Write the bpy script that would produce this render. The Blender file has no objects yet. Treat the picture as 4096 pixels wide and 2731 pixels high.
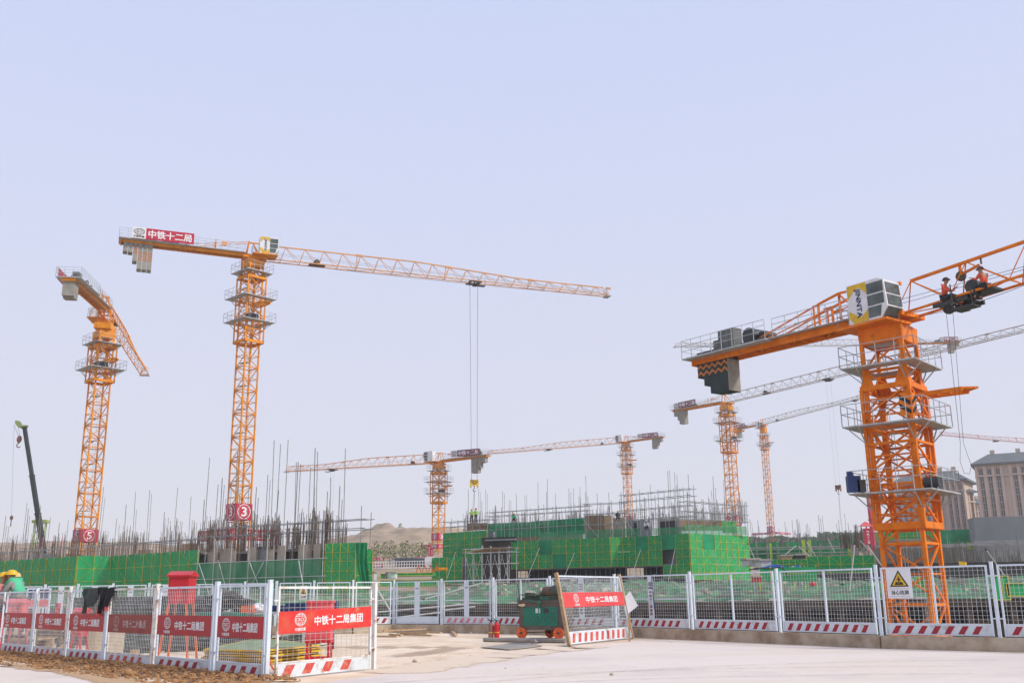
import bpy, math, random
import numpy as np
from mathutils import Vector, Matrix, noise
random.seed(7)
R = math.radians
SC = bpy.context.scene
COL = SC.collection

# ------------------------------------------------------------------ camera
F, PITCH, ROLL, EYE = 3950.0, 0.2497, 0.0125, 1.55
PW, PH = 4096.0, 2731.0
cam_d = bpy.data.cameras.new("camera")
cam = bpy.data.objects.new("camera", cam_d); COL.objects.link(cam)
cam_d.sensor_width = 36.0; cam_d.lens = 36.0 * F / PW
cam_d.clip_start = 0.1; cam_d.clip_end = 6000
FW = Vector((0, math.cos(PITCH), math.sin(PITCH)))
UP0 = Vector((0, -math.sin(PITCH), math.cos(PITCH))); RT0 = Vector((1, 0, 0))
UP = UP0 * math.cos(ROLL) + RT0 * math.sin(ROLL); RT = RT0 * math.cos(ROLL) - UP0 * math.sin(ROLL)
cam.matrix_world = Matrix(((RT.x, UP.x, -FW.x, 0), (RT.y, UP.y, -FW.y, 0), (RT.z, UP.z, -FW.z, EYE), (0, 0, 0, 1)))
SC.camera = cam

# ------------------------------------------------------------------ light
SUN_EL, SUN_AZ = R(38), R(112)      # azimuth clockwise from +Y: from the right, slightly behind the camera
w = bpy.data.worlds.new("World"); SC.world = w; w.use_nodes = True
nt = w.node_tree; nt.nodes.clear()
out = nt.nodes.new("ShaderNodeOutputWorld"); bg = nt.nodes.new("ShaderNodeBackground")
sky = nt.nodes.new("ShaderNodeTexSky"); sky.sky_type = 'NISHITA'; sky.sun_disc = False
sky.sun_elevation = SUN_EL; sky.sun_rotation = SUN_AZ; sky.dust_density = 3.0; sky.ozone_density = 2.0; sky.air_density = 1.0
mixn = nt.nodes.new("ShaderNodeMix"); mixn.data_type = 'RGBA'; mixn.inputs[0].default_value = 0.86
rgb = nt.nodes.new("ShaderNodeValToRGB")            # high thin overcast: paler and warmer towards the horizon
tc = nt.nodes.new("ShaderNodeTexCoord"); sx = nt.nodes.new("ShaderNodeSeparateXYZ")
nt.links.new(tc.outputs["Generated"], sx.inputs[0]); nt.links.new(sx.outputs[2], rgb.inputs[0])
els = rgb.color_ramp.elements
els[0].position = 0.0; els[0].color = (8.3, 8.2, 8.7, 1)
els[1].position = 0.75; els[1].color = (5.9, 6.8, 10.0, 1)
e2 = els.new(0.13); e2.color = (7.9, 8.0, 9.2, 1)
e3 = els.new(0.42); e3.color = (7.0, 7.6, 10.0, 1)
nt.links.new(sky.outputs[0], mixn.inputs[6]); nt.links.new(rgb.outputs[0], mixn.inputs[7])
nt.links.new(mixn.outputs[2], bg.inputs[0]); bg.inputs[1].default_value = 0.1
nt.links.new(bg.outputs[0], out.inputs[0])
sun_d = bpy.data.lights.new("sun", 'SUN'); sun = bpy.data.objects.new("sun", sun_d); COL.objects.link(sun)
sun_d.energy = 3.0; sun_d.angle = R(5); sun_d.color = (1.0, 0.93, 0.83)
sd = Vector((math.sin(SUN_AZ) * math.cos(SUN_EL), math.cos(SUN_AZ) * math.cos(SUN_EL), math.sin(SUN_EL)))
sun.rotation_euler = sd.to_track_quat('Z', 'Y').to_euler()
SC.view_settings.view_transform = 'Standard'; SC.view_settings.look = 'None'
SC.view_settings.exposure = 0.06; SC.view_settings.gamma = 1.0

# ------------------------------------------------------------------ placing helpers (metres from a picture position)
def ray(x, y):
    return FW + RT * ((x - PW / 2) / F) + UP * ((PH / 2 - y) / F)
def atz(x, y, z):
    d = ray(x, y); t = (z - EYE) / d.z
    return Vector((d.x * t, d.y * t, z))
def atD(x, y, D):
    d = ray(x, y); t = D / d.y
    return Vector((d.x * t, D, EYE + d.z * t))
def zof(x, y, D):
    return atD(x, y, D).z
def onplane(x, y, P, th):
    n = Vector((-math.sin(th), math.cos(th), 0)); d = ray(x, y); E0 = Vector((0, 0, EYE))
    return E0 + d * ((P - E0).dot(n) / d.dot(n))

# ------------------------------------------------------------------ materials
def lin(c):
    return tuple(((v / 255) / 12.92 if v / 255 <= 0.04045 else ((v / 255 + 0.055) / 1.055) ** 2.4) for v in c)
MATS = {}
def mat(name, c1, c2=None, rough=0.6, scale=3.0, metal=0.0, bump=0.0, detail=6, stretch=None, lo=0.35, hi=0.65, spec=0.4, trans=0.0, c3=None, dirt=None):
    if name in MATS: return MATS[name]
    m = bpy.data.materials.new(name); m.use_nodes = True; t = m.node_tree; N = t.nodes; L = t.links
    b = N["Principled BSDF"]; b.inputs["Roughness"].default_value = rough; b.inputs["Metallic"].default_value = metal
    b.inputs["Specular IOR Level"].default_value = spec
    c2 = c2 or tuple(v * 0.7 for v in c1)
    g = N.new("ShaderNodeNewGeometry"); mp = N.new("ShaderNodeMapping"); L.new(g.outputs["Position"], mp.inputs[0])
    if stretch: mp.inputs["Scale"].default_value = stretch
    nz = N.new("ShaderNodeTexNoise"); nz.inputs["Scale"].default_value = scale; nz.inputs["Detail"].default_value = detail
    nz.inputs["Roughness"].default_value = 0.62
    L.new(mp.outputs[0], nz.inputs["Vector"])
    cr = N.new("ShaderNodeValToRGB"); L.new(nz.outputs["Fac"], cr.inputs[0])
    cr.color_ramp.elements[0].position = lo; cr.color_ramp.elements[0].color = (*c2, 1)
    cr.color_ramp.elements[1].position = hi; cr.color_ramp.elements[1].color = (*c1, 1)
    if c3:
        e = cr.color_ramp.elements.new(hi + (1 - hi) * 0.35); e.color = (*c3, 1)
    last = cr.outputs[0]
    for dcol, dsc, dlo, dhi, damt in (dirt or []):      # wear and stains with a shape of their own
        n2 = N.new("ShaderNodeTexNoise"); n2.inputs["Scale"].default_value = dsc; n2.inputs["Detail"].default_value = 8; n2.inputs["Roughness"].default_value = .7
        mp2 = N.new("ShaderNodeMapping"); mp2.inputs["Location"].default_value = (dsc * 3.1, 7.7, 1.3); L.new(g.outputs["Position"], mp2.inputs[0]); L.new(mp2.outputs[0], n2.inputs["Vector"])
        mr = N.new("ShaderNodeMapRange"); mr.inputs[1].default_value = dlo; mr.inputs[2].default_value = dhi; mr.inputs[3].default_value = 0; mr.inputs[4].default_value = damt; L.new(n2.outputs["Fac"], mr.inputs[0])
        mx2 = N.new("ShaderNodeMix"); mx2.data_type = 'RGBA'; L.new(mr.outputs[0], mx2.inputs[0]); L.new(last, mx2.inputs[6]); mx2.inputs[7].default_value = (*dcol, 1); last = mx2.outputs[2]
    L.new(last, b.inputs["Base Color"])
    if bump:
        bp = N.new("ShaderNodeBump"); bp.inputs["Strength"].default_value = bump; bp.inputs["Distance"].default_value = 0.03
        L.new(nz.outputs["Fac"], bp.inputs["Height"]); L.new(bp.outputs[0], b.inputs["Normal"])
    if trans:      # woven sheet one can see through
        tr = N.new("ShaderNodeBsdfTransparent"); mx = N.new("ShaderNodeMixShader"); mx.inputs[0].default_value = 1 - trans
        L.new(tr.outputs[0], mx.inputs[1]); L.new(b.outputs[0], mx.inputs[2]); L.new(mx.outputs[0], N["Material Output"].inputs[0])
    MATS[name] = m
    return m
ORANGE = mat("orange_paint", (0.84, 0.31, 0.012), (0.60, 0.20, 0.010), 0.5, 1.3, lo=.3, hi=.6, spec=.2, dirt=[((.22, .09, .04), 2.6, .58, .66, .6), ((.10, .07, .05), .7, .60, .75, .4)])
ORANGE2 = mat("deep_orange_paint", (0.84, 0.22, 0.004), (0.68, 0.15, 0.004), 0.5, 1.6, lo=.3, hi=.55, spec=.2, dirt=[((.20, .075, .03), 3.2, .59, .66, .7), ((.45, .10, .01), 1.1, .5, .7, .6)])
GALV = mat("galvanised_steel", (0.52, 0.55, 0.56), (0.36, 0.38, 0.39), 0.5, 2.0, metal=0.25)
WHITEP = mat("white_fence_paint", (0.66, 0.73, 0.80), (0.50, 0.56, 0.62), 0.5, 2.5, lo=.25, hi=.5, dirt=[((.26, .16, .10), 5, .64, .70, .8)])
WHITEQ = mat("dirty_white_paint", (0.74, 0.73, 0.70), (0.50, 0.42, 0.32), 0.6, 2.2, lo=.36, hi=.48, dirt=[((.32, .16, .08), 5, .55, .62, .8)])
WIRE = mat("white_wire", (0.64, 0.68, 0.70), (0.42, 0.44, 0.44), 0.5, 3)
WIREY = mat("dusty_wire", (0.55, 0.54, 0.50), (0.40, 0.38, 0.34), 0.6, 3)
PLATE = mat("kick_plate_paint", (0.62, 0.67, 0.70), (0.42, 0.41, 0.38), 0.55, 2.4, lo=.3, hi=.46, dirt=[((.30, .20, .13), 4, .56, .68, .7)])
REDS = mat("stripe_red", (0.42, 0.012, 0.03), (0.28, 0.02, 0.03), 0.5, 6)
REDF = mat("worn_pink_red", (0.62, 0.10, 0.20), (0.62, 0.45, 0.52), 0.55, 26, lo=.42, hi=.52)
REDL = mat("faded_stripe_red", (0.55, 0.06, 0.05), (0.55, 0.28, 0.18), 0.6, 8, lo=.3, hi=.5)
SIGNR = mat("dark_red_sign", (0.46, 0.018, 0.024), (0.36, 0.02, 0.026), 0.5, 3, stretch=(1, 1, .3), dirt=[((.28, .12, .09), 6, .6, .72, .5)])
SIGNB = mat("bright_red_sign", (0.68, 0.035, 0.03), (0.60, 0.10, 0.05), 0.4, 2.4, lo=.3, hi=.5, dirt=[((.60, .30, .16), 5, .6, .68, .7)])
SIGNF = mat("faded_rust_sign", (0.31, 0.07, 0.045), (0.26, 0.035, 0.03), 0.6, 3)
SIGNP = mat("pinkish_red_sign", (0.72, 0.07, 0.065), (0.62, 0.05, 0.05), 0.3, 2)
CRIM = mat("crimson_panel", (0.52, 0.012, 0.05), (0.42, 0.015, 0.05), 0.5, 2)
MAROON = mat("maroon_panel", (0.20, 0.015, 0.04), (0.15, 0.015, 0.03), 0.5, 2)
LETTER = mat("white_lettering", (0.80, 0.80, 0.80), (0.70, 0.70, 0.70), 0.5, 5)
LETTERF = mat("worn_lettering", (0.55, 0.45, 0.42), (0.34, 0.12, 0.09), 0.6, 14, lo=.4, hi=.55)
LETTERR = mat("dark_red_lettering", (0.16, 0.02, 0.02), (0.10, 0.02, 0.02), 0.5, 5)
BLACK = mat("black_paint", (0.02, 0.02, 0.022), (0.012, 0.012, 0.012), 0.5, 4)
YEL = mat("yellow_paint", (0.75, 0.48, 0.02), (0.6, 0.36, 0.02), 0.5, 3)
WHITE = mat("white_panel", (0.78, 0.78, 0.79), (0.66, 0.66, 0.66), 0.45, 2)
GLASS = mat("cab_glass", (0.13, 0.16, 0.15), (0.05, 0.065, 0.06), 0.15, 1.1, spec=.45)
CONC = mat("concrete", (0.46, 0.42, 0.36), (0.34, 0.30, 0.25), 0.85, 1.4, bump=.25)
CONCG = mat("grey_concrete", (0.30, 0.31, 0.31), (0.23, 0.24, 0.24), 0.85, .8, bump=.2)
CURB = mat("kerb_concrete", (0.45, 0.36, 0.26), (0.29, 0.21, 0.14), 0.9, 1.6, bump=.5, lo=.36, hi=.55, c3=(.52, .45, .36))
CWT = mat("counterweight_concrete", (0.34, 0.32, 0.28), (0.25, 0.235, 0.205), 0.85, 1.5)
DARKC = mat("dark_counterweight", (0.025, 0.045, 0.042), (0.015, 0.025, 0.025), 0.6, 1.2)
CHEV = mat("chevron_orange", (0.55, 0.19, 0.04), (0.4, 0.13, 0.04), 0.6, 3)
DARKM = mat("dark_machinery", (0.05, 0.055, 0.055), (0.03, 0.032, 0.032), 0.5, 3)
REBAR = mat("rusty_rebar", (0.17, 0.12, 0.09), (0.10, 0.075, 0.06), 0.8, 4)
REBARG = mat("grey_rebar", (0.20, 0.19, 0.17), (0.12, 0.11, 0.10), 0.7, 4)
PIPE = mat("scaffold_pipe_steel", (0.34, 0.34, 0.33), (0.22, 0.21, 0.20), 0.6, 3)
PIPEL = mat("pale_pipe", (0.62, 0.62, 0.60), (0.48, 0.47, 0.45), 0.6, 3)
GREEN = mat("green_screen", (0.004, 0.36, 0.10), (0.004, 0.25, 0.07), 0.55, .55, lo=.3, hi=.7, dirt=[((.10, .30, .14), 1.4, .55, .75, .45)])
GREEN2 = mat("bright_and_sunlit_green", (0.008, 0.40, 0.115), (0.006, 0.33, 0.09), 0.5, .6, lo=.3, hi=.7, dirt=[((.16, .44, .22), 1.1, .5, .75, .5)])  # lighter copy of the green; on sun-facing walls it paints in the light
NETG = mat("green_net", (0.02, 0.40, 0.17), (0.015, 0.22, 0.09), 0.8, .7, trans=.28)
NETL = mat("light_green_net", (0.10, 0.42, 0.20), (0.05, 0.30, 0.13), 0.8, .9, trans=.55)
NETD = mat("drape_green", (0.004, 0.24, 0.08), (0.003, 0.17, 0.055), 0.8, 2.0)
YFR = mat("yellow_frame", (0.72, 0.58, 0.05), (0.46, 0.42, 0.06), 0.6, 2)
WOOD = mat("form_wood", (0.34, 0.23, 0.13), (0.20, 0.13, 0.08), 0.85, 2.2, stretch=(3, 3, .4))
PLANK = mat("plank_wood", (0.52, 0.36, 0.20), (0.34, 0.22, 0.12), 0.85, 6, stretch=(.5, 3, 1), bump=.3)
PLY = mat("formwork_board", (0.50, 0.43, 0.33), (0.38, 0.32, 0.24), 0.8, 1.2)
DEEP = mat("dark_interior", (0.06, 0.055, 0.05), (0.03, 0.028, 0.026), 0.9, .8)  # near-black tone that puts interior and recess shade into the colour
SOILM = mat("soil", (0.46, 0.26, 0.12), (0.24, 0.125, 0.055), 0.95, 2.4, bump=.9, lo=.3, hi=.7)
RED = mat("red_box_paint", (0.60, 0.012, 0.022), (0.48, 0.012, 0.02), 0.4, 2)
PINK = mat("pink_red_paint", (0.78, 0.12, 0.14), (0.66, 0.08, 0.09), 0.4, 2)
ORLEG = mat("orange_leg_paint", (0.80, 0.15, 0.03), (0.62, 0.10, 0.02), 0.45, 3)
BLUE = mat("blue_paint", (0.015, 0.04, 0.16), (0.01, 0.025, 0.10), 0.5, 2)
CREAM = mat("cream_sheet", (0.74, 0.60, 0.38), (0.62, 0.48, 0.29), 0.6, 1.2)
SKIN = mat("skin", (0.42, 0.22, 0.13), (0.36, 0.18, 0.10), 0.6, 8)
HAIR = mat("black_hair", (0.012, 0.01, 0.01), (0.008, 0.007, 0.007), 0.7, 20)

# ------------------------------------------------------------------ object helpers
def tag(o, label=None, cat=None, group=None, kind=None):
    if label: o["label"] = label
    if cat: o["category"] = cat
    if group: o["group"] = group
    if kind: o["kind"] = kind
    return o
def thing(name, label, cat, loc, group=None):
    o = bpy.data.objects.new(name, None); COL.objects.link(o); o.location = loc; o.empty_display_size = .3
    return tag(o, label, cat, group)
def wloc(p):
    v = Vector((0, 0, 0))
    while p is not None:
        v += p.location; p = p.parent
    return v
class MB:
    def __init__(s): s.v = []; s.f = []; s.smooth = False
    def add(s, vs, fs):
        n = len(s.v); s.v.extend(tuple(a) for a in vs); s.f.extend(tuple(i + n for i in f) for f in fs); return s
    def obox(s, o, U, V, W):
        o, U, V, W = map(Vector, (o, U, V, W))
        if U.cross(V).dot(W) < 0: o, W = o + W, -W
        p = [o, o + U, o + U + V, o + V]; p += [q + W for q in p]
        return s.add(p, [(3, 2, 1, 0), (4, 5, 6, 7), (0, 1, 5, 4), (1, 2, 6, 5), (2, 3, 7, 6), (3, 0, 4, 7)])
    def box(s, x0, x1, y0, y1, z0, z1):
        return s.obox((x0, y0, z0), (x1 - x0, 0, 0), (0, y1 - y0, 0), (0, 0, z1 - z0))
    def bar(s, a, b, w, h=None, up=(0, 0, 1)):
        a, b = Vector(a), Vector(b); d = b - a
        if d.length < 1e-6: return s
        up = Vector(up)
        if abs(d.normalized().dot(up)) > .97: up = Vector((1, 0, 0))
        sd_ = d.cross(up).normalized() * w; u2 = sd_.cross(d).normalized() * (h or w)
        return s.obox(a - sd_ / 2 - u2 / 2, sd_, d, u2)
    def tube(s, a, b, r, n=6, r2=None):
        a, b = Vector(a), Vector(b); d = b - a
        if d.length < 1e-6: return s
        q = d.to_track_quat('Z', 'Y'); r2 = r if r2 is None else r2
        ring = [q @ Vector((math.cos(2 * math.pi * i / n), math.sin(2 * math.pi * i / n), 0)) for i in range(n)]
        vs = [a + c * r for c in ring] + [b + c * r2 for c in ring]
        fs = [(i, (i + 1) % n, n + (i + 1) % n, n + i) for i in range(n)] + [tuple(range(n - 1, -1, -1)), tuple(range(n, 2 * n))]
        return s.add(vs, fs)
    def path(s, pts, r, n=6):
        for a, b in zip(pts, pts[1:]): s.tube(a, b, r, n)
        return s
    def prism(s, pts, W):
        n = len(pts); pts = [Vector(p) for p in pts]; W = Vector(W)
        vs = pts + [p + W for p in pts]
        fs = [tuple(range(n - 1, -1, -1)), tuple(range(n, 2 * n))] + [(i, (i + 1) % n, n + (i + 1) % n, n + i) for i in range(n)]
        return s.add(vs, fs)
    def ball(s, c, rx, ry=None, rz=None, nu=10, nv=7, jit=0):
        ry = ry or rx; rz = rz or rx; c = Vector(c); vs = [c + Vector((0, 0, rz))]; fs = []
        for j in range(1, nv):
            for i in range(nu):
                a = 2 * math.pi * i / nu; b = math.pi * j / nv; k = 1 + (random.uniform(-jit, jit) if jit else 0)
                vs.append(c + Vector((rx * math.sin(b) * math.cos(a), ry * math.sin(b) * math.sin(a), rz * math.cos(b))) * k if False else c + Vector((rx * math.sin(b) * math.cos(a) * k, ry * math.sin(b) * math.sin(a) * k, rz * math.cos(b) * k)))
        vs.append(c - Vector((0, 0, rz))); last = len(vs) - 1
        for i in range(nu):
            fs.append((0, 1 + i, 1 + (i + 1) % nu)); fs.append((last, 1 + (nv - 2) * nu + (i + 1) % nu, 1 + (nv - 2) * nu + i))
            for j in range(nv - 2):
                a = 1 + j * nu + i; b = 1 + j * nu + (i + 1) % nu
                fs.append((a, a + nu, b + nu, b))
        return s.add(vs, fs)
    def build(s, name, m, parent=None, smooth=False, kind=None):
        me = bpy.data.meshes.new(name); off = wloc(parent)
        me.from_pydata([(a[0] - off.x, a[1] - off.y, a[2] - off.z) for a in s.v], [], s.f)
        me.materials.append(m); me.validate(); me.update()
        if smooth: me.polygons.foreach_set("use_smooth", [True] * len(me.polygons))
        o = bpy.data.objects.new(name, me); COL.objects.link(o)
        if parent is not None: o.parent = parent
        if kind: o["kind"] = kind
        return o

# ---- writing
_TX = {}
def glyphs(body, bold=0.02):
    k = (body, bold)
    if k not in _TX:
        c = bpy.data.curves.new("t", 'FONT'); c.body = body; c.offset = bold; c.resolution_u = 3; c.size = 1; c.fill_mode = 'FRONT'
        o = bpy.data.objects.new("t", c); COL.objects.link(o); bpy.context.view_layer.update()
        me = bpy.data.meshes.new_from_object(o.evaluated_get(bpy.context.evaluated_depsgraph_get()))
        V = [(v.co.x, v.co.y) for v in me.vertices]; Fc = [tuple(p.vertices) for p in me.polygons]
        bpy.data.objects.remove(o); bpy.data.curves.remove(c); bpy.data.meshes.remove(me)
        xs = [a[0] for a in V]; ys = [a[1] for a in V]; x0, x1, y0, y1 = min(xs), max(xs), min(ys), max(ys)
        _TX[k] = ([((a - x0) / (x1 - x0), (b - y0) / (y1 - y0)) for a, b in V], Fc)
    return _TX[k]
def write(mb, body, o, U, V, bold=0.02):
    """letters filling the parallelogram o, o+U, o+V (vectors carry the size)"""
    g, fc = glyphs(body, 0.0); o, U, V = Vector(o), Vector(U), Vector(V); n = U.cross(V).normalized() * .0007
    k = bold * .95 * V.length; du, dv = U.normalized() * k, V.normalized() * k
    for i, (a_, b_) in enumerate(((0, 0), (1, 1), (-1, -1), (1, -1), (-1, 1))):       # five strikes make the strokes heavier
        mb.add([o + U * a + V * b + du * a_ + dv * b_ + n * i for a, b in g], fc)
    return mb
def emblem(mb, c, U, V, wd=.07):
    """company globe: oval, latitude and meridian arcs, four letters across; U, V half axes"""
    c, U, V = Vector(c), Vector(U), Vector(V)
    def rib(f, n, w0=wd, closed=False):
        pts = [f(i / n) for i in range(n + (0 if closed else 1))]; m = len(pts); vs = []
        for i, (x, y) in enumerate(pts):
            a = pts[(i - 1) % m] if closed or i else pts[0]; b = pts[(i + 1) % m] if closed or i < m - 1 else pts[-1]
            dx, dy = b[0] - a[0], b[1] - a[1]; l = math.hypot(dx, dy) or 1
            vs += [c + U * (x - dy / l * w0 / 2) + V * (y + dx / l * w0 / 2), c + U * (x + dy / l * w0 / 2) + V * (y - dx / l * w0 / 2)]
        fs = [(2 * i, 2 * i + 1, 2 * ((i + 1) % m) + 1, 2 * ((i + 1) % m)) for i in range(m if closed else m - 1)]
        mb.add(vs, fs)
    T = 2 * math.pi
    rib(lambda t: (math.cos(t * T), math.sin(t * T)), 28, wd * 1.3, True)
    for sgn in (1, -1):
        for k in (.45, .95):
            rib(lambda t: (math.sin(.42 + 0 * t) * 0 + (1 if k > 0 else 1) * math.cos(0) * (k * math.cos(R(28 + 62 * t))) * sgn, math.sin(R(28 + 62 * t))), 8)
            rib(lambda t: (k * math.cos(R(28 + 62 * t)) * sgn, -math.sin(R(28 + 62 * t))), 8)
        for y in (.48, .76):
            x = math.sqrt(1 - y * y); rib(lambda t: (-x + 2 * x * t, sgn * (y + .06 * math.sin(math.pi * t))), 8)
    write(mb, "CRCC", c - U * .86 - V * .27, U * 1.72, V * .54, .03)

# ------------------------------------------------------------------ terrain
def lerp_tab(t, tab):
    if t <= tab[0][0]: return tab[0][1]
    for (a, va), (b, vb) in zip(tab, tab[1:]):
        if t <= b: return va + (vb - va) * (t - a) / (b - a)
    return tab[-1][1]
def T(x, y):
    yr = y - (70.5 - (x + 9.5) * .1826)          # distance behind the podium front
    z = lerp_tab(yr, [(-5, -5), (14, -5), (15.5, .5), (22, .8), (42, 1.2)])
    if yr > 42: z = lerp_tab(y, [(106, 1.2), (112, 1.6), (135, 3.5), (147.5, 4.1), (151, 5.4), (168, 6.0), (240, 10.2), (420, 12.0), (900, 14)])
    zl = lerp_tab(y, [(0, -5), (74, -5), (76, -.3), (112, .2), (135, 4.0), (200, 9.5), (420, 12), (900, 14)])
    k = min(1, max(0, (-11 - x) / 5)); z = z * (1 - k) + zl * k
    if y > 66: z += noise.noise(Vector((x * .05, y * .05, 1))) * .35
    return z
EARTH = mat("far_earth", (0.40, 0.31, 0.21), (0.27, 0.20, 0.13), 0.95, .35, bump=.5)
xs = [-380, -330, -280, -200, -150] + [-120 + 4 * i for i in range(70)] + [170, 200, 260, 320, 380]
ys = [-60, 0, 20, 40, 55, 61, 61.5, 62.0, 62.5, 63, 64] + [67 + 3 * i for i in range(30)] + [160 + 10 * i for i in range(20)] + [380, 430, 480, 520]
gb = MB(); gb.add([(x, y, T(x, y)) for y in ys for x in xs], [(j * len(xs) + i, j * len(xs) + i + 1, (j + 1) * len(xs) + i + 1, (j + 1) * len(xs) + i) for j in range(len(ys) - 1) for i in range(len(xs) - 1)])
tag(gb.build("ground", EARTH, smooth=True), "bare tan earth of the far site and the pit floor", kind="structure")

# far fence posts (foot on the kerb) and near fence posts (foot on the yard)
KZ = 0.33
far_px = [(4470, 2562), (4001, 2549), (3527, 2541), (3123, 2527), (2771, 2516), (2465, 2507), (2203, 2502.5), (1974, 2498.5), (1765, 2496.5), (1573, 2496)]
FP = [atz(x, y, KZ) for x, y in far_px]
FP[0] = FP[1] + (FP[1] - FP[2]).normalized() * 3.1
for x in (1408, 1250, 1100, 973, 855, 720, 585, 440, 300, 165, 30):
    q = ray(x, 2500); D = 43 + (1573 - x) * .0012; FP.append(Vector((q.x * D / q.y, D, KZ)))
NP7 = atz(1064, 2723, 0); NP2 = atz(120, 2625, 0); NP8 = atz(1497, 2676, 0)
def nearline(px):
    d = ray(px, 2660); n = Vector((-(NP2 - NP7).y, (NP2 - NP7).x, 0)); t = NP7.dot(n) / Vector((d.x, d.y, 0)).dot(n)
    return Vector((d.x * t, d.y * t, 0))
NP = [NP7, nearline(852), nearline(610), nearline(413), nearline(256), nearline(120), nearline(-5), nearline(-140)]

# yard slab: its far edge drops into the pit
edge = [p + Vector((.28, .34, 0)) for p in FP[:10]]
yard_poly = [Vector((-70, 74, 0)), Vector((-22, 74, 0)), Vector((-21, 44.2, 0))] + [Vector((p.x, p.y + .3, 0)) for p in FP[16:9:-1]] + [Vector((p.x, p.y, 0)) for p in edge[::-1]] + [Vector((26, 6, 0)), Vector((26, -20, 0)), Vector((-70, -20, 0))]
YARD = mat("yard_dust", (0.80, 0.66, 0.50), (0.66, 0.50, 0.34), 0.95, .45, bump=.3, lo=.36, hi=.58, c3=(.86, .77, .66), dirt=[((.42, .30, .20), 3.5, .58, .70, .55), ((.62, .46, .30), .8, .52, .66, .6)])
ROADM = mat("pale_concrete_road", (0.72, 0.63, 0.555), (0.67, 0.56, 0.46), 0.85, .28, bump=.06, lo=.3, hi=.6, stretch=(.35, 1.2, 1), dirt=[((.58, .46, .35), 1.3, .55, .72, .45), ((.36, .29, .23), 7, .66, .72, .5), ((.56, .50, .46), .25, .5, .62, .5)])
yb = MB(); yb.prism([p + Vector((0, 0, -5.3)) for p in yard_poly], (0, 0, 5.3))
tag(yb.build("yard_ground", YARD), "pale dusty ground of the fenced yard", kind="structure")
road_px = [(-400, 2655), (0, 2652), (90, 2655), (180, 2664), (300, 2676), (430, 2701), (540, 2729), (760, 2765), (1060, 2790), (1200, 2752), (1330, 2722), (1500, 2698), (1640, 2676), (1800, 2650), (1990, 2622), (2160, 2602), (2290, 2590), (2400, 2574), (2545, 2560), (2700, 2560), (3123, 2578), (3527, 2592), (4001, 2609), (4300, 2618)]
rp = []
for (a, b) in zip(road_px, road_px[1:]):
    for k in range(6):
        t = k / 6; x = a[0] + (b[0] - a[0]) * t; y = a[1] + (b[1] - a[1]) * t + (noise.noise(Vector((x * .02, 3, 0))) * 6 if x < 2540 else 0)
        rp.append(atz(x, y, .004))
rp += [Vector((16, 10, .004)), Vector((16, -15, .004)), Vector((-30, -15, .004)), Vector((-34, 20, .004))]
rb = MB(); rb.add(rp[::-1], [tuple(range(len(rp)))])
tag(rb.build("road", ROADM), "smooth pale concrete site road", kind="structure")
# kerb under the far fence
kb = MB()
for a, b in zip(FP, FP[1:]):
    d = (b - a).normalized(); n = Vector((-d.y, d.x, 0)) * -.0
    s = Vector((d.y, -d.x, 0)); s = s if s.y < 0 else -s
    kb.obox(a - d * .02 + s * .14 - Vector((0, 0, .33)), (b - a), -s * .28, (0, 0, KZ + .002 * (FP.index(a) % 2)))
tag(kb.build("fence_kerb", CURB), "low rough concrete kerb carrying the far row of white fence panels", "kerb")

hz = MB(); hz.box(-400, 400, -70, 530, -8, 125)
hm = bpy.data.materials.new("haze_air"); hm.use_nodes = True; ht = hm.node_tree; ht.nodes.clear()
ho = ht.nodes.new("ShaderNodeOutputMaterial"); hv = ht.nodes.new("ShaderNodeVolumePrincipled"); hv.inputs["Density"].default_value = 0.00042; hv.inputs["Color"].default_value = (1.0, .99, 1.0, 1); hv.inputs["Anisotropy"].default_value = 0.0
ht.links.new(hv.outputs[0], ho.inputs["Volume"])
hzo = tag(hz.build("haze", hm), "thin pale haze in the air over the site", "haze", kind="stuff")
# ------------------------------------------------------------------ cranes
def lattice(mb, c, s, th, z0, z1, leg, br, bay, xb=False, off=0):
    cs = []
    for a in (45, 135, 225, 315):
        an = R(a) + th; cs.append(Vector((c.x + math.cos(an) * s * .7071, c.y + math.sin(an) * s * .7071, 0)))
    Z = lambda p, z: Vector((p.x, p.y, z))
    ux = Vector((math.cos(th), math.sin(th), 0))
    for p in cs: mb.bar(Z(p, z0), Z(p, z1), leg, leg, ux)
    n = max(1, round((z1 - z0) / bay)); h = (z1 - z0) / n
    for i in range(n + 1):
        z = z0 + i * h
        for k in range(4): mb.bar(Z(cs[k], z), Z(cs[(k + 1) % 4], z), br * (1.5 if (i + off) % 2 == 0 else .9), br * (1.5 if (i + off) % 2 == 0 else .9))
        if i < n:
            for k in range(4):
                a, b = cs[k], cs[(k + 1) % 4]
                if (i + k) % 2: a, b = b, a
                mb.bar(Z(a, z), Z(b, z + h), br)
                if xb: mb.bar(Z(b, z), Z(a, z + h), br)
    return cs
def rail_line(mb, a, b, h=1.1, step=.9, r=.02, n3=2):
    a, b = Vector(a), Vector(b); L = (b - a).length; n = max(1, round(L / step)); up = Vector((0, 0, h))
    for i in range(n + 1):
        p = a.lerp(b, i / n); mb.tube(p, p + up, r, 5)
    for k in range(n3): mb.tube(a + up * (1 - k / (n3 + .3)), b + up * (1 - k / (n3 + .3)), r, 5)
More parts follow.
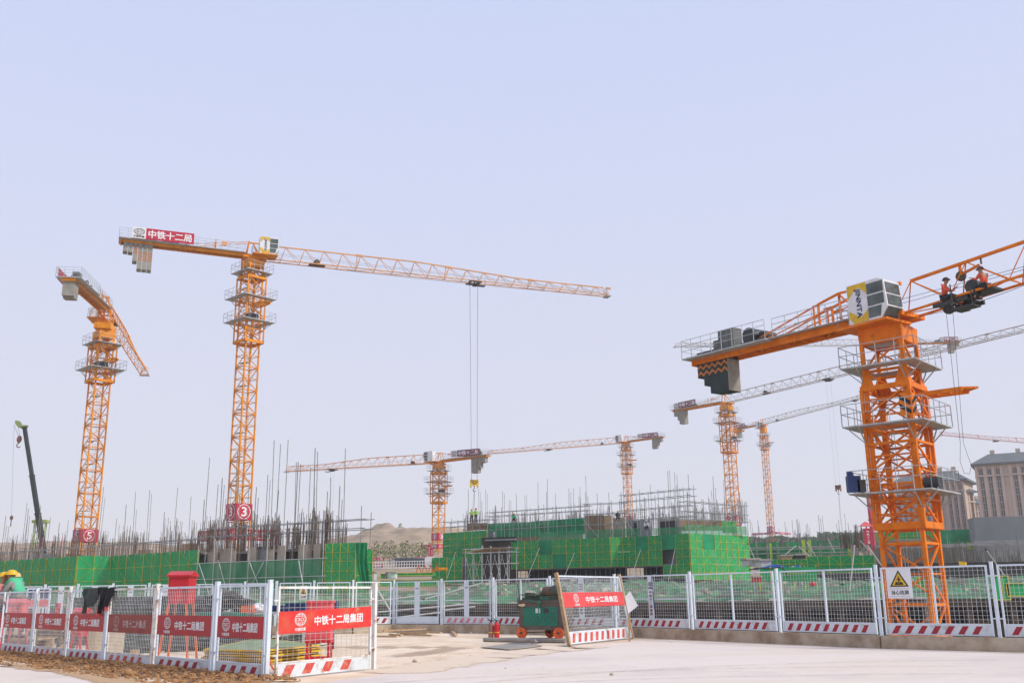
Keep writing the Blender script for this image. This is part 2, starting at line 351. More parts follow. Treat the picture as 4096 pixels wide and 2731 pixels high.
def platform(root, c, th, z, half, out_, rr=.022, gate=0):
    """square walkway ring round the mast, with a railing as sub-part"""
    mb = MB(); X = Vector((math.cos(th), math.sin(th), 0)); Y = Vector((-X.y, X.x, 0)); C = Vector((c.x, c.y, z)); o = half + out_
    t = Vector((0, 0, .07))
    mb.obox(C - X * o - Y * o, X * 2 * o, Y * out_, t); mb.obox(C - X * o + Y * half, X * 2 * o, Y * out_, t)
    mb.obox(C - X * o - Y * half, X * out_, Y * 2 * half, t); mb.obox(C + X * half - Y * half, X * out_, Y * 2 * half, t)
    for sx_, sy_ in ((1, 1), (1, -1), (-1, 1), (-1, -1)):       # knee braces
        mb.bar(C + X * o * sx_ + Y * half * sy_, C + X * half * sx_ + Y * half * sy_ - Vector((0, 0, .8)), .05)
        mb.bar(C + Y * o * sy_ + X * half * sx_, C + X * half * sx_ + Y * half * sy_ - Vector((0, 0, .8)), .05)
    p = mb.build("work_platform", GALV, root)
    rb_ = MB(); k = [C + X * o * a + Y * o * b + t for a, b in ((-1, -1), (1, -1), (1, 1), (-1, 1))]
    for i in range(4): rail_line(rb_, k[i], k[(i + 1) % 4], r=rr)
    rb_.build("railing", GALV, p)
    return p
def ladder(root, c, z0, z1, th, s):
    mb = MB(); X = Vector((math.cos(th), math.sin(th), 0)); Y = Vector((-X.y, X.x, 0)); seg = 2.8; z = z0; k = 0
    while z < z1:
        e = min(z + seg, z1); b = Vector((c.x, c.y, 0)) + X * (s * .18 if k % 2 else -s * .18) + Y * .2
        for q in (-.2, .2): mb.tube(b + Y * q + Vector((0, 0, z)), b + Y * q + Vector((0, 0, e)), .018, 4)
        zz = z
        while zz < e: mb.tube(b - Y * .2 + Vector((0, 0, zz)), b + Y * .2 + Vector((0, 0, zz)), .012, 4); zz += .35
        mb.obox(Vector((c.x, c.y, e - .05)) - X * s * .4 - Y * s * .4, X * s * .8, Y * s * .38, (0, 0, .04))
        z += seg; k += 1
    mb.build("ladder", GALV, root)
def disc_sign(root, c, th, s, z0, z1, text, name="number_sign", panel=None):
    mb = MB(); X = Vector((math.cos(th), math.sin(th), 0)); Y = Vector((-X.y, X.x, 0)); C = Vector((c.x, c.y, z0)); h = s / 2 + .12
    for (N, U) in ((-Y, X), (X, Y), (Y, -X), (-X, -Y)):
        mb.obox(C + N * h - U * (h + .02), U * 2 * h, N * .03, (0, 0, z1 - z0))
    p = mb.build(name, CRIM, root)
    lt = MB(); ht = z1 - z0; r = min(h * .92, ht * .46)
    for (N, U) in ((-Y, X), (X, Y), (-X, -Y)):
        o = C + N * (h + .036) + Vector((0, 0, ht / 2)); V = Vector((0, 0, 1)); n = 28; vs = []
        for i in range(n):
            a = 2 * math.pi * i / n
            for rr in (r, r * .9): vs.append(o + U * rr * math.cos(a) + V * rr * math.sin(a))
        lt.add(vs, [(2 * i, 2 * i + 1, 2 * ((i + 1) % n) + 1, 2 * ((i + 1) % n)) for i in range(n)])
        wd = r * (.75 if len(text) == 1 else 1.15); write(lt, text, o - U * wd / 2 - V * r * .6, U * wd, V * r * 1.2, .03)
    lt.build("lettering", LETTER, p)
def hook_block(root, c, u, z, sc=1.0, hm_=None):
    mb = MB(); u = u.normalized(); n = Vector((-u.y, u.x, 0)); C = Vector((c.x, c.y, z)); w_ = .75 * sc
    pts = [C + u * a * w_ + Vector((0, 0, b * sc)) for a, b in ((-1, .9), (1, .9), (1, -.4), (.75, -.6), (.62, 0), (0, -.25), (-.62, 0), (-.75, -.6), (-1, -.4))]
    mb.prism([p - n * .14 * sc for p in pts], n * .28 * sc)
    h = mb.build("hook_block", hm_ or YEL, root)
    m2 = MB()
    for sg in (1, -1):
        for nn in (-.145, .145):
            for k in (0, .42): m2.prism([C + u * a * w_ * sg + Vector((0, 0, b * sc)) + n * nn * sc for a, b in ((.05, .25 + k), (.05, .05 + k), (.9, .5 + k * .9), (.9, .7 + k * .6))], n * (.02 if nn > 0 else -.02))
    m2.build("chevron_marking", BLACK, h)
    m3 = MB(); m3.tube(C + Vector((0, 0, -.2 * sc)), C + Vector((0, 0, -.7 * sc)), .07 * sc, 6)
    m3.path([C + u * math.sin(a) * .25 * sc + Vector((0, 0, (-.95 - .25 * math.cos(a)) * sc)) for a in [R(q) for q in (180, 230, 280, 330, 380, 430)]], .06 * sc)
    m3.build("hook", DARKM, h)
    return h
def crane(label, D, base, axis, tip, ctip, th, plats, cage, ring, sgn=None, num=None, s=1.85, malpha=-43, cagew=.65, shelf=.55, jm_=None, hookm=None, cab=(0, .9, 'p'), sign=True, sign_off=(1.1, 8.0),
          trol=None, hook=None, cwt=None, ring2=None, group="orange tower cranes", fade=1.0, Htop=1.9, zbase=None, tall=0, cam_side=1, banner=None, bigcwt=False, leg=.16, br=.075, orange=None):
    O = orange or ORANGE
    J = atD(axis[0], axis[1], D); c = Vector((J.x, J.y, 0)); zj = J.z; th = R(th); ma = R(malpha)
    B = Vector((c.x, c.y, zbase if zbase is not None else T(c.x, c.y)))
    root = thing("tower_crane", label, "crane", B, group)
    zy = lambda y: zof(axis[0] + (base[0] - axis[0]) * (y - axis[1]) / (base[1] - axis[1]), y, D)
    zr0, zr1 = zy(ring[1]), zy(ring[0])            # slewing ring block low/high
    # mast
    mb = MB(); lattice(mb, c, s, ma, B.z, zr0, leg, br, 1.4); mast = mb.build("mast", O, root)
    ladder(mast, c, B.z + .5, zr0, ma, s)
    X = Vector((math.cos(ma), math.sin(ma), 0)); Y = Vector((-X.y, X.x, 0))
    # gusset plates at section joints
    # climbing cage
    zc1, zc0 = zy(cage[0]), zy(cage[1]); cm = MB(); cs_ = s + cagew
    lattice(cm, c, cs_, ma, zc0, zc1, leg * .85, br, 1.5, off=1)
    C0 = Vector((c.x, c.y, zc0)); h2 = cs_ / 2
    for N, U in ((-Y, X), (X, Y), (Y, -X), (-X, -Y)):
        cm.obox(C0 + N * (h2 - .06) - U * (h2 + .08), U * (2 * h2 + .16), N * .14, (0, 0, .32))
        cm.obox(Vector((c.x, c.y, zc1 - .1)) + N * (h2 - .05) - U * (h2 + .04), U * (2 * h2 + .08), N * .11, (0, 0, .26))
        for sg in (1, -1):                        # sloping gussets from cage top up to the mast
            q = Vector((c.x, c.y, zc1)) + N * h2 + U * sg * h2
            cm.prism([q, q - U * sg * .7, Vector((c.x, c.y, zc1 + .95)) + N * s / 2 + U * sg * (s / 2 - .25), Vector((c.x, c.y, zc1 + .95)) + N * s / 2 + U * sg * s / 2], N * .05)
    cg = cm.build("climbing_cage", O, root)
    # hoisting beam shelf sticking out
    sm = MB(); zs = zc0 + (zc1 - zc0) * shelf; q = Vector((c.x, c.y, zs)) + X * h2
    sm.bar(q + Y * .5, q + X * 2.3 + Y * .5, .14, .2); sm.bar(q - Y * .5, q + X * 2.3 - Y * .5, .14, .2)
    for k in range(4): sm.bar(q + X * (.3 + .6 * k) + Y * .5, q + X * (.3 + .6 * k) - Y * .5, .06)
    sm.prism([q + X * 2.2 - Y * .6, q + X * 2.9, q + X * 2.2 + Y * .6], (0, 0, .1))
    sm.build("loading_beam", O, cg)
    for i, y in enumerate(plats):
        z = zy(y)
        if i == 0:
            platform(root, c, ma, z, s / 2 + .05, .85)
        else:
            platform(root, c, ma, z, h2 + .02, .95 if not tall else .82)
            if i == len(plats) - 1:
                bm_ = MB(); qq = Vector((c.x, c.y, z + .08)) + X * (h2 + .1) - Y * .9
                bm_.obox(qq, X * .6, Y * .9, (0, 0, .62)); bm_.tube(qq + X * .2 - Y * .5 + Vector((0, 0, .3)), qq + X * .9 - Y * .5 + Vector((0, 0, .3)), .24, 10)
                bm_.build("hydraulic_pump", DARKM, root)
    # slewing ring: yellow collar and turntable
    rm = MB(); C = Vector((c.x, c.y, zr0)); hh = zr1 - zr0; a0 = s * .54; a1 = s * .56
    lo_ = [C + X * a * a0 + Y * b * a0 for a, b in ((-1, -1), (1, -1), (1, 1), (-1, 1))]; hi_ = [C + X * a * a1 + Y * b * a1 + Vector((0, 0, hh * .75)) for a, b in ((-1, -1), (1, -1), (1, 1), (-1, 1))]
    rm.add(lo_ + hi_, [(3, 2, 1, 0), (4, 5, 6, 7), (0, 1, 5, 4), (1, 2, 6, 5), (2, 3, 7, 6), (3, 0, 4, 7)])
    rm.tube(C + Vector((0, 0, hh * .75)), C + Vector((0, 0, hh)), s * .55, 20)
    rm.build("slewing_ring", O, root)
    # upper works
    U = Vector((math.cos(th), math.sin(th), 0)); S = Vector((-U.y, U.x, 0))
    if S.y > 0: S = -S                             # S points to the camera side
    um = MB(); J0 = Vector((c.x, c.y, zr1))
    um.obox(J0 - U * 1.3 - S * 1.0, U * 2.9, S * 2.0, (0, 0, max(.22, (zj - zr1) * .35)))
    if zj - zr1 > 1.2: lattice(um, c, 1.5, th, zr1, zj, .14, .08, 1.0)
    else: um.obox(J0 - U * .9 - S * .75, U * 1.8, S * 1.5, (0, 0, max(.25, zj - zr1)))
    Jv = Vector((c.x, c.y, zj)); top = Jv - U * .3 + Vector((0, 0, Htop + .12))
    for sg in (1, -1):
        um.bar(Jv - U * .9 + S * .6 * sg, top + S * .35 * sg - U * .3, .14); um.bar(Jv + U * .9 + S * .6 * sg, top + U * .2, .1)
        um.bar(Jv - U * .9 + S * .6 * sg, Jv + U * .9 + S * .6 * sg, .14)
    um.bar(top - U * .3 - S * .38, top - U * .3 + S * .38, .14); um.bar(top - U * .3, top + U * 1.4, .16)
    um.build("tower_head", O, root)
    # jib
    Pt = onplane(tip[0], tip[1], Jv, th); L = (Vector((Pt.x, Pt.y, 0)) - c).dot(U); rise = (Pt.z - zj) / L
    JP = lambda t, side=0, h=0: Jv + U * t + S * side + Vector((0, 0, rise * t + h))
    hgt = lambda t: Htop if t < L * .42 else (Htop - (Htop - 1.1) * min(1, (t - L * .42) / (L * .3)))
    if tall: hgt = lambda t: Htop
    jm = MB(); t0 = .9; bay = 2.35; n = max(3, int((L - t0) / bay)); bay = (L - t0) / n
    ck = .085
    for sg in (1, -1): jm.bar(JP(t0 * .5, .6 * sg), JP(L, .6 * sg), ck * 1.25)
    for i in range(n):
        t = t0 + i * bay; te = t + bay
        if i < n: jm.bar(JP(t + bay * .25, 0, hgt(t)), JP(te + (bay * .25 if i < n - 1 else -bay * .2), 0, hgt(te)), ck * 1.6)
        for sg in (1, -1):
            jm.bar(JP(t, .6 * sg), JP(t + bay * .25, 0, hgt(t)), .05)
            if i < n: jm.bar(JP(t + bay * .25, 0, hgt(t)), JP(te, .6 * sg), .05)
        jm.bar(JP(t, -.6), JP(t, .6), .05); jm.bar(JP(t, -.6 if i % 2 else .6), JP(te, .6 if i % 2 else -.6), .045)
        if i % 5 == 4: jm.obox(JP(te, -.1, hgt(te) - .14), U * .7, S * .2, (0, 0, .26)); [jm.bar(JP(te + .1, .6 * g), JP(te + .1, 0, hgt(te)), .05) for g in (1, -1)]
    jm.bar(JP(L, -.6), JP(L, .6), .12); 
    for sg in (1, -1): jm.bar(JP(L, .6 * sg), JP(L - bay * .2, 0, hgt(L)), .05)
    jib = jm.build("jib", jm_ or O, root)
    rp_ = MB(); rp_.tube(JP(1, 0, Htop * .55), JP(L - 1, 0, .5), .012, 4); rp_.tube(JP(1, .1, Htop * .4), JP(L - 1, .1, .35), .012, 4)
    k = [JP(1 + (L - 2) * i / 16, 0, -.28 * math.sin(math.pi * i / 16) - .12) for i in range(17)]; rp_.path(k, .014, 4)
    rp_.build("trolley_rope", DARKM, jib)
    tr_ = MB(); rail_line(tr_, JP(L, -.5), JP(L, .5), 1.0, .5); tr_.obox(JP(L - .2, -.7, -.2), U * .7, S * 1.4, (0, 0, .12)); tr_.build("tip_railing", GALV, jib)
    wm = MB(); tw = L * (.16 if not tall else .5); wm.tube(JP(tw, -.35, .35), JP(tw, .35, .35), .35, 12); wm.obox(JP(tw - .9, -.5, .0), U * 2.0, S * 1.0, (0, 0, .12)); wm.build("trolley_winch", DARKM, jib)
    # small hanging hook near root
    # counter jib
    Pc = onplane(ctip[0], ctip[1], Jv, th); cL = -(Vector((Pc.x, Pc.y, 0)) - c).dot(U); crise = (Pc.z - zj) / cL
    CP = lambda t, side=0, h=0: Jv - U * t + S * side + Vector((0, 0, crise * t + h))
    m = MB()
    for sg in (1, -1): m.obox(CP(.3, .55 * sg - .07, 0), CP(cL, 0, 0) - CP(.3, 0, 0), S * .14, (0, 0, .38))
    nn = int(cL / 1.2)
    for i in range(nn): 
        t = .6 + i * 1.2; m.bar(CP(t, -.55, .1), CP(t, .55, .1), .1)
        m.bar(CP(t, -.55 if i % 2 else .55, .1), CP(t + 1.2, .55 if i % 2 else -.55, .1), .07)
    m.obox(CP(cL - .05, -.7, -.05), -U * .15, S * 1.4, (0, 0, .5))
    cj = m.build("counter_jib", O, root)
    dk = MB(); dk.obox(CP(1.0, -1.0, .39), CP(cL + .1, 0, 0) - CP(1.0, 0, 0), S * 2.0, (0, 0, .05)); dk.obox(CP(cL * .52, -1.35, .30), CP(cL + .3, 0, 0) - CP(cL * .52, 0, 0), S * 2.7, (0, 0, .08)); dk.build("walkway_deck", GALV, cj)
    rl = MB()
    for sg in (1, -1):
        rail_line(rl, CP(1.1, .98 * sg, .42), CP(cL * .5, .98 * sg, .42), n3=3); rail_line(rl, CP(cL * .52, 1.33 * sg, .4), CP(cL + .3, 1.33 * sg, .4), n3=3)
    rail_line(rl, CP(cL + .3, -1.3, .4), CP(cL + .3, 1.3, .4), n3=3); rl.build("railing", GALV, cj)
    td = MB()
    for sg in (1, -1):
        a = top + S * .35 * sg - U * .3; b = CP(cL * .62, .6 * sg, .4); td.tube(a, b, .035); mid = a.lerp(b, .33); td.obox(mid - U * .3 - Vector((0, 0, .1)), U * .6, S * .08, (0, 0, .2))
        td.bar(CP(cL * .3, .6 * sg, .3), CP(cL * .3, .6 * sg, .3) + Vector((0, 0, 1.45)), .09)
    td.build("tie_rod", O, root)
    if bigcwt:
        m2_ = MB()
        for sg in (1, -1):
            for tt__ in (2.3, 3.7): m2_.bar(CP(tt__, .6 * sg, .35), CP(tt__ , .6 * sg, 2.05 if tt__ < 3 else 1.75), .11)
            m2_.bar(CP(.6, .6 * sg, 2.0), CP(2.3, .6 * sg, 2.05), .11); m2_.bar(CP(2.3, .6 * sg, 2.05), CP(3.7, .6 * sg, 1.75), .11); m2_.bar(CP(2.3, .6 * sg, 2.0), CP(.8, .6 * sg, .4), .08); m2_.tube(CP(3.7, .6 * sg, 1.75), CP(cL * .68, .6 * sg, .4), .05)
        m2_.build('tie_frame', O, root)
    # counterweights
    cw = cwt or [(.75, 1.1), (1.3, 1.15), (1.85, 2.2), (2.4, 3.1), (2.95, 3.1), (3.5, 3.1)]
    for i, (a, dr) in enumerate(cw):
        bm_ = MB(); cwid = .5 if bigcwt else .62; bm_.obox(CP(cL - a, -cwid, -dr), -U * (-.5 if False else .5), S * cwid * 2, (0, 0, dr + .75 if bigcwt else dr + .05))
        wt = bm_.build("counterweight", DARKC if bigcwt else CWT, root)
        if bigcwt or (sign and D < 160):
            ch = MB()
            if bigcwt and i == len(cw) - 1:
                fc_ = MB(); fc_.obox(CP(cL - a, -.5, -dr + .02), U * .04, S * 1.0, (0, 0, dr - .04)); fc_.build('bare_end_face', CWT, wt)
            rows = (.25, .65) if bigcwt else ((.35, .75, 1.15) if i == 2 else (1.15, 1.55, 1.95) if i > 2 else ())
            for h in rows:
                o = CP(cL - a, (.505 if bigcwt else .625), -h); d1 = -U * .25 + Vector((0, 0, .22)); d2 = -U * .25 - Vector((0, 0, .22)); v = Vector((0, 0, .17))
                ch.prism([o, o + d1, o + d1 - v, o - v], S * .012); ch.prism([o + d1, o + d1 + d2, o + d1 + d2 - v, o + d1 - v], S * .012)
            if ch.v: ch.build("chevron_marking", CHEV, wt)
    # hoist winch and cabinet on deck
    bw = MB(); bw.tube(CP(cL * .66, -.5, 1.0), CP(cL * .66, .6, 1.0), .5, 14); bw.tube(CP(cL * .60, -.7, .95), CP(cL * .60, .3, .95), .28, 12); bw.obox(CP(cL * .70, -.7, .45), U * 1.8, S * 1.4, (0, 0, .2)); bw.build("hoist_winch", DARKM, cj)
    cbn = MB()
    for i in range(4): cbn.obox(CP(cL * .75 + .42 * i, -.2, .45), -U * .4, S * .75, (0, 0, 1.35 if i < 3 else .8))
    cbn.build("electrical_cabinet", MATS["cabinet_grey"], cj)
    if sign:
        a0_, a1_ = sign_off; o = CP(cL - a0_, 1.42, .35); flip = U.dot(Vector((1, 0, 0))) > 0
        # reading direction left-to-right as seen from the camera side
        Rd = U if U.cross(Vector((0, 0, 1))).dot(S) > 0 else -U
        Wd = a1_ - a0_; st = o if Rd.dot(U) > 0 else o + U * Wd
        sb = MB(); sb.obox(st, Rd * Wd, S * .06, (0, 0, 1.35)); sg_ = sb.build("sign_board", MAROON if D > 150 else CRIM, cj)
        wp = MB(); wp.obox(st + S * .062, Rd * Wd * .22, S * .02, (0, 0, 1.35)); wp.build("emblem_panel", WHITE, sg_)
        em = MB(); ce = st + S * .09 + Rd * Wd * .11 + Vector((0, 0, .82)); emblem(em, ce, Rd * .6, Vector((0, 0, .38))); write(em, "中国铁建", ce - Rd * .6 - Vector((0, 0, .7)), Rd * 1.2, (0, 0, .24), .03); em.build("emblem", BLACK, sg_)
        lt = MB(); write(lt, "中铁十二局", st + S * .075 + Rd * Wd * .26 + Vector((0, 0, .22)), Rd * Wd * .70, (0, 0, .92), .028); lt.build("lettering", LETTER, sg_)
    # operator's cab
    co, cz, kind = cab
    if kind:
        W_, Ln, Hh = 1.35, 2.3, 2.1; sd = S * (.72); o = Jv + U * co + sd + Vector((0, 0, -Hh + cz + .9 if kind == 'low' else cz - .75))
        # side profile: sloping front
        prof = [(0, 0), (Ln * .82, 0), (Ln, .55), (Ln * .95, Hh * .93), (Ln * .8, Hh), (0, Hh)]
        cbm = MB(); cbm.prism([o + U * a + Vector((0, 0, b)) for a, b in prof], S * W_)
        cb_ = cbm.build("operator_cab", WHITE, root)
        gm = MB()
        for sgn_, base_ in ((1, o + S * (W_ + .004)), (-1, o - S * .004)):
            rows = ((.12, .66), (.74, 1.28), (1.36, 1.92))
            for z0_, z1_ in rows:
                f0 = .52 * Ln; f1 = .93 * Ln if z0_ > .3 else .86 * Ln
                gm.prism([base_ + U * f0 + Vector((0, 0, z0_)), base_ + U * (f1 - .1 * (z0_ < .3)) + Vector((0, 0, z0_)), base_ + U * f1 + Vector((0, 0, z1_)), base_ + U * f0 + Vector((0, 0, z1_))], S * .02 * sgn_)
        a = o + U * (Ln * 1.0) + Vector((0, 0, .6)); b = o + U * (Ln * .955) + Vector((0, 0, Hh * .9))
        for k in range(2):
            v = (b - a) / 2; q = a + v * k + U * .006 + v * .05; gm.prism([q + S * .1, q + S * (W_ - .1), q + S * (W_ - .1) + v * .86, q + S * .1 + v * .86], U * .02)
        a = o + U * (Ln * .83) + Vector((0, 0, .05)); b = o + U * Ln + Vector((0, 0, .53))
        gm.prism([a + S * .1 + U * .01, a + S * (W_ - .1) + U * .01, b + S * (W_ - .1), b + S * .1], U * .02 - Vector((0, 0, .01)))
        gm.build("window", GLASS, cb_)
        if kind == 'p':
            ym = MB(); q = o + S * (W_ + .003)
            ym.prism([q + U * a + Vector((0, 0, b)) for a, b in ((.05, 0.02), (1.15, .02), (.6, .5), (.2, .9), (.05, .9))], S * .012) if False else None
            for pts in (((.04, .02), (.30, .02), (1.15, .62), (1.15, .10), (.95, .02)), ((.04, 2.07), (1.15, 2.07), (1.15, 1.45), (.85, 2.0), (.3, 1.95), (.04, 1.55))):
                pass
            ym.prism([q + U * a + Vector((0, 0, b)) for a, b in ((.30, .02), (1.16, .02), (1.16, .62), (.75, .28), (.04, .72), (.04, .34))], S * .012)
            ym.build("yellow_marking", YEL, cb_); ym = MB()
            ym.prism([q + U * a + Vector((0, 0, b)) for a, b in ((.04, 2.07), (1.16, 2.07), (1.16, 1.45), (.75, 1.86), (.40, 1.72), (.04, 1.35))], S * .012)
            ym.build("yellow_marking", YEL, cb_)
            lt = MB(); Rd = U if U.cross(Vector((0, 0, 1))).dot(S) > 0 else -U
            # letters run downwards, tops to the reading right
            ctr = q + S * .018 + U * .62; write(lt, "JINNTA", ctr - Rd * .17 + Vector((0, 0, 1.82)), Vector((0, 0, -1.55)), Rd * .36, .03); lt.build("lettering", BLUE, cb_)
        cp = MB(); cp.obox(o - U * .8 - S * .7 - Vector((0, 0, .14)), U * (Ln + .7), S * (W_ + .75), (0, 0, .12)); cp.build("cab_platform", O, root)
        rr_ = MB(); rail_line(rr_, o - U * .75 + S * (W_ - .05), o - U * .02 + S * (W_ - .05)); rail_line(rr_, o - U * .75 + S * (W_ - .05), o - U * .75 - S * .6); rr_.build("cab_railing", GALV, root)
    # number sign & banner
    if num:
        text, y0, y1 = num; disc_sign(root, c, ma, s, zy(y1), zy(y0), text)
    if banner:
        y0, y1, half, text = banner; za, zb = zy(y1), zy(y0); bm2 = MB(); Cb = Vector((c.x, c.y, za)); hb = half
        for N, Ux in ((-Y, X), (X, Y)): bm2.obox(Cb + N * hb - Ux * hb, Ux * 2 * hb, N * .04, (0, 0, zb - za))
        bn = bm2.build("banner", CRIM, root); lt = MB(); hz = zb - za
        for (N, Ux), tx in zip(((-Y, X), (X, Y)), text):
            o = Cb + N * (hb + .046) - Ux * hb * .9 + Vector((0, 0, hz * .2)); emblem(lt, o + Ux * hb * .17 + Vector((0, 0, hz * .3)), Ux * hb * .17, Vector((0, 0, hz * .28)))
            write(lt, tx, o + Ux * hb * .45, Ux * hb * 1.3, (0, 0, hz * .6), .03)
        lt.build("lettering", LETTER, bn)
    # trolley, ropes, hook
    if trol:
        P = onplane(trol[0], trol[1], Jv, th); t = (Vector((P.x, P.y, 0)) - c).dot(U); tm = MB()
        tm.obox(JP(t - .9, -.8, -.28), U * 1.8, S * .14, (0, 0, .2)); tm.obox(JP(t - .9, .66, -.28), U * 1.8, S * .14, (0, 0, .2))
        for q in (-.7, 0, .7): tm.bar(JP(t + q, -.8, -.22), JP(t + q, .8, -.22), .1)
        for q in (-.55, .55): tm.tube(JP(t + q, -.1, -.3), JP(t + q, .1, -.3), .26, 12)
        tm.obox(JP(t + .2, .35, -.75), U * 1.1, S * .7, (0, 0, .08)); tm.tube(JP(t + .25, 1.0, -.72), JP(t + .25, 1.0, .55), .03, 5); tm.tube(JP(t + 1.25, 1.0, -.72), JP(t + 1.25, 1.0, .2), .03, 5)
        tm.obox(JP(t - .1, -.3, -.6), U * .5, S * .5, (0, 0, .35))
        tl = tm.build("trolley", DARKM, root)
        if hook:
            zh = zof(hook[0], hook[1], (JP(t)).y); g = MB()
            for q in (-.55, .55): g.tube(JP(t + q, 0, -.4), Vector((JP(t + q * .95 * hook[3]).x, JP(t + q * .95 * hook[3]).y, zh + .5 * hook[3])), hook[2], 4)
            g.build("hoist_rope", DARKM, root); hk = hook_block(root, JP(t), U, zh, hook[3], hookm)
            if hook[4]:
                sl = MB(); b0 = JP(t); pts = [Vector((b0.x, b0.y, zh - 1.0 * hook[3] - hook[4] * k / 8)) + U * .06 * math.sin(k * 1.3) * (k > 2) for k in range(9)]
                sl.path(pts, .03 * hook[3], 4); sl.path([p - U * .18 * math.sin(math.pi * (i / 8)) for i, p in enumerate(pts)], .02 * hook[3], 4); sl.build("chain_sling", DARKM, hk)
        return root, JP, t, U, S
    return root, JP, 0, U, S

mat('cabinet_grey', (.15, .155, .145), (.09, .095, .09), .6, 3); RUSTY = mat('rusty_block', (.38, .19, .12), (.22, .11, .08), .7, 3); GREYJ = mat('brownish_jib_grey', (.42, .33, .24), (.30, .22, .15), .6, .6, lo=.3, hi=.6); PALEJ = mat('pale_jib_orange', (.72, .33, .09), (.50, .25, .10), .6, .35, lo=.35, hi=.6)  # greyer and paler orange tones for some of the jibs
C1 = crane("biggest orange tower crane in the pit, two men working at its trolley", 50, (3680, 2489), (3545, 1290), (4330, 1043), (2803, 1466), -55,
      [1480, 1712, 1978], (1560, 2118), (1296, 1382), s=2.05, malpha=-41.5, cab=(-.75, .45, 'p'), sign=False, trol=(3838, 1240), zbase=-5, Htop=1.75, tall=1, bigcwt=True,
      cwt=[(.7, .85), (1.2, 1.4), (1.7, 1.95), (2.2, 2.0), (2.7, 2.0)], cagew=.36, shelf=.93, leg=.19, br=.085, orange=ORANGE2)
C3 = crane("tall orange tower crane numbered 3 with a white and yellow cab", 115, (972.7, 2110), (1012, 1035), (2425, 1182), (485, 973), 22,
      [1097, 1200, 1293], (1118, 1376), (1040, 1072), num=("3", 2015, 2080), cab=(.5, .95, 'p'), trol=(1895, 1133), hook=(1925, 1938, .022, .72, 5.5), jm_=PALEJ, banner=(2122, 2166, 3.2, ("中铁十二局", "严禁上塔")), zbase=.1)
C5 = crane("tower crane numbered 5 at the far left, its square counterweight turned to the camera", 120, (333, 2109), (424, 1255), (578, 1497), (275, 1122), 99,
      [1381, 1482], (1392, 1532), (1322, 1355), num=("5", 2118, 2168), cab=(.2, .2, 'box'), trol=None, sign=True, sign_off=(.9, 5.5), zbase=.1, cwt=[(.6, 1.7), (1.15, 1.9), (1.7, 1.9)])
C8 = crane("tower crane numbered 8 beside the earth hill, its jib reaching left", 210, (1757, 2180), (1756, 1850), (1148, 1885), (1950, 1826), 152,
      [1883, 1928, 1974], (1893, 2014), (1858, 1875), num=("8", 2132, 2160), cab=(.4, .95, 'box'), trol=(1330, 1876), hook=(1318, 2085, .012, .55, 1.0), hookm=RUSTY, banner=(2178, 2196, 2.6, ("禁止攀爬", "中铁十二局")))
C7 = crane("distant tower crane rising behind the middle of the green building, jib to the left", 310, (2514, 2047), (2503, 1770), (1950, 1815), (2652, 1750), 148,
      [1789, 1820, 1866], (1800, 1896), (1772, 1786), cab=(.4, .95, 'box'), trol=(2195, 1798), num=("7", 2062, 2082))
C6 = crane("tower crane numbered 6, its jib passing behind the big orange mast", 215, (2950, 2100), (2905, 1612), (4160, 1310), (2700, 1648), -54,
      [1650, 1692, 1763], (1664, 1812), (1618, 1640), num=("6", 2064, 2102), cab=(.5, .95, None), trol=(3312, 1512), hook=(3363, 1955, .012, .85, 9), hookm=RUSTY, s=2.0, jm_=GREYJ)
C15 = crane("thin distant tower crane numbered 13 between the green building and the big orange mast", 365, (3093, 2101), (3052, 1698), (3447, 1592), (2940, 1722), -65,
      [1742, 1781], (1752, 1800), (1703, 1730), num=("13", 2105, 2128), cab=(-1.6, -.4, 'box'), jm_=GREYJ, trol=(3420, 1606), banner=(2131, 2139, 5, ("中铁十二局", "中铁十二局")))
CA = crane("remote crane whose level jib shows behind the biggest crane's counter jib", 300, (3660, 2200), (3610, 1380), (2700, 1387), (3835, 1372), 181,
      [1420, 1450], (1425, 1500), (1384, 1398), sign_off=(.8, 6.5), cab=(0, 0, None), jm_=GREYJ, trol=None)
CR = crane("pale reddish crane jib reaching in above the apartment blocks", 330, (4700, 2200), (4560, 1812), (3768, 1740), (4800, 1830), 165,
      [1850, 1880], (1860, 1920), (1816, 1830), sign=False, cab=(0, 0, None), trol=(3985, 1768), orange=mat("pale_red_paint", (0.75, 0.20, 0.10), (0.6, 0.15, 0.08), .5, 2))

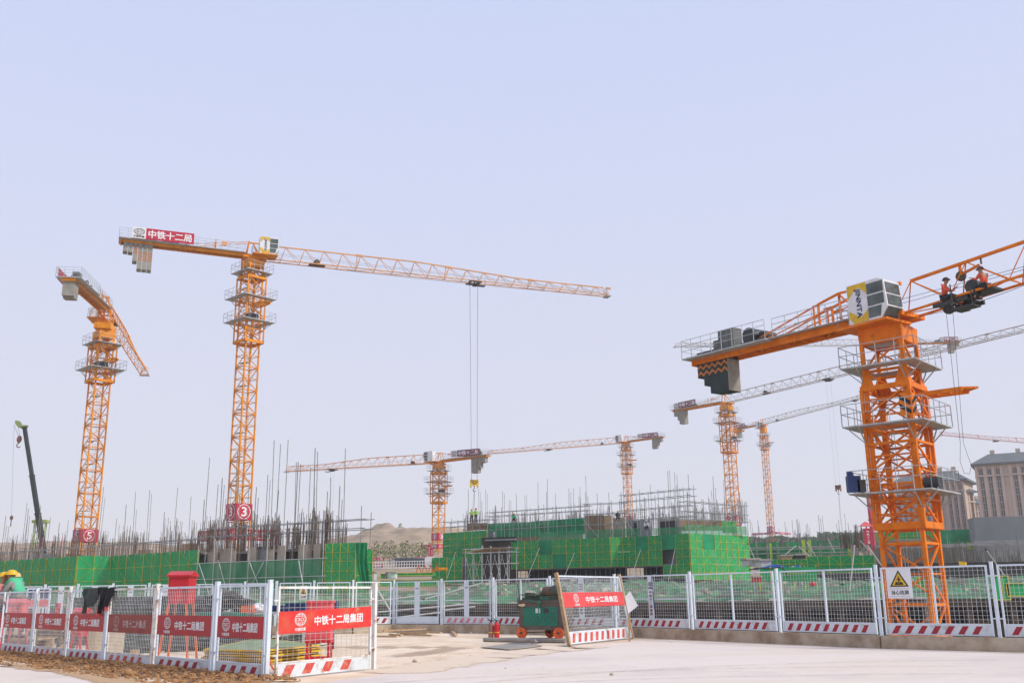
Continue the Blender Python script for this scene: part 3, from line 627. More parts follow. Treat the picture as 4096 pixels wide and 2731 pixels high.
# ------------------------------------------------------------------ fence panels
def fence_panel(A, B, h, label, kick="stripes", mull=None, mid=False, plate=None, sign=None, near=False, post=True, sx=.11, sy=.11, frame=None, wire=None, vert=None, top2=None, group="white mesh fence panels", posts="B", lean=None, kickh=.29, signz=(.76, 1.18), stripe=(.15, .34)):
    """A, B: feet of the two posts on the ground line"""
    A, B = Vector(A), Vector(B); Uv = (B - A); Lp = Uv.length; U = Uv.normalized(); V = Vector(vert) if vert else Vector((0, 0, 1))
    N = U.cross(V).normalized(); N = N if N.y < 0 else -N
    root = thing("fence_panel", label, "fence panel", A, group)
    fm = frame or WHITEP; g = .125 if post else .0; V = (V + U * random.uniform(-.008, .008) + Vector((0, random.uniform(-.012, .012), 0))).normalized() if not vert else V
    P = lambda u, v, n=0: A + U * u + V * v + N * n
    u0, u1 = g, Lp - g; v0, v1 = .03, h * .955
    f = MB(); t = .045
    f.bar(P(u0, v1), P(u1, v1), t * 1.1, t); f.bar(P(u0 + t / 2, v0), P(u0 + t / 2, v1 - t / 2), t, t, U); f.bar(P(u1 - t / 2, v0), P(u1 - t / 2, v1 - t / 2), t, t, U); f.bar(P(u0 + t, v0 + kickh), P(u1 - t, v0 + kickh), t * .8, t * .6)
    mus = [u0 + (u1 - u0) * m for m in (mull or [])]
    for m in mus: f.bar(P(m, v0 + kickh), P(m, v1), t, t, U)
    if mid: f.bar(P(u0 + t, h * .53), P(u1 - t, h * .53), t * .8, t * .8)
    for u in (u0 - .05, u1 + .05):
        for v in (h * .25, h * .82): f.bar(P(u - .05, v), P(u + .05, v), .03, .03) if post else None
    f.build("frame", fm, root)
    k = MB(); k.obox(P(u0 + .01, v0, -.004), U * (u1 - u0 - .02), V * kickh, N * .016); kp = k.build("kick_plate", PLATE if kick != "blank" else WHITEP, root)
    if kick != "blank":
        sm = {"stripes": REDS, "pink": REDF, "faded": REDL}[kick]; w_, gap = stripe; n = int((u1 - u0 - .25) / gap)
        s_ = MB()
        for i in range(n):
            a = u0 + .16 + i * gap; s_.prism([P(a, v0 + .04, .013), P(a + w_, v0 + .04, .013), P(a + w_ + .13, v0 + kickh - .05, .013), P(a + .13, v0 + kickh - .05, .013)], N * .003)
        s_.build("stripe_marking", sm, kp)
    wmb = MB(); r = .0032 if not near else .0032; vb = v0 + kickh; n = max(2, int((u1 - u0) / sx)); ny = max(2, int((v1 - vb) / sy))
    for i in range(1, n):
        u = u0 + (u1 - u0) * i / n; wmb.bar(P(u, vb), P(u, v1), r * 2)
    for j in range(1, ny):
        v = vb + (v1 - vb) * j / ny; wob = .006 * math.sin(j * 2.3); wmb.bar(P(u0, v, .006), P(u1, v + wob, .006), r * 2)
    wmb.build("wire_mesh", wire or WIRE, root)
    if post:
        pts = ([0] if "A" in posts else []) + ([Lp] if "B" in posts else [])
        for u in pts:
            pm = MB(); pm.bar(P(u, -.02), P(u, h), .075, .075, U); pm.bar(P(u, h), P(u, h + .02), .085, .085, U); pm.bar(P(u, -.02), P(u, .0), .16, .16, U); pm.build("post", fm, root)
    if plate:
        pc = (u0 + u1) / 2 if plate is True or plate == "text" or plate == "small" else u0 + (u1 - u0) * plate[1]; ps = plate if isinstance(plate, str) else (plate[0] if isinstance(plate, tuple) else "")
        m = MB(); m.obox(P(pc - .13, vb, .012), U * .26, V * (v1 - vb), N * .012); pp = m.build("name_plate", WHITEP, root)
        l = MB(); o = P(pc, v1 - .2, .028); 
        if ps == "text":
            emblem(l, o - V * .08, U * .09, V * .065, .12); write(l, "中国铁建", o - U * .1 - V * .24, U * .2, V * .055, .03)
            l.build("emblem", LETTERR, pp); l2 = MB(); y = v1 - .50; st = (y - vb - .1) / 7
            for i, ch in enumerate("中铁十二局集团"): write(l2, ch, P(pc - .06, y - i * st - st * .85, .028), U * .12, V * (st * .72 if ch != "二" else st * .5), .03)
            l2.build("lettering", LETTERR, pp)
        elif ps == "small":
            write(l, "中国铁建", o - U * .075 - V * .1, U * .15, V * .035, .03); l.build("lettering", BLACK, pp)
    if sign:
        sc, lc, fade = sign; z0, z1 = signz; tilt = top2 or 0
        m = MB(); a = P(u0 + .02, z0, .02); m.obox(a, U * (u1 - u0 - .04) + V * tilt, V * (z1 - z0), N * .008); sg = m.build("sign_board", sc, root)
        W_ = u1 - u0 - .04; Uw = (U * W_ + V * tilt) / W_; b = a + N * .010; hz = z1 - z0
        l = MB(); ce = b + Uw * W_ * (.20 + fade) + V * hz * .60; emblem(l, ce, Uw * hz * .36, V * hz * .29, .09); l.build("emblem", lc, sg)
        l = MB(); write(l, "中国铁建", ce - Uw * hz * .36 - V * hz * .52, Uw * hz * .72, V * hz * .15, .03); write(l, "中铁十二局集团", b + Uw * W_ * (.345 + fade) + V * hz * .28, Uw * W_ * .535, V * hz * .42, .03); l.build("lettering", lc, sg)
    return root
ordw = ["far right edge", "right edge"]
far_specs = [
    ("far row panel cut by the right picture edge", dict(mull=[.5], posts="AB")),
    ("far row panel with the yellow pit warning sign, in front of the biggest crane", dict(mull=[.5])),
    ("far row panel just left of the one with the pit warning sign", dict(mull=[.5])),
    ("far row panel below the bright green corner of the building", dict(mull=[.5])),
    ("far row panel with red vertical writing and a blue paint streak on its middle plate", dict(mid=True, plate="text")),
    ("far row panel with a vertical name plate, half hidden behind the leaning panel", dict(mid=True, plate="text")),
    ("far row panel behind the green threading machine", dict(mull=[.5])),
    ("far row panel with peeled pink stripes on its foot", dict(mid=True, plate="small", kick="pink")),
    ("far row panel with a plain unstriped foot plate, left of the pink striped one", dict(mid=True, plate="small", kick="blank")),
    ("far row panel showing just right of the gate post", dict(mull=[.5])),
    ("far row panel seen through the right half of the gate", dict(mull=[.5])),
    ("far row panel behind the pink box inside the yard", dict(mull=[.5])),
    ("far row panel with the small triangular warning sign behind the gate", dict(mull=[.5], posts="AB")),
    ("far row panel behind the tall corner post of the near fence", dict(mull=[.5])),
    ("far row panel behind the dark coupling pile", dict(mull=[.5])),
    ("far row panel right behind the red cabinet on orange legs", dict(mid=True, plate="small")),
    ("far row panel left behind the red cabinet on orange legs", dict(mid=True, plate="small")),
    ("far row panel behind the hanging black jacket", dict(mid=True, plate="small")),
    ("far row panel behind the hanging grey green jacket", dict(mid=True, plate="small")),
    ("far row panel behind the worker in the green vest", dict(mid=True)),
]
for i, (lb, kw) in enumerate(far_specs):
    a, b = FP[i + 1], FP[i]
    kw.setdefault("posts", "A"); fence_panel(a, b, 1.85, lb, **kw)
near_specs = [
    ("near row panel at the corner post, lumps of soil against its foot", dict(sign=(SIGNR, LETTER, 0), kick="stripes")),
    ("near row panel in front of the red cabinet's orange legs", dict(sign=(SIGNR, LETTER, 0), kick="stripes")),
    ("near row panel with the most faded rusty sign", dict(sign=(SIGNF, LETTERF, 0), kick="faded", frame=WHITEQ)),
    ("near row panel with both jackets hanging over its top rail", dict(sign=(SIGNR, LETTER, 0), kick="stripes")),
    ("near row panel in front of the timber table, left of the jackets", dict(sign=(SIGNR, LETTER, 0), kick="faded", frame=WHITEQ)),
    ("near row panel in front of the worker in the green vest", dict(sign=(SIGNR, LETTER, -.08), kick="stripes")),
    ("near row panel cut by the left picture edge", dict(sign=(SIGNR, LETTER, 0), kick="stripes", posts="A")),
]
for i, (lb, kw) in enumerate(near_specs):
    kw.setdefault("posts", "B"); fence_panel(NP[i + 1], NP[i], 1.85, lb, near=True, sx=.085, sy=.085, kickh=.26, stripe=(.18, .40), group="near fence panels with red company signs", **kw)
# gate panel between the corner post and the gate post, free standing frame
gd = (NP8 - NP7); gL = gd.length; gu = gd.normalized()
gate = fence_panel(NP7 + gu * .10, NP8 - gu * .02, 1.80, "worn gate panel with a bright red tilted sign and faded foot stripes", kick="faded", sign=(SIGNB, LETTER, .015), post=True, posts="B", sx=.15, sy=.125, frame=WHITEQ, wire=WIREY, near=False, top2=.06, kickh=.28, stripe=(.24, .56), signz=(.84, 1.26), group=None)
# leaning loose panel: four measured corners
lb_ = atz(2281, 2580, .02); rb_ = atz(2527, 2552, .02)
def top_at(px, py, base, back):
    d = ray(px, py); t = (base.y + back) / d.y; return Vector((d.x * t, d.y * t, EYE + d.z * t))
ltp = top_at(2228, 2290, lb_, .55)
vv = ltp - lb_; hh_ = vv.length
lean = fence_panel(lb_, rb_, hh_, "loose panel leaning backwards with a pinkish red sign, timber posts on both sides", kick="faded", sign=(SIGNP, LETTER, 0), post=False, mid=True, vert=tuple(vv.normalized()), sx=.10, sy=.10, near=True, kickh=.36, stripe=(.19, .42), signz=(hh_ * .51, hh_ * .72), group=None)
for p in (lb_, rb_):
    m = MB(); d = (rb_ - lb_).normalized(); s_ = -d if p is lb_ else d; m.bar(p + s_ * .06, p + s_ * .06 + vv * 1.0, .10, .10, d); m.build("timber_post", PLANK, lean)
# ------------------------------------------------------------------ warning signs on the fence
def pit_sign(P, U, w_, h_, label):
    U = U.normalized(); V = Vector((0, 0, 1)); N = U.cross(V); N = N if N.y < 0 else -N
    r = thing("warning_sign", label, "warning sign", P)
    m = MB(); m.obox(P, U * w_, V * h_, N * .012); bd = m.build("board", WHITE, r)
    q = lambda a, b, n=.014: P + U * w_ * a + V * h_ * b + N * n
    m = MB(); m.prism([q(.12, .38), q(.88, .38), q(.5, .92)], N * .002); t = m.build("triangle", BLACK, r)
    m = MB(); m.prism([q(.21, .42, .017), q(.79, .42, .017), q(.5, .84, .017)], N * .002); m.build("yellow_field", YEL, t)
    m = MB(); c = q(.5, .52, .021)
    m.prism([q(.32, .44, .020), q(.68, .44, .020), q(.64, .52, .020), q(.56, .54, .020), q(.52, .49, .020), q(.46, .49, .020), q(.43, .54, .020), q(.36, .52, .020)], N * .001)
    m.prism([q(.47, .50, .022), q(.52, .50, .022), q(.54, .60, .022), q(.53, .655, .022), q(.47, .655, .022), q(.48, .60, .022)], N * .001)
    m.prism([q(.40, .60, .024), q(.42, .59, .024), q(.5, .64, .024), q(.58, .60, .024), q(.60, .61, .024), q(.5, .67, .024)], N * .001)
    ring = [q(.5 + .028 * math.cos(a), .695 + .02 * math.sin(a), .022) for a in [2 * math.pi * i / 10 for i in range(10)]]; m.prism(ring, N * .001)
    m.build("pictogram", BLACK, t)
    m = MB(); write(m, "当心坑洞", q(.16, .12), U * w_ * .68, V * h_ * .14, .02)
    for a, b, c_, d_ in ((.1, .06, .9, .065), (.1, .31, .9, .315)): m.prism([q(a, b), q(c_, b), q(c_, d_), q(a, d_)], N * .001)
    m.build("lettering", BLACK, bd)
    return r
pn = FP[1] - FP[2]; u_ = pn.normalized(); n_ = Vector((u_.y, -u_.x, 0)); n_ = n_ if n_.y < 0 else -n_
a_ = atD(3550, 2391, FP[2].y - .42); a_ = onplane(3554, 2392, FP[2] + n_ * .05, math.atan2(u_.y, u_.x))
pit_sign(a_, u_, .66, .80, "white board with yellow triangle warning of pits, before the biggest crane")
u2 = (FP[12] - FP[13]).normalized(); a_ = onplane(1197, 2396, FP[13] + Vector((0, -.06, 0)), math.atan2(u2.y, u2.x))
pit_sign(a_, u2, .34, .56, "small narrow pit warning board on the far fence, seen through the gate")
# blue streak belongs to the plate
m = MB(); pu = (FP[4] - FP[5]).normalized(); pn_ = Vector((pu.y, -pu.x, 0)); pn_ = pn_ if pn_.y < 0 else -pn_
mid_ = (FP[4] + FP[5]) / 2 + pn_ * .032
for z0_, z1_, x0_, x1_ in ((1.28, 1.76, .085, .075), (.62, 1.24, .14, .095)):
    m.prism([mid_ + pu * x0_ + Vector((0, 0, z0_)), mid_ + pu * (x0_ + .045) + Vector((0, 0, z0_)), mid_ + pu * (x1_ + .045) + Vector((0, 0, z1_)), mid_ + pu * x1_ + Vector((0, 0, z1_))], pn_ * .003)
pl = [o for o in COL.objects if o.get("label", "").startswith("far row panel with red vertical")][0]
m.build("paint_streak", mat("teal_streak", (.01, .13, .25), (.01, .09, .2), .5, 5), pl)
# lamp on the fence at the right
q = onplane(3838, 2266, FP[1] , math.atan2(u_.y, u_.x)); r = thing("yellow_lamp", "small yellow lamp sitting on the far fence rail right of the big crane", "lamp", q)
m = MB(); m.prism([q + u_ * a + Vector((0, 0, b)) for a, b in ((.0, .02), (.14, .0), (.16, .11), (-.01, .14))], -n_ * .12); m.build("housing", YEL, r)
m = MB(); m.bar(q + u_ * .07 + Vector((0, 0, .0)) - n_ * .06, q + u_ * .07 + Vector((0, 0, -.06)) - n_ * .06, .03); m.build("bracket", DARKM, r)

# ------------------------------------------------------------------ scaffold screens
def screens(root, pts, zt, cols, rows, w_rows, m_mat, skip=(), holes=(), bb=.035, name="scaffold_screen", counter=[0]):
    """panels along the line pts[0]-pts[1]; each panel a 2x2 frame with both diagonals"""
    A, B = pts; L = (B - A).length; U = (B - A).normalized(); n = max(1, cols); pw = L / n; N = Vector((U.y, -U.x, 0)); N = N if N.y < 0 else -N
    for j in range(rows):
        for i in range(n):
            if (i, j) in skip: continue
            z1 = zt - j * w_rows; o = A + U * (i * pw); o = Vector((o.x, o.y, z1 - w_rows)); off = N * (.01 * ((i + j) % 3))
            m = MB(); m.obox(o + off + U * .012, U * (pw - .024), N * .02, (0, 0, w_rows - .02))
            mm = NETG if (i, j) in holes else m_mat
            p = m.build(name, mm, root)
            f = MB(); q = lambda a, b: o + off + U * pw * a + Vector((0, 0, w_rows * b)) + N * .045
            for a in (.01, .5, .99): f.bar(q(a, 0), q(a, 1), bb, .03, U)
            for b in (.01, .5): f.bar(q(0, b), q(1, b), bb * .8, .03)
            f.bar(q(0, 0), q(1, 1), bb * .55, .015); f.bar(q(0, 1), q(1, 0), bb * .55, .015)
            if (i, j) not in holes: f.build("frame", YFR, p)
def wallbox(root, pts, z0, z1, back, th, m, name):
    b = MB()
    for A, B in zip(pts, pts[1:]):
        U = (B - A).normalized(); N = Vector((-U.y, U.x, 0)); N = N if N.y > 0 else -N
        b.obox(Vector((A.x, A.y, z0)) + N * back, (B - A).length * U, N * th, (0, 0, z1 - z0))
    return b.build(name, m, root)
def scaffold(root, A, B, z0, ztops, step, levels, m=PIPE, depth=1.0, r=.035, name="scaffold", jit=.35):
    U = (B - A).normalized(); L = (B - A).length; N = Vector((-U.y, U.x, 0)); N = N if N.y > 0 else -N; b = MB(); n = int(L / step)
    for i in range(n + 1):
        for k, dd in enumerate((0, depth)):
            p = A + U * (L * i / n) + N * dd; zt = ztops + random.uniform(-jit, jit)
            b.tube((p.x, p.y, z0), (p.x + random.uniform(-.05, .05), p.y, zt), r, 5)
        for z in levels: b.tube((A + U * (L * i / n)).to_tuple()[:2] + (z,), (A + U * (L * i / n) + N * depth).to_tuple()[:2] + (z,), r * .8, 4)
    for z in levels:
        for dd in (0, depth): a = A + N * dd - U * .4; c = B + N * dd + U * .4; b.tube((a.x, a.y, z + random.uniform(-.04, .04)), (c.x, c.y, z + random.uniform(-.04, .04)), r, 5)
    return b.build(name, m, root)
def rebar_field(root, A, B, z0, depth, n, hmin, hmax, per=8, Nn=None, tall=0, tmin=4, tmax=7, m=REBAR, r=.02, tr=.032, spread=.9):
    U = (B - A).normalized(); L = (B - A).length; N = Nn or Vector((-U.y, U.x, 0)); N = N if N.y > 0 else -N
    for i in range(n):
        c = A + U * L * ((i + random.uniform(.1, .9)) / n) + N * random.uniform(.3, depth); h = random.uniform(hmin, hmax); b = MB(); lx = random.uniform(-.06, .06)
        kk = random.choice((per - 3, per, per + 3)); wx = random.uniform(.15, spread); wy = random.uniform(.15, spread * .6)
        for k in range(kk):
            x = c.x + random.uniform(-wx, wx); y = c.y + random.uniform(-wy, wy); hh = h * random.uniform(.75, 1.08)
            b.tube((x, y, z0), (x + lx + random.uniform(-.05, .05), y, z0 + hh), r, 4)
        for z in (.5, 1.0, 1.6):
            if z < h and random.random() < .45: b.tube((c.x - wx, c.y, z0 + z), (c.x + wx, c.y, z0 + z), r * .8, 4)
        b.build("column_rebar", m, root)
    for i in range(tall):
        c = A + U * L * ((i + random.uniform(.05, .95)) / tall) + N * random.uniform(.2, depth * .6); h = random.uniform(tmin, tmax); b = MB()
        lx = random.uniform(-.12, .12); b.tube((c.x, c.y, z0), (c.x + lx, c.y, z0 + h), tr, 5)
        if random.random() < .4: b.tube((c.x + .22, c.y, z0), (c.x + .22 + lx, c.y, z0 + h * random.uniform(.7, 1.02)), tr * .8, 5)
        b.build("standing_pipe", PIPE if i % 3 else REBARG, root)

# ------------------------------------------------------------------ left building
ZL = 5.6
LA = atz(-260, 2261, ZL); LBp = atz(312, 2222, ZL); LC = atz(446, 2222, ZL); LD = atz(800, 2197, ZL); LE = atz(1302, 2172, ZL); LF = atz(1425, 2168, ZL); LG = atz(1492, 2168, ZL)
left = thing("building_shell", "left unfinished building behind green screens, thick with standing rebar", "building under construction", Vector((LC.x, LC.y + 4, 0)))
screens(left, (LA, LBp), ZL, 11, 2, 2.45, GREEN)
screens(left, (LBp, LC), ZL, 1, 2, 2.45, GREEN2)  # sun-facing bay, its light partly painted by the brighter green
screens(left, (LC, LD), ZL, 5, 2, 2.45, GREEN)
line = [LA, LBp, LC, LD]
wallbox(left, line, -5.2, 5.2, 1.2, .3, CONCG, "concrete_wall")
sl = MB(); 
NL = Vector((LF.x, LF.y, 0)).normalized(); NL2 = Vector((-.35, .94, 0)).normalized()
sl.prism([Vector((p.x, p.y + .25, 5.28)) for p in (LA, LBp, LC, LD)] + [Vector((p.x, p.y + 3.6, 5.28)) for p in (LD, LE)] + [Vector((LE.x, LE.y + .3, 5.28)), Vector((LF.x, LF.y + .3, 5.28)), LF + NL2 * 16 - Vector((0, 0, .32)), LA + NL2 * 20 - Vector((0, 0, .32))], (0, 0, .22))
sl.build("floor_slab", CONC, left)
# open bay: boards, rebar cages, low wall
U = (LE - LD).normalized(); N = Vector((-U.y, U.x, 0)); L = (LE - LD).length
x = 0; i = 0
for w_, kind in ((1.15, 'w'), (.35, 'g'), (2.0, 'w'), (.45, 'd'), (1.0, 'd'), (1.3, 'w'), (.9, 's'), (1.0, 'w'), (.35, 'g'), (.9, 'w'), (1.5, 'd'), (1.4, 'w'), (.3, 'g'), (.8, 'w')):
    if x + w_ > L: break
    o = LD + U * x + N * .9
    if kind in 'ws':
        m = MB(); m.obox((o.x, o.y, 1.9), U * (w_ - .04), N * .14, (0, 0, 3.75)); m.build("formwork_board", PLY if kind == 'w' else CONCG, left)
    x += w_
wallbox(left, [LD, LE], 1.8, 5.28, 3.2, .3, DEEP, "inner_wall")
for f in (.14, .30, .46, .72, .86, .96):
    c = LD + U * L * f + N * .45; b = MB()
    for k in range(5): b.tube((c.x - .18 + .09 * k, c.y, .9), (c.x - .18 + .09 * k, c.y, 5.9), .018, 4)
    z = 1.0
    while z < 5.9: b.tube((c.x - .2, c.y - .02, z), (c.x + .2, c.y - .02, z), .014, 4); z += .16
    b.build("column_cage", REBAR, left)
wallbox(left, [LD, LE, LF, LG], -5.2, 1.55, .55, .3, mat("pale_base_wall", (.62, .56, .46), (.5, .44, .36), .85, .9), "base_wall")
b = MB(); zt_ = zof(801, 2252, LD.y); zb_ = zof(801, 2330, LD.y)
for A_, B_ in ((LD, LE),):
    d = B_ - A_; b.obox(Vector((A_.x, A_.y, 1.6)) - N * .12, d, -N * .02, (0, 0, zt_ - 1.6))
b.build("safety_net", NETL, left)
scaffold(left, LD - N * .2, LE - N * .2, .0, 6.2, 2.05, (zt_ + .02, 3.05, 1.6), PIPEL, .8, .03, jit=.3)
for f, g_ in ((.03, .27), (.56, .38), (.45, .62), (.83, .98), (.2, .33)):
    b = MB(); a = LD + U * L * f - N * .35; c = LD + U * L * g_ - N * (1.4 if g_ > .9 or f < .1 else .35); b.tube((a.x, a.y, zt_ - .1), (c.x, c.y, .4), .035, 5); b.build("shoring_pole", PIPEL, left)
screens(left, (LE, LF), ZL, 2, 3, 1.45, GREEN2)
screens(left, (LF, LG), ZL - .55, 1, 2, 2.0, GREEN)
b = MB(); a = LF + Vector((0, -.35, 0)); nx = 8
vs = []
for j in range(10):
    for i in range(nx + 1):
        t = j / 9; wx = 1.15 - .25 * t; x0_ = .02 + .75 * t * t
        vs.append((a.x + x0_ + wx * i / nx * .8, a.y - .1 + .09 * math.sin(i * 1.9 + j * .5), ZL - .05 - t * 3.6 - .2 * t * i / nx))
b.add(vs, [(j * 9 + i, j * 9 + i + 1, (j + 1) * 9 + i + 1, (j + 1) * 9 + i) for j in range(9) for i in range(nx)]); b.build("hanging_net", NETD, left, smooth=True)
# rails, rebar and pipes above
scaffold(left, LA, LD, 5.3, 6.9, 2.2, (6.55,), PIPE, 1.0, .03, name="guard_rail", jit=.25)
scaffold(left, LD + N * .5, LF + N * .5, 5.3, 8.0, 2.4, (6.7, 7.45), PIPE, 1.2, .035, name="guard_rail", jit=.5)
rebar_field(left, LA, LD, 5.4, 14, 84, 1.5, 3.2, Nn=NL2, per=10, tall=24, tmin=3.6, tmax=7.0, r=.018, tr=.03, spread=1.0)
rebar_field(left, LD, LF, 5.4, 12, 44, 1.6, 3.6, Nn=NL2, per=11, tall=24, tmin=4.5, tmax=9.6, r=.022, tr=.036, spread=.8)
b = MB()
for i in range(9):
    c = LA + (LD - LA) * random.uniform(0, 1) + Vector((0, random.uniform(2, 10), 0)); b = MB(); b.obox((c.x, c.y, 5.5), (random.uniform(.8, 2.2), 0, 0), (0, .6, 0), (0, 0, random.uniform(.5, 1.1))); b.build("formwork_crate", WOOD if i % 2 else CONCG, left)
for px in (155, 168, 245): 
    c = atD(px, 2200, LA.y - 8); b = MB(); 
    for k in range(8): b.tube((c.x, c.y, 5.5 + k * .35), (c.x, c.y, 5.5 + k * .35 + .35), .05, 6)
    b.build("painted_pole", REDF, left)

# ------------------------------------------------------------------ centre building
ZC = 7.43
C0_ = atz(2045, 2165, ZC); C1_ = atz(2440, 2147, ZC); C2_ = atz(2490, 2147.5, ZC); C3_ = atz(2757, 2131, ZC); C4_ = atz(2992, 2142, ZC)
cen = thing("building_shell", "central unfinished building with green screens and a bright right face", "building under construction", Vector((C2_.x, C2_.y + 8, 2)))
H2 = 1.58
screens(cen, (C0_, C1_), ZC, 7, 2, H2, GREEN, holes=((2, 0), (3, 1)))
screens(cen, (C1_, C2_), ZC, 1, 2, H2, GREEN2)  # short sunlit return, brightened in the colour
screens(cen, (C2_, C3_), ZC, 5, 2, H2, GREEN, holes=((1, 0), (3, 0)), skip=((3, 1),))
dC = (C3_ - C2_).normalized(); screens(cen, (C2_ + dC * (C3_ - C2_).length * .6, C3_), ZC - 2 * H2, 2, 1, 1.3, GREEN)
screens(cen, (C3_, C4_), ZC, 5, 3, H2, GREEN2, holes=((1, 0),))  # sunlit right face: part of the light sits in the lighter green
zU = 8.97; K0 = atz(1773, 2131, zU); K1 = atz(1949, 2119, zU); zM = zof(1727, 2229, K0.y - 3); K2 = atz(1727, 2229, zM); K3 = atz(1850, 2226, zM)
screens(cen, (K0, K1), zU, 3, 2, 1.6, GREEN)
screens(cen, (K2, K3), zM, 2, 2, 1.6, GREEN); K3b = atz(1870, 2226, zM); K4 = atz(1945, 2224, zM); screens(cen, (K3b, K4), zM + .05, 1, 2, 1.6, GREEN)
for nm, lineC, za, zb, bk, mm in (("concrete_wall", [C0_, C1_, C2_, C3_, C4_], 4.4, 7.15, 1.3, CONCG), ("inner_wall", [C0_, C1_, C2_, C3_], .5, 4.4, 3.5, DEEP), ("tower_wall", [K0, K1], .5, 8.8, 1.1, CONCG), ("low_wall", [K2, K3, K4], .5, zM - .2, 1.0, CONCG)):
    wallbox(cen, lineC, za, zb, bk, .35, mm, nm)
s = MB(); s.prism([Vector((p.x, p.y + .2, 7.2)) for p in (K1, C0_, C1_, C2_, C3_, C4_)] + [Vector((C4_.x, C4_.y + 18, 7.2)), Vector((K1.x, K1.y + 14, 7.2))], (0, 0, .2)); s.build("floor_slab", CONCG, cen)
s = MB(); s.prism([Vector((p.x, p.y + .15, 4.15)) for p in (C0_, C1_, C2_, C3_)] + [Vector((C3_.x, C3_.y + 5, 4.15)), Vector((C0_.x, C0_.y + 5, 4.15))], (0, 0, .22)); s.build("lower_slab", CONCG, cen)
scaffold(cen, C0_ + Vector((0, 1.0, 0)), C3_ + Vector((0, 1, 0)), .8, 4.2, 1.2, (2.8,), PIPE, 1.0, .03, name="under_scaffold", jit=.02)
# upper storey: nets, formwork, concrete
yb_ = lambda px, D: atD(px, 2100, D)
def face(pa, pb, D0, D1, z0, z1, m, name, th=.15):
    A = yb_(pa, D0); B = yb_(pb, D1); A.z = B.z = 0; U = (B - A).normalized(); N = Vector((-U.y, U.x, 0)); b = MB(); b.obox(Vector((A.x, A.y, z0)), B - A, N * th, (0, 0, z1 - z0)); return b.build(name, m, cen)
zz = lambda y, px, D: zof(px, y, D)
face(1950, 2130, 122, 120, zz(2152, 1950, 122), zz(2093, 1950, 122), NETG, "safety_net", .02)
face(2130, 2345, 119, 114, zz(2140, 2200, 117), zz(2084, 2150, 119), NETG, "safety_net", .02)
face(2150, 2560, 116, 110, zz(2158, 2200, 116), zz(2128, 2200, 116), NETL, "safety_net", .02)
face(2205, 2335, 117.4, 115, zz(2140, 2200, 117), zz(2072, 2300, 115), NETG, "safety_net", .02)
face(1950, 2330, 125, 121, 7.35, zz(2098, 2100, 122), WOOD, "formwork_wall", .2)
face(1870, 1948, 124, 123, zz(2120, 1900, 124), zz(2093, 1900, 124), WOOD, "formwork_wall", .2)
face(2340, 2415, 114, 113, 7.38, zz(2061, 2380, 114), WOOD, "formwork_wall", .25)
face(2417, 2446, 113, 112.5, 7.38, zz(2061, 2440, 113), mat("fresh_boards", (.62, .42, .25), (.42, .27, .16), .8, 3, stretch=(3, 3, .3)), "formwork_wall", .25)
face(2452, 2500, 113, 112, 7.38, zz(2068, 2470, 112), PLY, "formwork_wall", .25)
face(2505, 2600, 114, 112, 7.38, zz(2078, 2550, 112), CONCG, "shear_wall", .3)
face(2535, 2560, 113.2, 113, 7.38, zz(2086, 2550, 112), DEEP, "door_shade_panel", .1)  # dark panel on the wall, painting the shade of a doorway
face(2630, 2720, 112, 110, 7.38, zz(2076, 2680, 112), CONC, "shear_wall", .3)
face(2640, 2700, 111.6, 110.2, 7.6, zz(2086, 2680, 112), DEEP, "door_shade_panel", .1)  # second doorway, its shade likewise a dark panel
face(2725, 2890, 110, 111, 8.0, zz(2078, 2800, 110), WOOD, "formwork_wall", .3)
face(2605, 2740, 108, 106, 7.45, zz(2108, 2700, 107), NETL, "safety_net", .02)
face(2740, 2985, 106, 110.5, 7.45, zz(2100, 2850, 108), NETL, "safety_net", .02)
A = yb_(2888, 109); B = yb_(2945, 110); screens(cen, (Vector((A.x, A.y, 0)), Vector((B.x, B.y, 0))), zz(2080, 2900, 109), 2, 1, 1.35, GREEN2)
Vz = lambda p, dy=0: Vector((p.x, p.y + dy, 0))
zr = lambda y, px, D: zof(px, y, D)
scaffold(cen, Vz(yb_(1950, 121)), Vz(yb_(2340, 113)), 7.35, 11.3, 1.25, (9.0, 10.6, 11.1), PIPE, 1.1, .03, jit=.5)
scaffold(cen, Vz(yb_(2345, 112)), Vz(C2_, -.3), 7.35, 12.0, 1.15, (8.9, 10.1, 11.2), PIPE, 1.1, .03, jit=.6)
scaffold(cen, Vz(C2_, -.2), Vz(C3_, -.2), 7.35, 12.0, 1.15, (9.2, 10.3, 11.3, 12.0), PIPE, 1.1, .03, jit=.6)
scaffold(cen, Vz(C3_, -.2), Vz(C4_, -.2), 7.35, 11.2, 1.15, (8.9, 9.7, 10.7), PIPE, 1.1, .03, jit=.6)
scaffold(cen, Vz(K0, .3), Vz(K1, .3), 8.8, 10.5, 1.2, (9.7, 10.3), PIPE, 1.4, .03, jit=.4)
Rc0, Rc1 = Vz(yb_(1800, 126)), Vz(yb_(2960, 113))
rebar_field(cen, Rc0, Rc1, 9.2, 12, 84, 1.4, 2.7, per=9, tall=40, tmin=3.0, tmax=6.4, m=REBARG, r=.016, tr=.028, spread=.9)
face(1926, 2066, 118.6, 117.2, .5, zz(2150, 1950, 119), DEEP, 'recess_shade_wall', .3); face(1940, 2060, 118.0, 116.6, zz(2162, 2000, 118), zz(2156, 2000, 118), CONCG, 'slab_edge', .4)  # near-black wall gives the recess its shade by colour
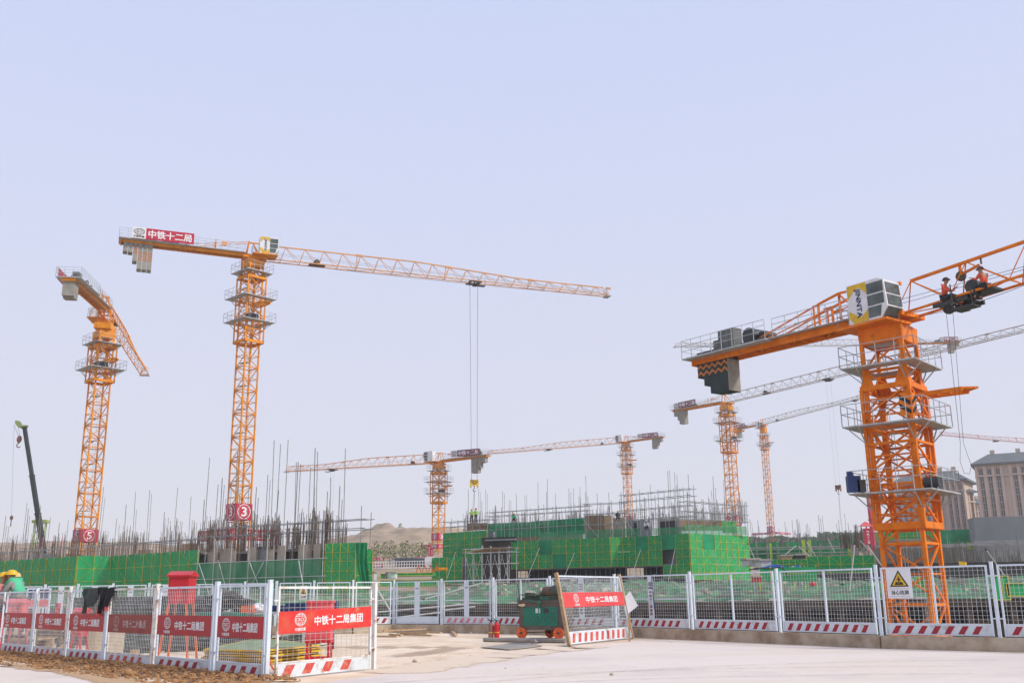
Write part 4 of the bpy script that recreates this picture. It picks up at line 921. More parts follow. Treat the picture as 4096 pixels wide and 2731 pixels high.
# scaffold tower standing in the recess
tA, tB = Vz(atD(1862, 2300, 116)), Vz(atD(2036, 2300, 113))
scaffold(cen, tA, tB, 1.5, zof(1900, 2188, 115), 1.05, (zof(1900, 2209, 115), zof(1900, 2193, 115), zof(1900, 2256, 115)), PIPEL, 1.6, .035, name="access_scaffold", jit=.3)
b = MB()
for k in range(6): u = tA.lerp(tB, k / 6); v_ = tA.lerp(tB, (k + 1.2) / 6); b.tube((u.x, u.y - .1, 2.2), (v_.x, v_.y - .1, 5.8), .03, 4); b.tube((v_.x, v_.y - .1, 2.2), (u.x, u.y - .1, 5.8), .03, 4)
b.build("cross_brace", PIPEL, cen)
b = MB()
for k in range(7): u = tA.lerp(tB, .1 + .08 * k); b.obox((u.x - .4, u.y - .5 - .05 * k, zof(1900, 2209, 115) + .05 + .06 * k), (3.6, -.4, 0), (0, .25, 0), (0, 0, .05))
b.build("plank_stack", PLANK, cen)
# long raking shores from the facade down to the ground
for (xa, ya, xb, yb2, D, dd) in ((2298, 2210, 2240, 2345, 110, 6), (2158, 2190, 2095, 2345, 113, 6), (2562, 2198, 2512, 2345, 106, 6), (2700, 2196, 2672, 2330, 104, 6), (2845, 2195, 2925, 2345, 103, 7), (2918, 2180, 2985, 2345, 105, 7), (1822, 2208, 1788, 2312, 118, 5), (2480, 2045, 2448, 2143, 107, 0), (2484, 2050, 2540, 2136, 107, 0), (2315, 2055, 2393, 2147, 109, 0)):
    a = atD(xa, ya, D); c = atD(xb, yb2, D - dd); b = MB(); b.tube(a, c, .03, 5); b.build("shoring_pole", PIPE, cen)

# ------------------------------------------------------------------ low podium behind the pit
BR = mat('dark_brown_concrete', (.10, .075, .055), (.05, .038, .03), .9, .7)  # dark brown tone deepens the open basement's shade in the colour
base = thing("basement_podium", "dark open basement podium with a pale slab edge beyond the pit", "building under construction", Vector((8, 64, -4.9)))
P0, P1 = Vector((-9.5, 70.5, 0)), Vector((48, 60.0, 0)); U = (P1 - P0).normalized(); N = Vector((-U.y, U.x, 0)); L = (P1 - P0).length
zs_ = .62
b = MB(); b.obox(P0 + Vector((0, 0, zs_)), P1 - P0, N * 16, (0, 0, .28)); b.build("slab", BR, base)
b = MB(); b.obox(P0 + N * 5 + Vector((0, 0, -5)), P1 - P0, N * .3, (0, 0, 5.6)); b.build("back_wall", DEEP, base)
BR = mat("dark_brown_concrete", (.10, .075, .055), (.05, .038, .03), .9, .7)
for i in range(24):
    c = P0 + U * (L * i / 23); b = MB(); b.obox((c.x, c.y, -5), U * .35, N * .35, (0, 0, 5.6)); b.build("column", BR, base)
b = MB()
for j, (z, dpt, w_) in enumerate(((.38, -.05, .22), (.05, .05, .12), (-.35, .1, .08), (-.8, .3, .10), (-1.5, .1, .06), (-2.2, .4, .08))):
    b.obox(P0 + N * dpt + Vector((0, 0, z)), P1 - P0, N * .14, (0, 0, w_))
b.build("edge_beam", BR, base)
for i in range(46):
    c = P0 + U * (L * (i + random.random()) / 46) + N * random.uniform(.2, 2.5); b = MB()
    for k in range(3): x_ = c + U * .3 * k; b.tube((x_.x, x_.y, -5), (x_.x + random.uniform(-.3, .3), x_.y, zs_), .03, 4)
    b.tube((c.x, c.y, -1.2), (c.x + .9, c.y, -1.2), .025, 4); b.build("prop", REBARG, base)
b = MB()
for k in range(26):
    c = P0 + U * (L * random.random()); b.prism([c + U * a + Vector((0, 0, zs_ + h)) - N * .02 for a, h in ((0, .285), (random.uniform(.6, 2.2), .285), (random.uniform(.3, .6), random.uniform(.36, .55)))], -N * .02)
b.build("torn_sheet", mat("pale_torn_sheet", (.62, .62, .55), (.45, .5, .42), .8, 2), base)
# brick/earth block between the props
b = MB(); q0 = P0 + U * L * .52 + N * .9; b.obox((q0.x, q0.y, -5), U * 4.6, N * 1, (0, 0, 4.8)); q0 = P0 + U * L * .665 + N * .9; b.obox((q0.x, q0.y, -5), U * 4.2, N * 1, (0, 0, 4.6)); b.build("retaining_block", mat("brown_earth_wall", (.20, .15, .11), (.13, .095, .07), .9, 1), base)
# netted heaps on the podium: bumpy draped sheet
DN = mat("dusty_green_netting", (.055, .24, .10), (.02, .13, .05), .9, .45, lo=.36, hi=.6, stretch=(1, 1, 2), c3=(.30, .36, .22), dirt=[((.36, .36, .26), .55, .52, .62, .7), ((.12, .10, .075), .9, .47, .56, .85)])
m = MB(); nx, ny = 150, 44; vs = []
for j in range(ny + 1):
    for i in range(nx + 1):
        p = P0 + U * (L * i / nx) + N * (.4 + j * .95); z = .9 + .05 * min(j, 24) + .008 * max(0, j - 24)
        k = min(1, j / 3); z += k * (max(0, noise.noise(Vector((p.x * .22, p.y * .3, 5)))) * .7 + abs(noise.noise(Vector((p.x * 1.3, p.y * .9, 9)))) * .3)
        vs.append((p.x, p.y, z))
m.add(vs, [(j * (nx + 1) + i, j * (nx + 1) + i + 1, (j + 1) * (nx + 1) + i + 1, (j + 1) * (nx + 1) + i) for j in range(ny) for i in range(nx)])
tag(m.build("ground_netting", DN), "dusty green netting thrown over heaps on the podium", "netting", kind="stuff")

# slope of netted earth and pipes at the left end of the pit
m = MB(); nx, ny = 40, 22; vs = []
for j in range(ny + 1):
    for i in range(nx + 1):
        y = 58 + j * 1.0; x = -20 + 14.0 * i / nx + (y - 58) * -.05; z = -4.6 + 6.4 * (j / ny) ** .9 + abs(noise.noise(Vector((x * .5, y * .5, 3)))) * .7
        vs.append((x, y, z))
m.add(vs, [(j * (nx + 1) + i, j * (nx + 1) + i + 1, (j + 1) * (nx + 1) + i + 1, (j + 1) * (nx + 1) + i) for j in range(ny) for i in range(nx)])
tag(m.build("slope_netting", DN), "green netting covering the earth slope at the left end of the pit", "netting", kind="stuff")
for k, (xa, ya, xb, yb2, D) in enumerate(((1500, 2403, 1760, 2372, 60), (1500, 2448, 1870, 2415, 58), (1505, 2478, 1760, 2448, 57), (1690, 2398, 1930, 2330, 62), (1500, 2340, 1560, 2440, 61), (1770, 2440, 1900, 2425, 56))):
    r_ = thing("scaffold_pipe", ["long pale pipe highest on the netted slope behind the small plate panels", "long pale pipe across the middle of the netted slope", "pale pipe lowest on the netted slope", "pale pipe rising to the right above the netted slope", "short steep pipe at the left end of the netted slope", "short pale pipe beside the dark podium edge"][k], "pipe", atD((xa + xb) / 2, (ya + yb2) / 2, D))
    b = MB(); b.tube(atD(xa, ya, D), atD(xb, yb2, D), .05, 6); b.build("pipe", PIPEL, r_)
    b = MB(); c = atD(xa, ya, D); b.tube(c, c + (atD(xb, yb2, D) - c).normalized() * .15, .07, 6); b.build("coupling", DARKM, r_)

# ------------------------------------------------------------------ hill, far works
HILL = mat("hill_earth", (0.44, 0.34, 0.24), (0.27, 0.21, 0.15), 0.95, .22, bump=.6, stretch=(1, 1, 3))
def hill(name, label, cx, cy, rx, ry, h, seed):
    m = MB(); n = 46; vs = []
    for j in range(n + 1):
        for i in range(n + 1):
            u, v = i / n * 2 - 1, j / n * 2 - 1; d = math.sqrt(u * u + v * v); x, y = cx + u * rx, cy + v * ry
            p = max(0, 1 - d ** 2.2); z = T(x, y) - .5 + h * (p ** .8) + noise.noise(Vector((x * .09, y * .09, seed))) * h * .24 * p + noise.noise(Vector((x * .35, y * .35, seed))) * h * .13 * min(1, p * 3)
            st = h / 5; z0 = T(x, y); fr = ((z - z0) / st) % 1; z = z - (fr - .5) * st * .35 if p > .05 else z
            vs.append((x, y, z))
    m.add(vs, [(j * (n + 1) + i, j * (n + 1) + i + 1, (j + 1) * (n + 1) + i + 1, (j + 1) * (n + 1) + i) for j in range(n) for i in range(n)])
    return tag(m.build(name, HILL, smooth=True), label, kind="structure")
hill("hill", "terraced bare earth hill beyond the site", -27.5, 262, 28, 26, 8.9, 2)
hill("hill", "long brown earth mound behind the left building", -108, 225, 58, 30, 4.4, 5)
LEAF = mat("sapling_leaf", (0.16, 0.20, 0.06), (0.09, 0.10, 0.035), .8, 2); BARK = mat("bark", (.16, .12, .09), (.10, .08, .06), .9, 4)
FARTREE = mat("far_tree_leaf", (0.075, 0.13, 0.055), (0.04, 0.075, 0.03), .9, .6)
def tree(label, c, h, r, n, leaf, group, ls=.28, low=.2, name="sapling"):
    t = thing(name, label, "tree", c, group); b = MB(); k = c.copy(); b.tube(c, c + Vector((random.uniform(-.1, .1), 0, h * .9)), .05 * h / 4, 5, .015 * h / 4)
    for q in range(7):
        z = h * random.uniform(low, .8); a = random.uniform(0, 6.3); b.tube(c + Vector((0, 0, z)), c + Vector((math.cos(a) * r * .7, math.sin(a) * r * .7, z + h * .18)), .02 * h / 4, 4, .006)
    b.build("trunk", BARK, t); l = MB()
    for q in range(n):
        z = random.uniform(low, 1.0); rr = r * (1 - abs(z - .55) * 1.1) * random.uniform(.2, 1); a = random.uniform(0, 6.3)
        p = c + Vector((math.cos(a) * rr, math.sin(a) * rr, z * h)); u = Vector((random.uniform(-1, 1), random.uniform(-1, 1), random.uniform(-1, 1))).normalized() * ls * random.uniform(.5, 1.3); v = u.orthogonal().normalized() * ls * .45
        l.add([p - u, p + v, p + u, p - v], [(0, 1, 2, 3)])
    l.build("crown", leaf, t)
    return t
sap_names = ["first", "second", "third", "fourth", "fifth", "sixth", "seventh", "eighth", "ninth", "tenth", "eleventh", "twelfth"]
for i, px in enumerate((1494, 1508, 1536, 1560, 1577, 1608, 1624, 1651, 1673, 1688, 1704, 1722)):
    D = 165 + (i % 3) * 8; c = atD(px, 2245, D); c.z = T(c.x, c.y) - .1; h = zof(px, 2160 + (i * 37) % 22, D) - c.z
    tree(f"thin leafy sapling before the earth hill, {sap_names[i]} from the left", c, h, 1.0, 80, LEAF, "saplings before the earth hill", ls=.24, low=.12)
c = atD(1600, 2128, 262); tree("lone small tree on top of the earth hill", Vector((c.x, c.y, zof(1600, 2128, 262) - .4)), 2.6, .8, 60, LEAF, None, ls=.3)
# wooded skyline far right: one mass
l = MB()
for q in range(5200):
    px = random.uniform(2890, 3620); D = random.uniform(360, 440); c = atD(px, 2200, D); base_z = T(c.x, c.y) - 1
    toph = zof(px, 2158 - 24 * max(0, noise.noise(Vector((px * .012, 1, 2))) + .25) - (18 if px > 3280 else 0) + 10 * noise.noise(Vector((px * .05, D * .02, 7))), D)
    z = base_z + (toph - base_z) * (random.random() ** .45); p = Vector((c.x, c.y, z)); u = Vector((random.uniform(-1, 1), random.uniform(-1, 1), random.uniform(-1, 1))).normalized() * random.uniform(.7, 1.5); v = u.orthogonal().normalized() * .9
    l.add([p - u, p + v, p + u, p - v], [(0, 1, 2, 3)])
tag(l.build("far_wood", FARTREE), "hazy line of far trees on the skyline left of the biggest mast", "wood", kind="stuff")

# site road with guard rail, gates, stacks in front of the hill
q0, q1 = atD(1470, 2277, 148.4), atD(1742, 2270, 149.2)
gr = thing("guard_rail", "white guard rail along the far site road before the hill", "guard rail", q0)
b = MB(); U = (q1 - q0).normalized(); L = (q1 - q0).length; n = 26
for i in range(n + 1): p = q0 + U * L * i / n; b.bar(p, p + Vector((0, 0, 1.05)), .09)
for z in (.15, .6, 1.05): b.bar(q0 + Vector((0, 0, z)), q1 + Vector((0, 0, z)), .09)
b.build("rail", WHITE, gr)
b = MB(); b.obox(q0 + Vector((0, -.3, -2.6)), q1 - q0, (0, .4, 0), (0, 0, 2.5)); b.build("retaining_wall", mat("sandy_concrete", (.60, .50, .38), (.48, .39, .29), .9, .3), gr)
b = MB(); b.prism([q1 + Vector((a, .1, h)) for a, h in ((-1.6, 0), (0, 0), (0, 1.4), (-.3, 1.65), (-1.2, 1.65), (-1.6, 1.4))], (0, .4, 0)); b.build("end_block", WHITE, gr)
def banner_board(px0, px1, y0, y1, D, text, label, m=CRIM, posts=True, name="banner_board"):
    a = atD(px0, y1, D); b_ = atD(px1, y1, D); h = zof(px0, y0, D) - a.z; t = thing(name, label, "banner", a)
    m_ = MB(); U = b_ - a; U.z = 0; m_.obox(a, U, (0, .08, 0), (0, 0, h)); bd = m_.build("board", m, t)
    if posts:
        p = MB()
        for k in (.04, .96): q = a + U * k; p.bar((q.x, q.y + .15, T(q.x, q.y) - .2), (q.x, q.y + .15, a.z + h), .12)
        p.build("post", PIPE, t)
    if text:
        l_ = MB(); write(l_, text, a + U * .08 + Vector((0, -.02, h * .18)), U * .84, Vector((0, 0, h * .64)), .03); l_.build("lettering", LETTER, bd)
    return t
banner_board(1460, 1532, 2254, 2272, 149, "监督安全", "red banner with white characters on the far guard rail", posts=False)
banner_board(1462, 1537, 2230, 2240, 156, "中铁十二局", "red roof banner at the far left stand before the hill")
banner_board(1579, 1613, 2232, 2240, 158, "", "small dark red roof board in the middle before the hill", MAROON)
banner_board(1665, 1709, 2226, 2236, 158, "安全通道", "red and white roof banner right before the hill")
gt = thing("site_gate", "tall red site gate with white writing left of crane 8", "gate", atD(1722, 2262, 160))
for px0, px1, y0, y1, tx in ((1711, 1722, 2178, 2262, "安全生产质量第一"), (1722, 1732, 2190, 2265, "中铁十二局集团")):
    a = atD(px0, y1, 160); h = zof(px0, y0, 160) - a.z; W_ = atD(px1, y1, 160).x - a.x; m_ = MB(); m_.box(a.x, a.x + W_ * .96, 160, 160.5, a.z, a.z + h); pl_ = m_.build("pillar", CRIM, gt)
    l_ = MB(); n = len(tx); [write(l_, ch, (a.x + W_ * .25, 159.97, a.z + h * (.92 - (i + 1) * .85 / n)), (W_ * .5, 0, 0), (0, 0, h * .6 / n), .03) for i, ch in enumerate(tx)]; l_.build("lettering", LETTER, pl_)
for i, px in enumerate((1598, 1618, 1638, 1660, 1680, 1700)):
    c = atD(px, 2254, 155); c.z = T(c.x, c.y) + .55; t = thing("pipe_roll", "dark rolled bundle behind the far guard rail, " + sap_names[i] + " from the left", "roll", c, "dark rolls behind the far guard rail")
    b = MB(); b.tube(c - Vector((.55, 0, 0)), c + Vector((.55, .3, 0)), .75, 12); b.build("roll", DARKM, t)
    b = MB(); b.box(c.x - .5, c.x + .5, c.y - .5, c.y + .5, c.z - 1.1, c.z - .74); b.build("cradle", PINK if i % 2 else GALV, t)
t = thing("site_shed", "low white shed roof behind the dark rolls before the hill", "shed", atD(1600, 2245, 168))
c = atD(1560, 2246, 168); c2 = atD(1710, 2246, 168); b = MB(); b.box(c.x, c2.x, 168, 172, T(c.x, 168), c.z + .1); b.build("wall", WHITE, t); b = MB(); b.box(c.x - .2, c2.x + .2, 167.7, 172.3, c.z + .1, c.z + .35); b.build("roof", GALV, t)
# green covered stacks between the two buildings
def gbox(px0, px1, y0, y1, D, dep, m, name, label, cat, part="cover", sub=None):
    a = atD(px0, y1, D); b_ = atD(px1, y0, D); t = thing(name, label, cat, Vector(((a.x + b_.x) / 2, D, a.z)))
    m_ = MB(); m_.box(a.x, b_.x, D, D + dep, a.z, b_.z); k = m_.build(part, m, t)
    if sub == "frame":
        f = MB(); n = max(2, int((b_.x - a.x) / 1.2))
        for i in range(n + 1): x = a.x + (b_.x - a.x) * i / n; f.bar((x, D - .03, a.z), (x, D - .03, b_.z), .04)
        f.bar((a.x, D - .04, a.z + .03), (b_.x, D - .04, a.z + .03), .05); f.bar((a.x, D - .04, b_.z - .03), (b_.x, D - .04, b_.z - .03), .05)
        f.build("frame", YFR, t)
    elif sub == "cap":
        f = MB(); f.box(a.x - .1, b_.x + .1, D - .1, D + dep + .1, b_.z, b_.z + .12); f.build("cap", CONC, t)
    return t
gbox(1520, 1745, 2316, 2346, 92, 5, GREEN2, "covered_stack", "low bright green screen wall between the two buildings", "screen", "screen", "frame")
gbox(1522, 1560, 2292, 2312, 98, 3, GREEN2, "covered_stack", "short green box left of the grey drum between the buildings", "screen", "screen", "frame")
gbox(1580, 1732, 2288, 2303, 102, 4, GREEN2, "covered_stack", "upper long green screen below the far retaining wall", "screen", "screen", "frame")
gbox(1564, 1580, 2290, 2312, 99, 2, WHITE, "block_pallet", "small pallet of white blocks right of the grey drum", "pallet", "block", "cap")
c = atD(1552, 2301, 97.5); t = thing("drum", "grey drum between the two green boxes", "drum", c); b = MB(); b.tube(c - Vector((0, 0, .28)), c + Vector((0, 0, .28)), .25, 14); b.build("shell", CONCG, t); b = MB(); b.tube(c + Vector((0, 0, .28)), c + Vector((0, 0, .32)), .27, 14); b.build("rim", DARKM, t)
gbox(1472, 1496, 2288, 2320, 92, 2, PIPEL, "pipe_rack", "bundle of pale pipes beside the left building's right end", "rack", "bundle", "cap")
b_ = atD(1665, 2288, 104); t = thing("steel_support", "orange folded steel supports above the far green screen", "support", b_); m_ = MB()
for k in range(4): p = b_ + Vector((.62 * k, 0, 0)); m_.bar(p, p + Vector((.22, 0, .7)), .09); m_.bar(p + Vector((.22, 0, .7)), p + Vector((.5, 0, 0)), .09)
m_.build("bracket", ORLEG, t); m_ = MB(); m_.box(b_.x + 1.9, b_.x + 3.2, 104, 104.4, b_.z + .2, b_.z + .45); m_.build("beam", ORANGE, t)

# ------------------------------------------------------------------ right-hand background
right = thing("building_shell", "unfinished concrete shell behind the biggest mast, grey wall and bristling pipes", "building under construction", Vector((45, 120, 3)))
def face2(root, pa, pb, D0, D1, y0, y1, m, name, th=.2):
    A = atD(pa, y1, D0); B = atD(pb, y1, D1); z0 = min(A.z, B.z); z1 = zof((pa + pb) / 2, y0, (D0 + D1) / 2); A.z = B.z = 0; U = (B - A).normalized(); N = Vector((-U.y, U.x, 0)); b = MB(); b.obox(Vector((A.x, A.y, z0)), B - A, N * th, (0, 0, z1 - z0)); return b.build(name, m, root)
GW = mat("plain_grey_wall", (.25, .27, .27), (.20, .215, .215), .85, .35, stretch=(1, 1, .4))
face2(right, 3906, 4260, 112, 110, 2064, 2172, GW, "end_wall", 3)
face2(right, 3905, 4265, 108, 107, 2158, 2240, CONCG, "parapet_wall", .3)
face2(right, 3740, 3905, 118, 116, 2118, 2174, NETG, "safety_net", .05); face2(right, 3870, 3910, 115, 114.7, 2166, 2195, mat("lime_net", (.35, .5, .08), (.25, .4, .06), .8, 2), "lime_net", .05)
face2(right, 3500, 3910, 122, 120, 2190, 2260, mat("dull_brown_wall", (.20, .18, .14), (.12, .11, .085), .9, .5), "floor_wall", .3)  # plain mottled brown wall colour
face2(right, 3500, 4200, 109, 106, 2172, 2176, PIPE, "ledger_beam", .3)
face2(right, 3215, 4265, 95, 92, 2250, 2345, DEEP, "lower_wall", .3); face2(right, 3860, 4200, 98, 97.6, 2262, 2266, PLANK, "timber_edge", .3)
for k, (x0, x1, zt, n) in enumerate(((3500, 3910, 2150, 30), (3900, 4200, 2174, 26))):
    A = atD(x0, 2250, 104); B = atD(x1, 2250, 102); z0 = zof(x0, 2262, 104); A.z = B.z = 0
    rebar_field(right, A, B, z0, 8, n, zof(x0, zt + 60, 104) - z0, zof(x0, zt + 10, 104) - z0, per=9, tall=9, tmin=2.2, tmax=3.6, m=REBARG, r=.022, tr=.035, spread=.8)
mid2 = thing("building_shell", "low unfinished building of green nets and grey pipes between the two right masts", "building under construction", Vector((34, 128, 4)))
face2(mid2, 2985, 3240, 132, 130, 2168, 2196, GREEN, "safety_net", .05); face2(mid2, 2985, 3220, 128, 126, 2199, 2232, NETD, "safety_net", .05)
face2(mid2, 3215, 3420, 133, 131, 2160, 2182, NETG, "safety_net", .05); face2(mid2, 3220, 3400, 128, 127, 2190, 2216, NETD, "safety_net", .05)
for px0, px1 in ((3081, 3091), (3212, 3226), (3236, 3250), (3394, 3408)): face2(mid2, px0, px1, 126, 126, 2158 if px0 > 3100 else 2172, 2236, MATS["lime_net"], "lime_net", .05)
face2(mid2, 2985, 3440, 137, 136, 2176, 2250, mat("greyish_far_wall", (.24, .22, .18), (.15, .15, .12), .9, .6), "inner_wall", .3)
A = atD(2990, 2240, 126); B = atD(3460, 2240, 124); z0 = zof(3000, 2240, 126)
scaffold(mid2, Vector((A.x, A.y, 0)), Vector((B.x, B.y, 0)), z0, zof(3000, 2162, 126), 1.25, (zof(3000, 2198, 126), zof(3000, 2214, 126), zof(3300, 2186, 126)), PIPE, 1.5, .035, jit=.8)
rebar_field(mid2, Vector((A.x, A.y + 2, 0)), Vector((B.x, B.y + 2, 0)), zof(3000, 2190, 128), 14, 40, 1.0, 2.4, per=7, tall=22, tmin=2, tmax=4.2, m=REBARG, r=.022, tr=.03, spread=1.0)
A = atD(3400, 2160, 118); B = atD(3475, 2160, 118); rebar_field(mid2, Vector((A.x, A.y, 0)), Vector((B.x, B.y, 0)), zof(3400, 2190, 118), 3, 7, 1.6, 2.6, per=8, m=REBAR, r=.03, spread=.5)
for (xa, ya, xb, yb2, D) in ((3225, 2165, 3262, 2222, 122), (3185, 2180, 3120, 2235, 122), (3310, 2150, 3340, 2210, 122), (3440, 2160, 3492, 2215, 115), (3195, 2185, 3240, 2225, 121)):
    b = MB(); b.tube(atD(xa, ya, D), atD(xb, yb2, D), .05, 5); b.build("shoring_pole", PIPEL, mid2)
# nearer green screens
def free_screen(px0, px1, y0a, y0b, ybot, D0, D1, cols, rows, m, label):
    A = atD(px0, y0a, D0); B = atD(px1, y0b, D1); zt = (A.z + B.z) / 2; h = (zt - zof(px0, ybot, D0)) / rows; t = thing("scaffold_screen", label, "screen", Vector((A.x, A.y, zt - h * rows)))
    screens(t, (Vector((A.x, A.y, 0)), Vector((B.x, B.y, 0))), zt, cols, rows, h, m, name="panel"); 
    wallbox(t, [Vector((A.x, A.y, 0)), Vector((B.x, B.y, 0))], zt - h * rows, zt - .2, .9, .3, CONCG, "wall"); return t
free_screen(3226, 3497, 2222, 2220, 2292, 86, 84, 3, 1, GREEN, "dark green screen with tall yellow frames left of the biggest mast")
free_screen(3084, 3228, 2237, 2236, 2275, 90, 89, 3, 1, GREEN, "lower dull green screen above the blue tarpaulin")
free_screen(3505, 3740, 2124, 2122, 2165, 125, 124, 4, 1, GREEN, "pale far green screen behind the biggest mast")
r_ = thing("net_fence", "bright light green mesh fence below the blue tarpaulin", "net fence", atD(3150, 2320, 68)); A = atD(3040, 2325, 68.5); B = atD(3272, 2325, 67); zt = zof(3150, 2268, 68)
b = MB(); b.obox((A.x, A.y, A.z), Vector((B.x - A.x, B.y - A.y, 0)), (0, .04, 0), (0, 0, zt - A.z)); b.build("net", mat("lime_green_net", (.03, .50, .16), (.02, .38, .11), .7, .9), r_)
b = MB()
for i in range(6): x = A.x + (B.x - A.x) * i / 5; b.bar((x, A.y - .05 - .25 * i, A.z - .6), (x, A.y - .05 - .25 * i, zt + .1), .05)
b.bar((A.x + 1.2, A.y - .4, zt - .45), (B.x - .8, B.y - .1, zt - .38), .05); b.build("post", YFR, r_)
# blue tarpaulins
for (pts, D, lb2) in ((((3012, 2276), (3045, 2270), (3100, 2256), (3118, 2257), (3152, 2269), (3155, 2271), (3100, 2272), (3050, 2277)), 70, "long blue tarpaulin stretched over a low ridge"), (((3176, 2270), (3186, 2261), (3200, 2260), (3214, 2270)), 71, "small peaked blue tarpaulin")):
    q = [atD(x, y, D) for x, y in pts]; t = thing("tarpaulin", lb2, "tarpaulin", q[0]); b = MB(); n = len(q)
    bk = [p + Vector((random.uniform(-.1, .1), 1.8, random.uniform(-.15, .1))) for p in q]; b.add(q + bk, [tuple(range(n))] + [(i, (i + 1) % n, n + (i + 1) % n, n + i) for i in range(n)] + [tuple(range(2 * n - 1, n - 1, -1))]); b.build("sheet", mat("tarp_blue", (.03, .15, .50), (.02, .09, .36), .45, 2.2, stretch=(1, 1, 3)), t)
    b = MB(); b.bar(q[0], (q[0].x, q[0].y, q[0].z - 1.3), .05); b.bar(q[-2], (q[-2].x, q[-2].y, q[-2].z - 1.3), .05); b.build("pole", PIPEL, t)
gbox(3044, 3084, 2241, 2266, 72, 2, mat("white_blocks", (.66, .63, .60), (.52, .49, .46), .85, 3, stretch=(1, 1, 4)), "block_pallet", "taller pallet of white blocks behind the blue tarpaulin", "pallet", "block", "cap")
gbox(2992, 3038, 2237, 2262, 74, 2, MATS["white_blocks"], "block_pallet", "broken heap of white blocks right of the bright screen corner", "pallet", "block", "cap")
gbox(3128, 3168, 2222, 2236, 96, 1.5, PLANK, "timber_crate", "yellowish timber crate above the dull green screen", "crate", "crate", "cap")
gbox(3185, 3222, 2219, 2234, 96, 1.5, DARKM, "steel_crate", "dark crate with pale bars right of the timber crate", "crate", "crate", "cap")
gbox(3018, 3044, 2308, 2326, 66, .8, RED, "tool_box", "small red box under the blue tarpaulin", "box", "body", "cap")
c = atD(3250, 2335, 64); t = thing("red_drum", "small round red drum on the netting right of the light green fence", "drum", c); b = MB(); b.ball(c, .18, .18, .16); b.build("shell", RED, t); b = MB(); b.tube(c + Vector((0, 0, .12)), c + Vector((0, 0, .2)), .05, 8); b.build("cap", DARKM, t)
for k, (x0, x1, y0, y1, D, mm, lb2) in enumerate(((3985, 4030, 2300, 2400, 60, GREEN2, "narrow upright green net panel behind the last fence post"), (4030, 4200, 2328, 2385, 60, GREEN2, "wide bright green net panel at the right edge"), (3668, 3692, 2308, 2352, 62, GREEN2, "small green cloth between the legs of the biggest mast"))):
    gbox(x0, x1, y0, y1, D, .3, mm, "net_screen", lb2, "net panel", "net", "frame")
# leaning black cables over the tarpaulin
t = thing("cable", "sagging black cable looped over the fence by the blue tarpaulin", "cable", atD(3060, 2280, 60)); b = MB(); b.path([atD(x, y, 60 - k * .3) for k, (x, y) in enumerate(((2995, 2278), (3020, 2272), (3055, 2272), (3085, 2274), (3110, 2268), (3130, 2270), (3142, 2285), (3155, 2318)))], .035, 5); b.build("cable", BLACK, t)
for i, (xa, ya, xb, yb2, D) in enumerate(((3420, 2165, 3398, 2362, 62), (3535, 2275, 3470, 2180, 80), (3940, 2190, 4045, 2338, 70), (2990, 2170, 3040, 2280, 92))):
    r_ = thing("raking_pole", ["long pale raking pole between two fence posts left of the pit sign", "thin raking pole behind the pit sign", "long raking pole at the right in front of the grey wall", "raking pole beside the bright green corner"][i], "pole", atD(xb, yb2, D)); b = MB(); b.tube(atD(xa, ya, D), atD(xb, yb2, D), .04, 5); b.build("tube", PIPEL, r_); b = MB(); p = atD(xa, ya, D); b.tube(p, p + (atD(xb, yb2, D) - p).normalized() * .2, .06, 6); b.build("clamp", DARKM, r_)

# red boom mast and small red banner tower
p0, p1 = atD(3500, 2215, 150), atD(3472, 1990, 150); t = thing("boom_mast", "leaning pinkish red pipe mast left of the biggest mast", "mast", Vector((p0.x, p0.y, T(p0.x, p0.y)))); b = MB(); b.tube((p0.x + .5, p0.y, T(p0.x, p0.y)), p0, .42, 8, .38); b.tube(p0, p1, .38, 8, .26); b.build("tube", mat("pink_pipe", (.62, .07, .10), (.5, .05, .08), .5, 2), t)
for f in (.1, .35, .6, .85): b = MB(); b.tube(p0.lerp(p1, f), p0.lerp(p1, f + .012), .46, 8); b.build("collar", CRIM, t)
a = atD(3464, 2176, 145); h = zof(3464, 2112, 145) - a.z; W_ = atD(3488, 2176, 145).x - a.x; t = thing("banner_tower", "upright red banner box with white writing left of the biggest mast", "banner", a); b = MB(); b.box(a.x, a.x + W_, 145, 145.8, a.z, a.z + h); pl_ = b.build("box", CRIM, t)
l_ = MB(); [write(l_, ch, (a.x + W_ * .28, 144.96, a.z + h * (.9 - (i + 1) * .17)), (W_ * .42, 0, 0), (0, 0, h * .12), .03) for i, ch in enumerate("中铁十二局")]; l_.build("lettering", LETTER, pl_)
b = MB(); b.prism([(a.x - .6, 145, a.z + h + .3), (a.x + W_ + .5, 145, a.z + h + .3), (a.x + W_ / 2, 145.4, a.z + h + 1.0)], (0, .8, 0)); b.bar((a.x + W_ / 2, 145.4, T(a.x, 145)), (a.x + W_ / 2, 145.4, a.z + h + .5), .15); b.build("roof", PINK, t)

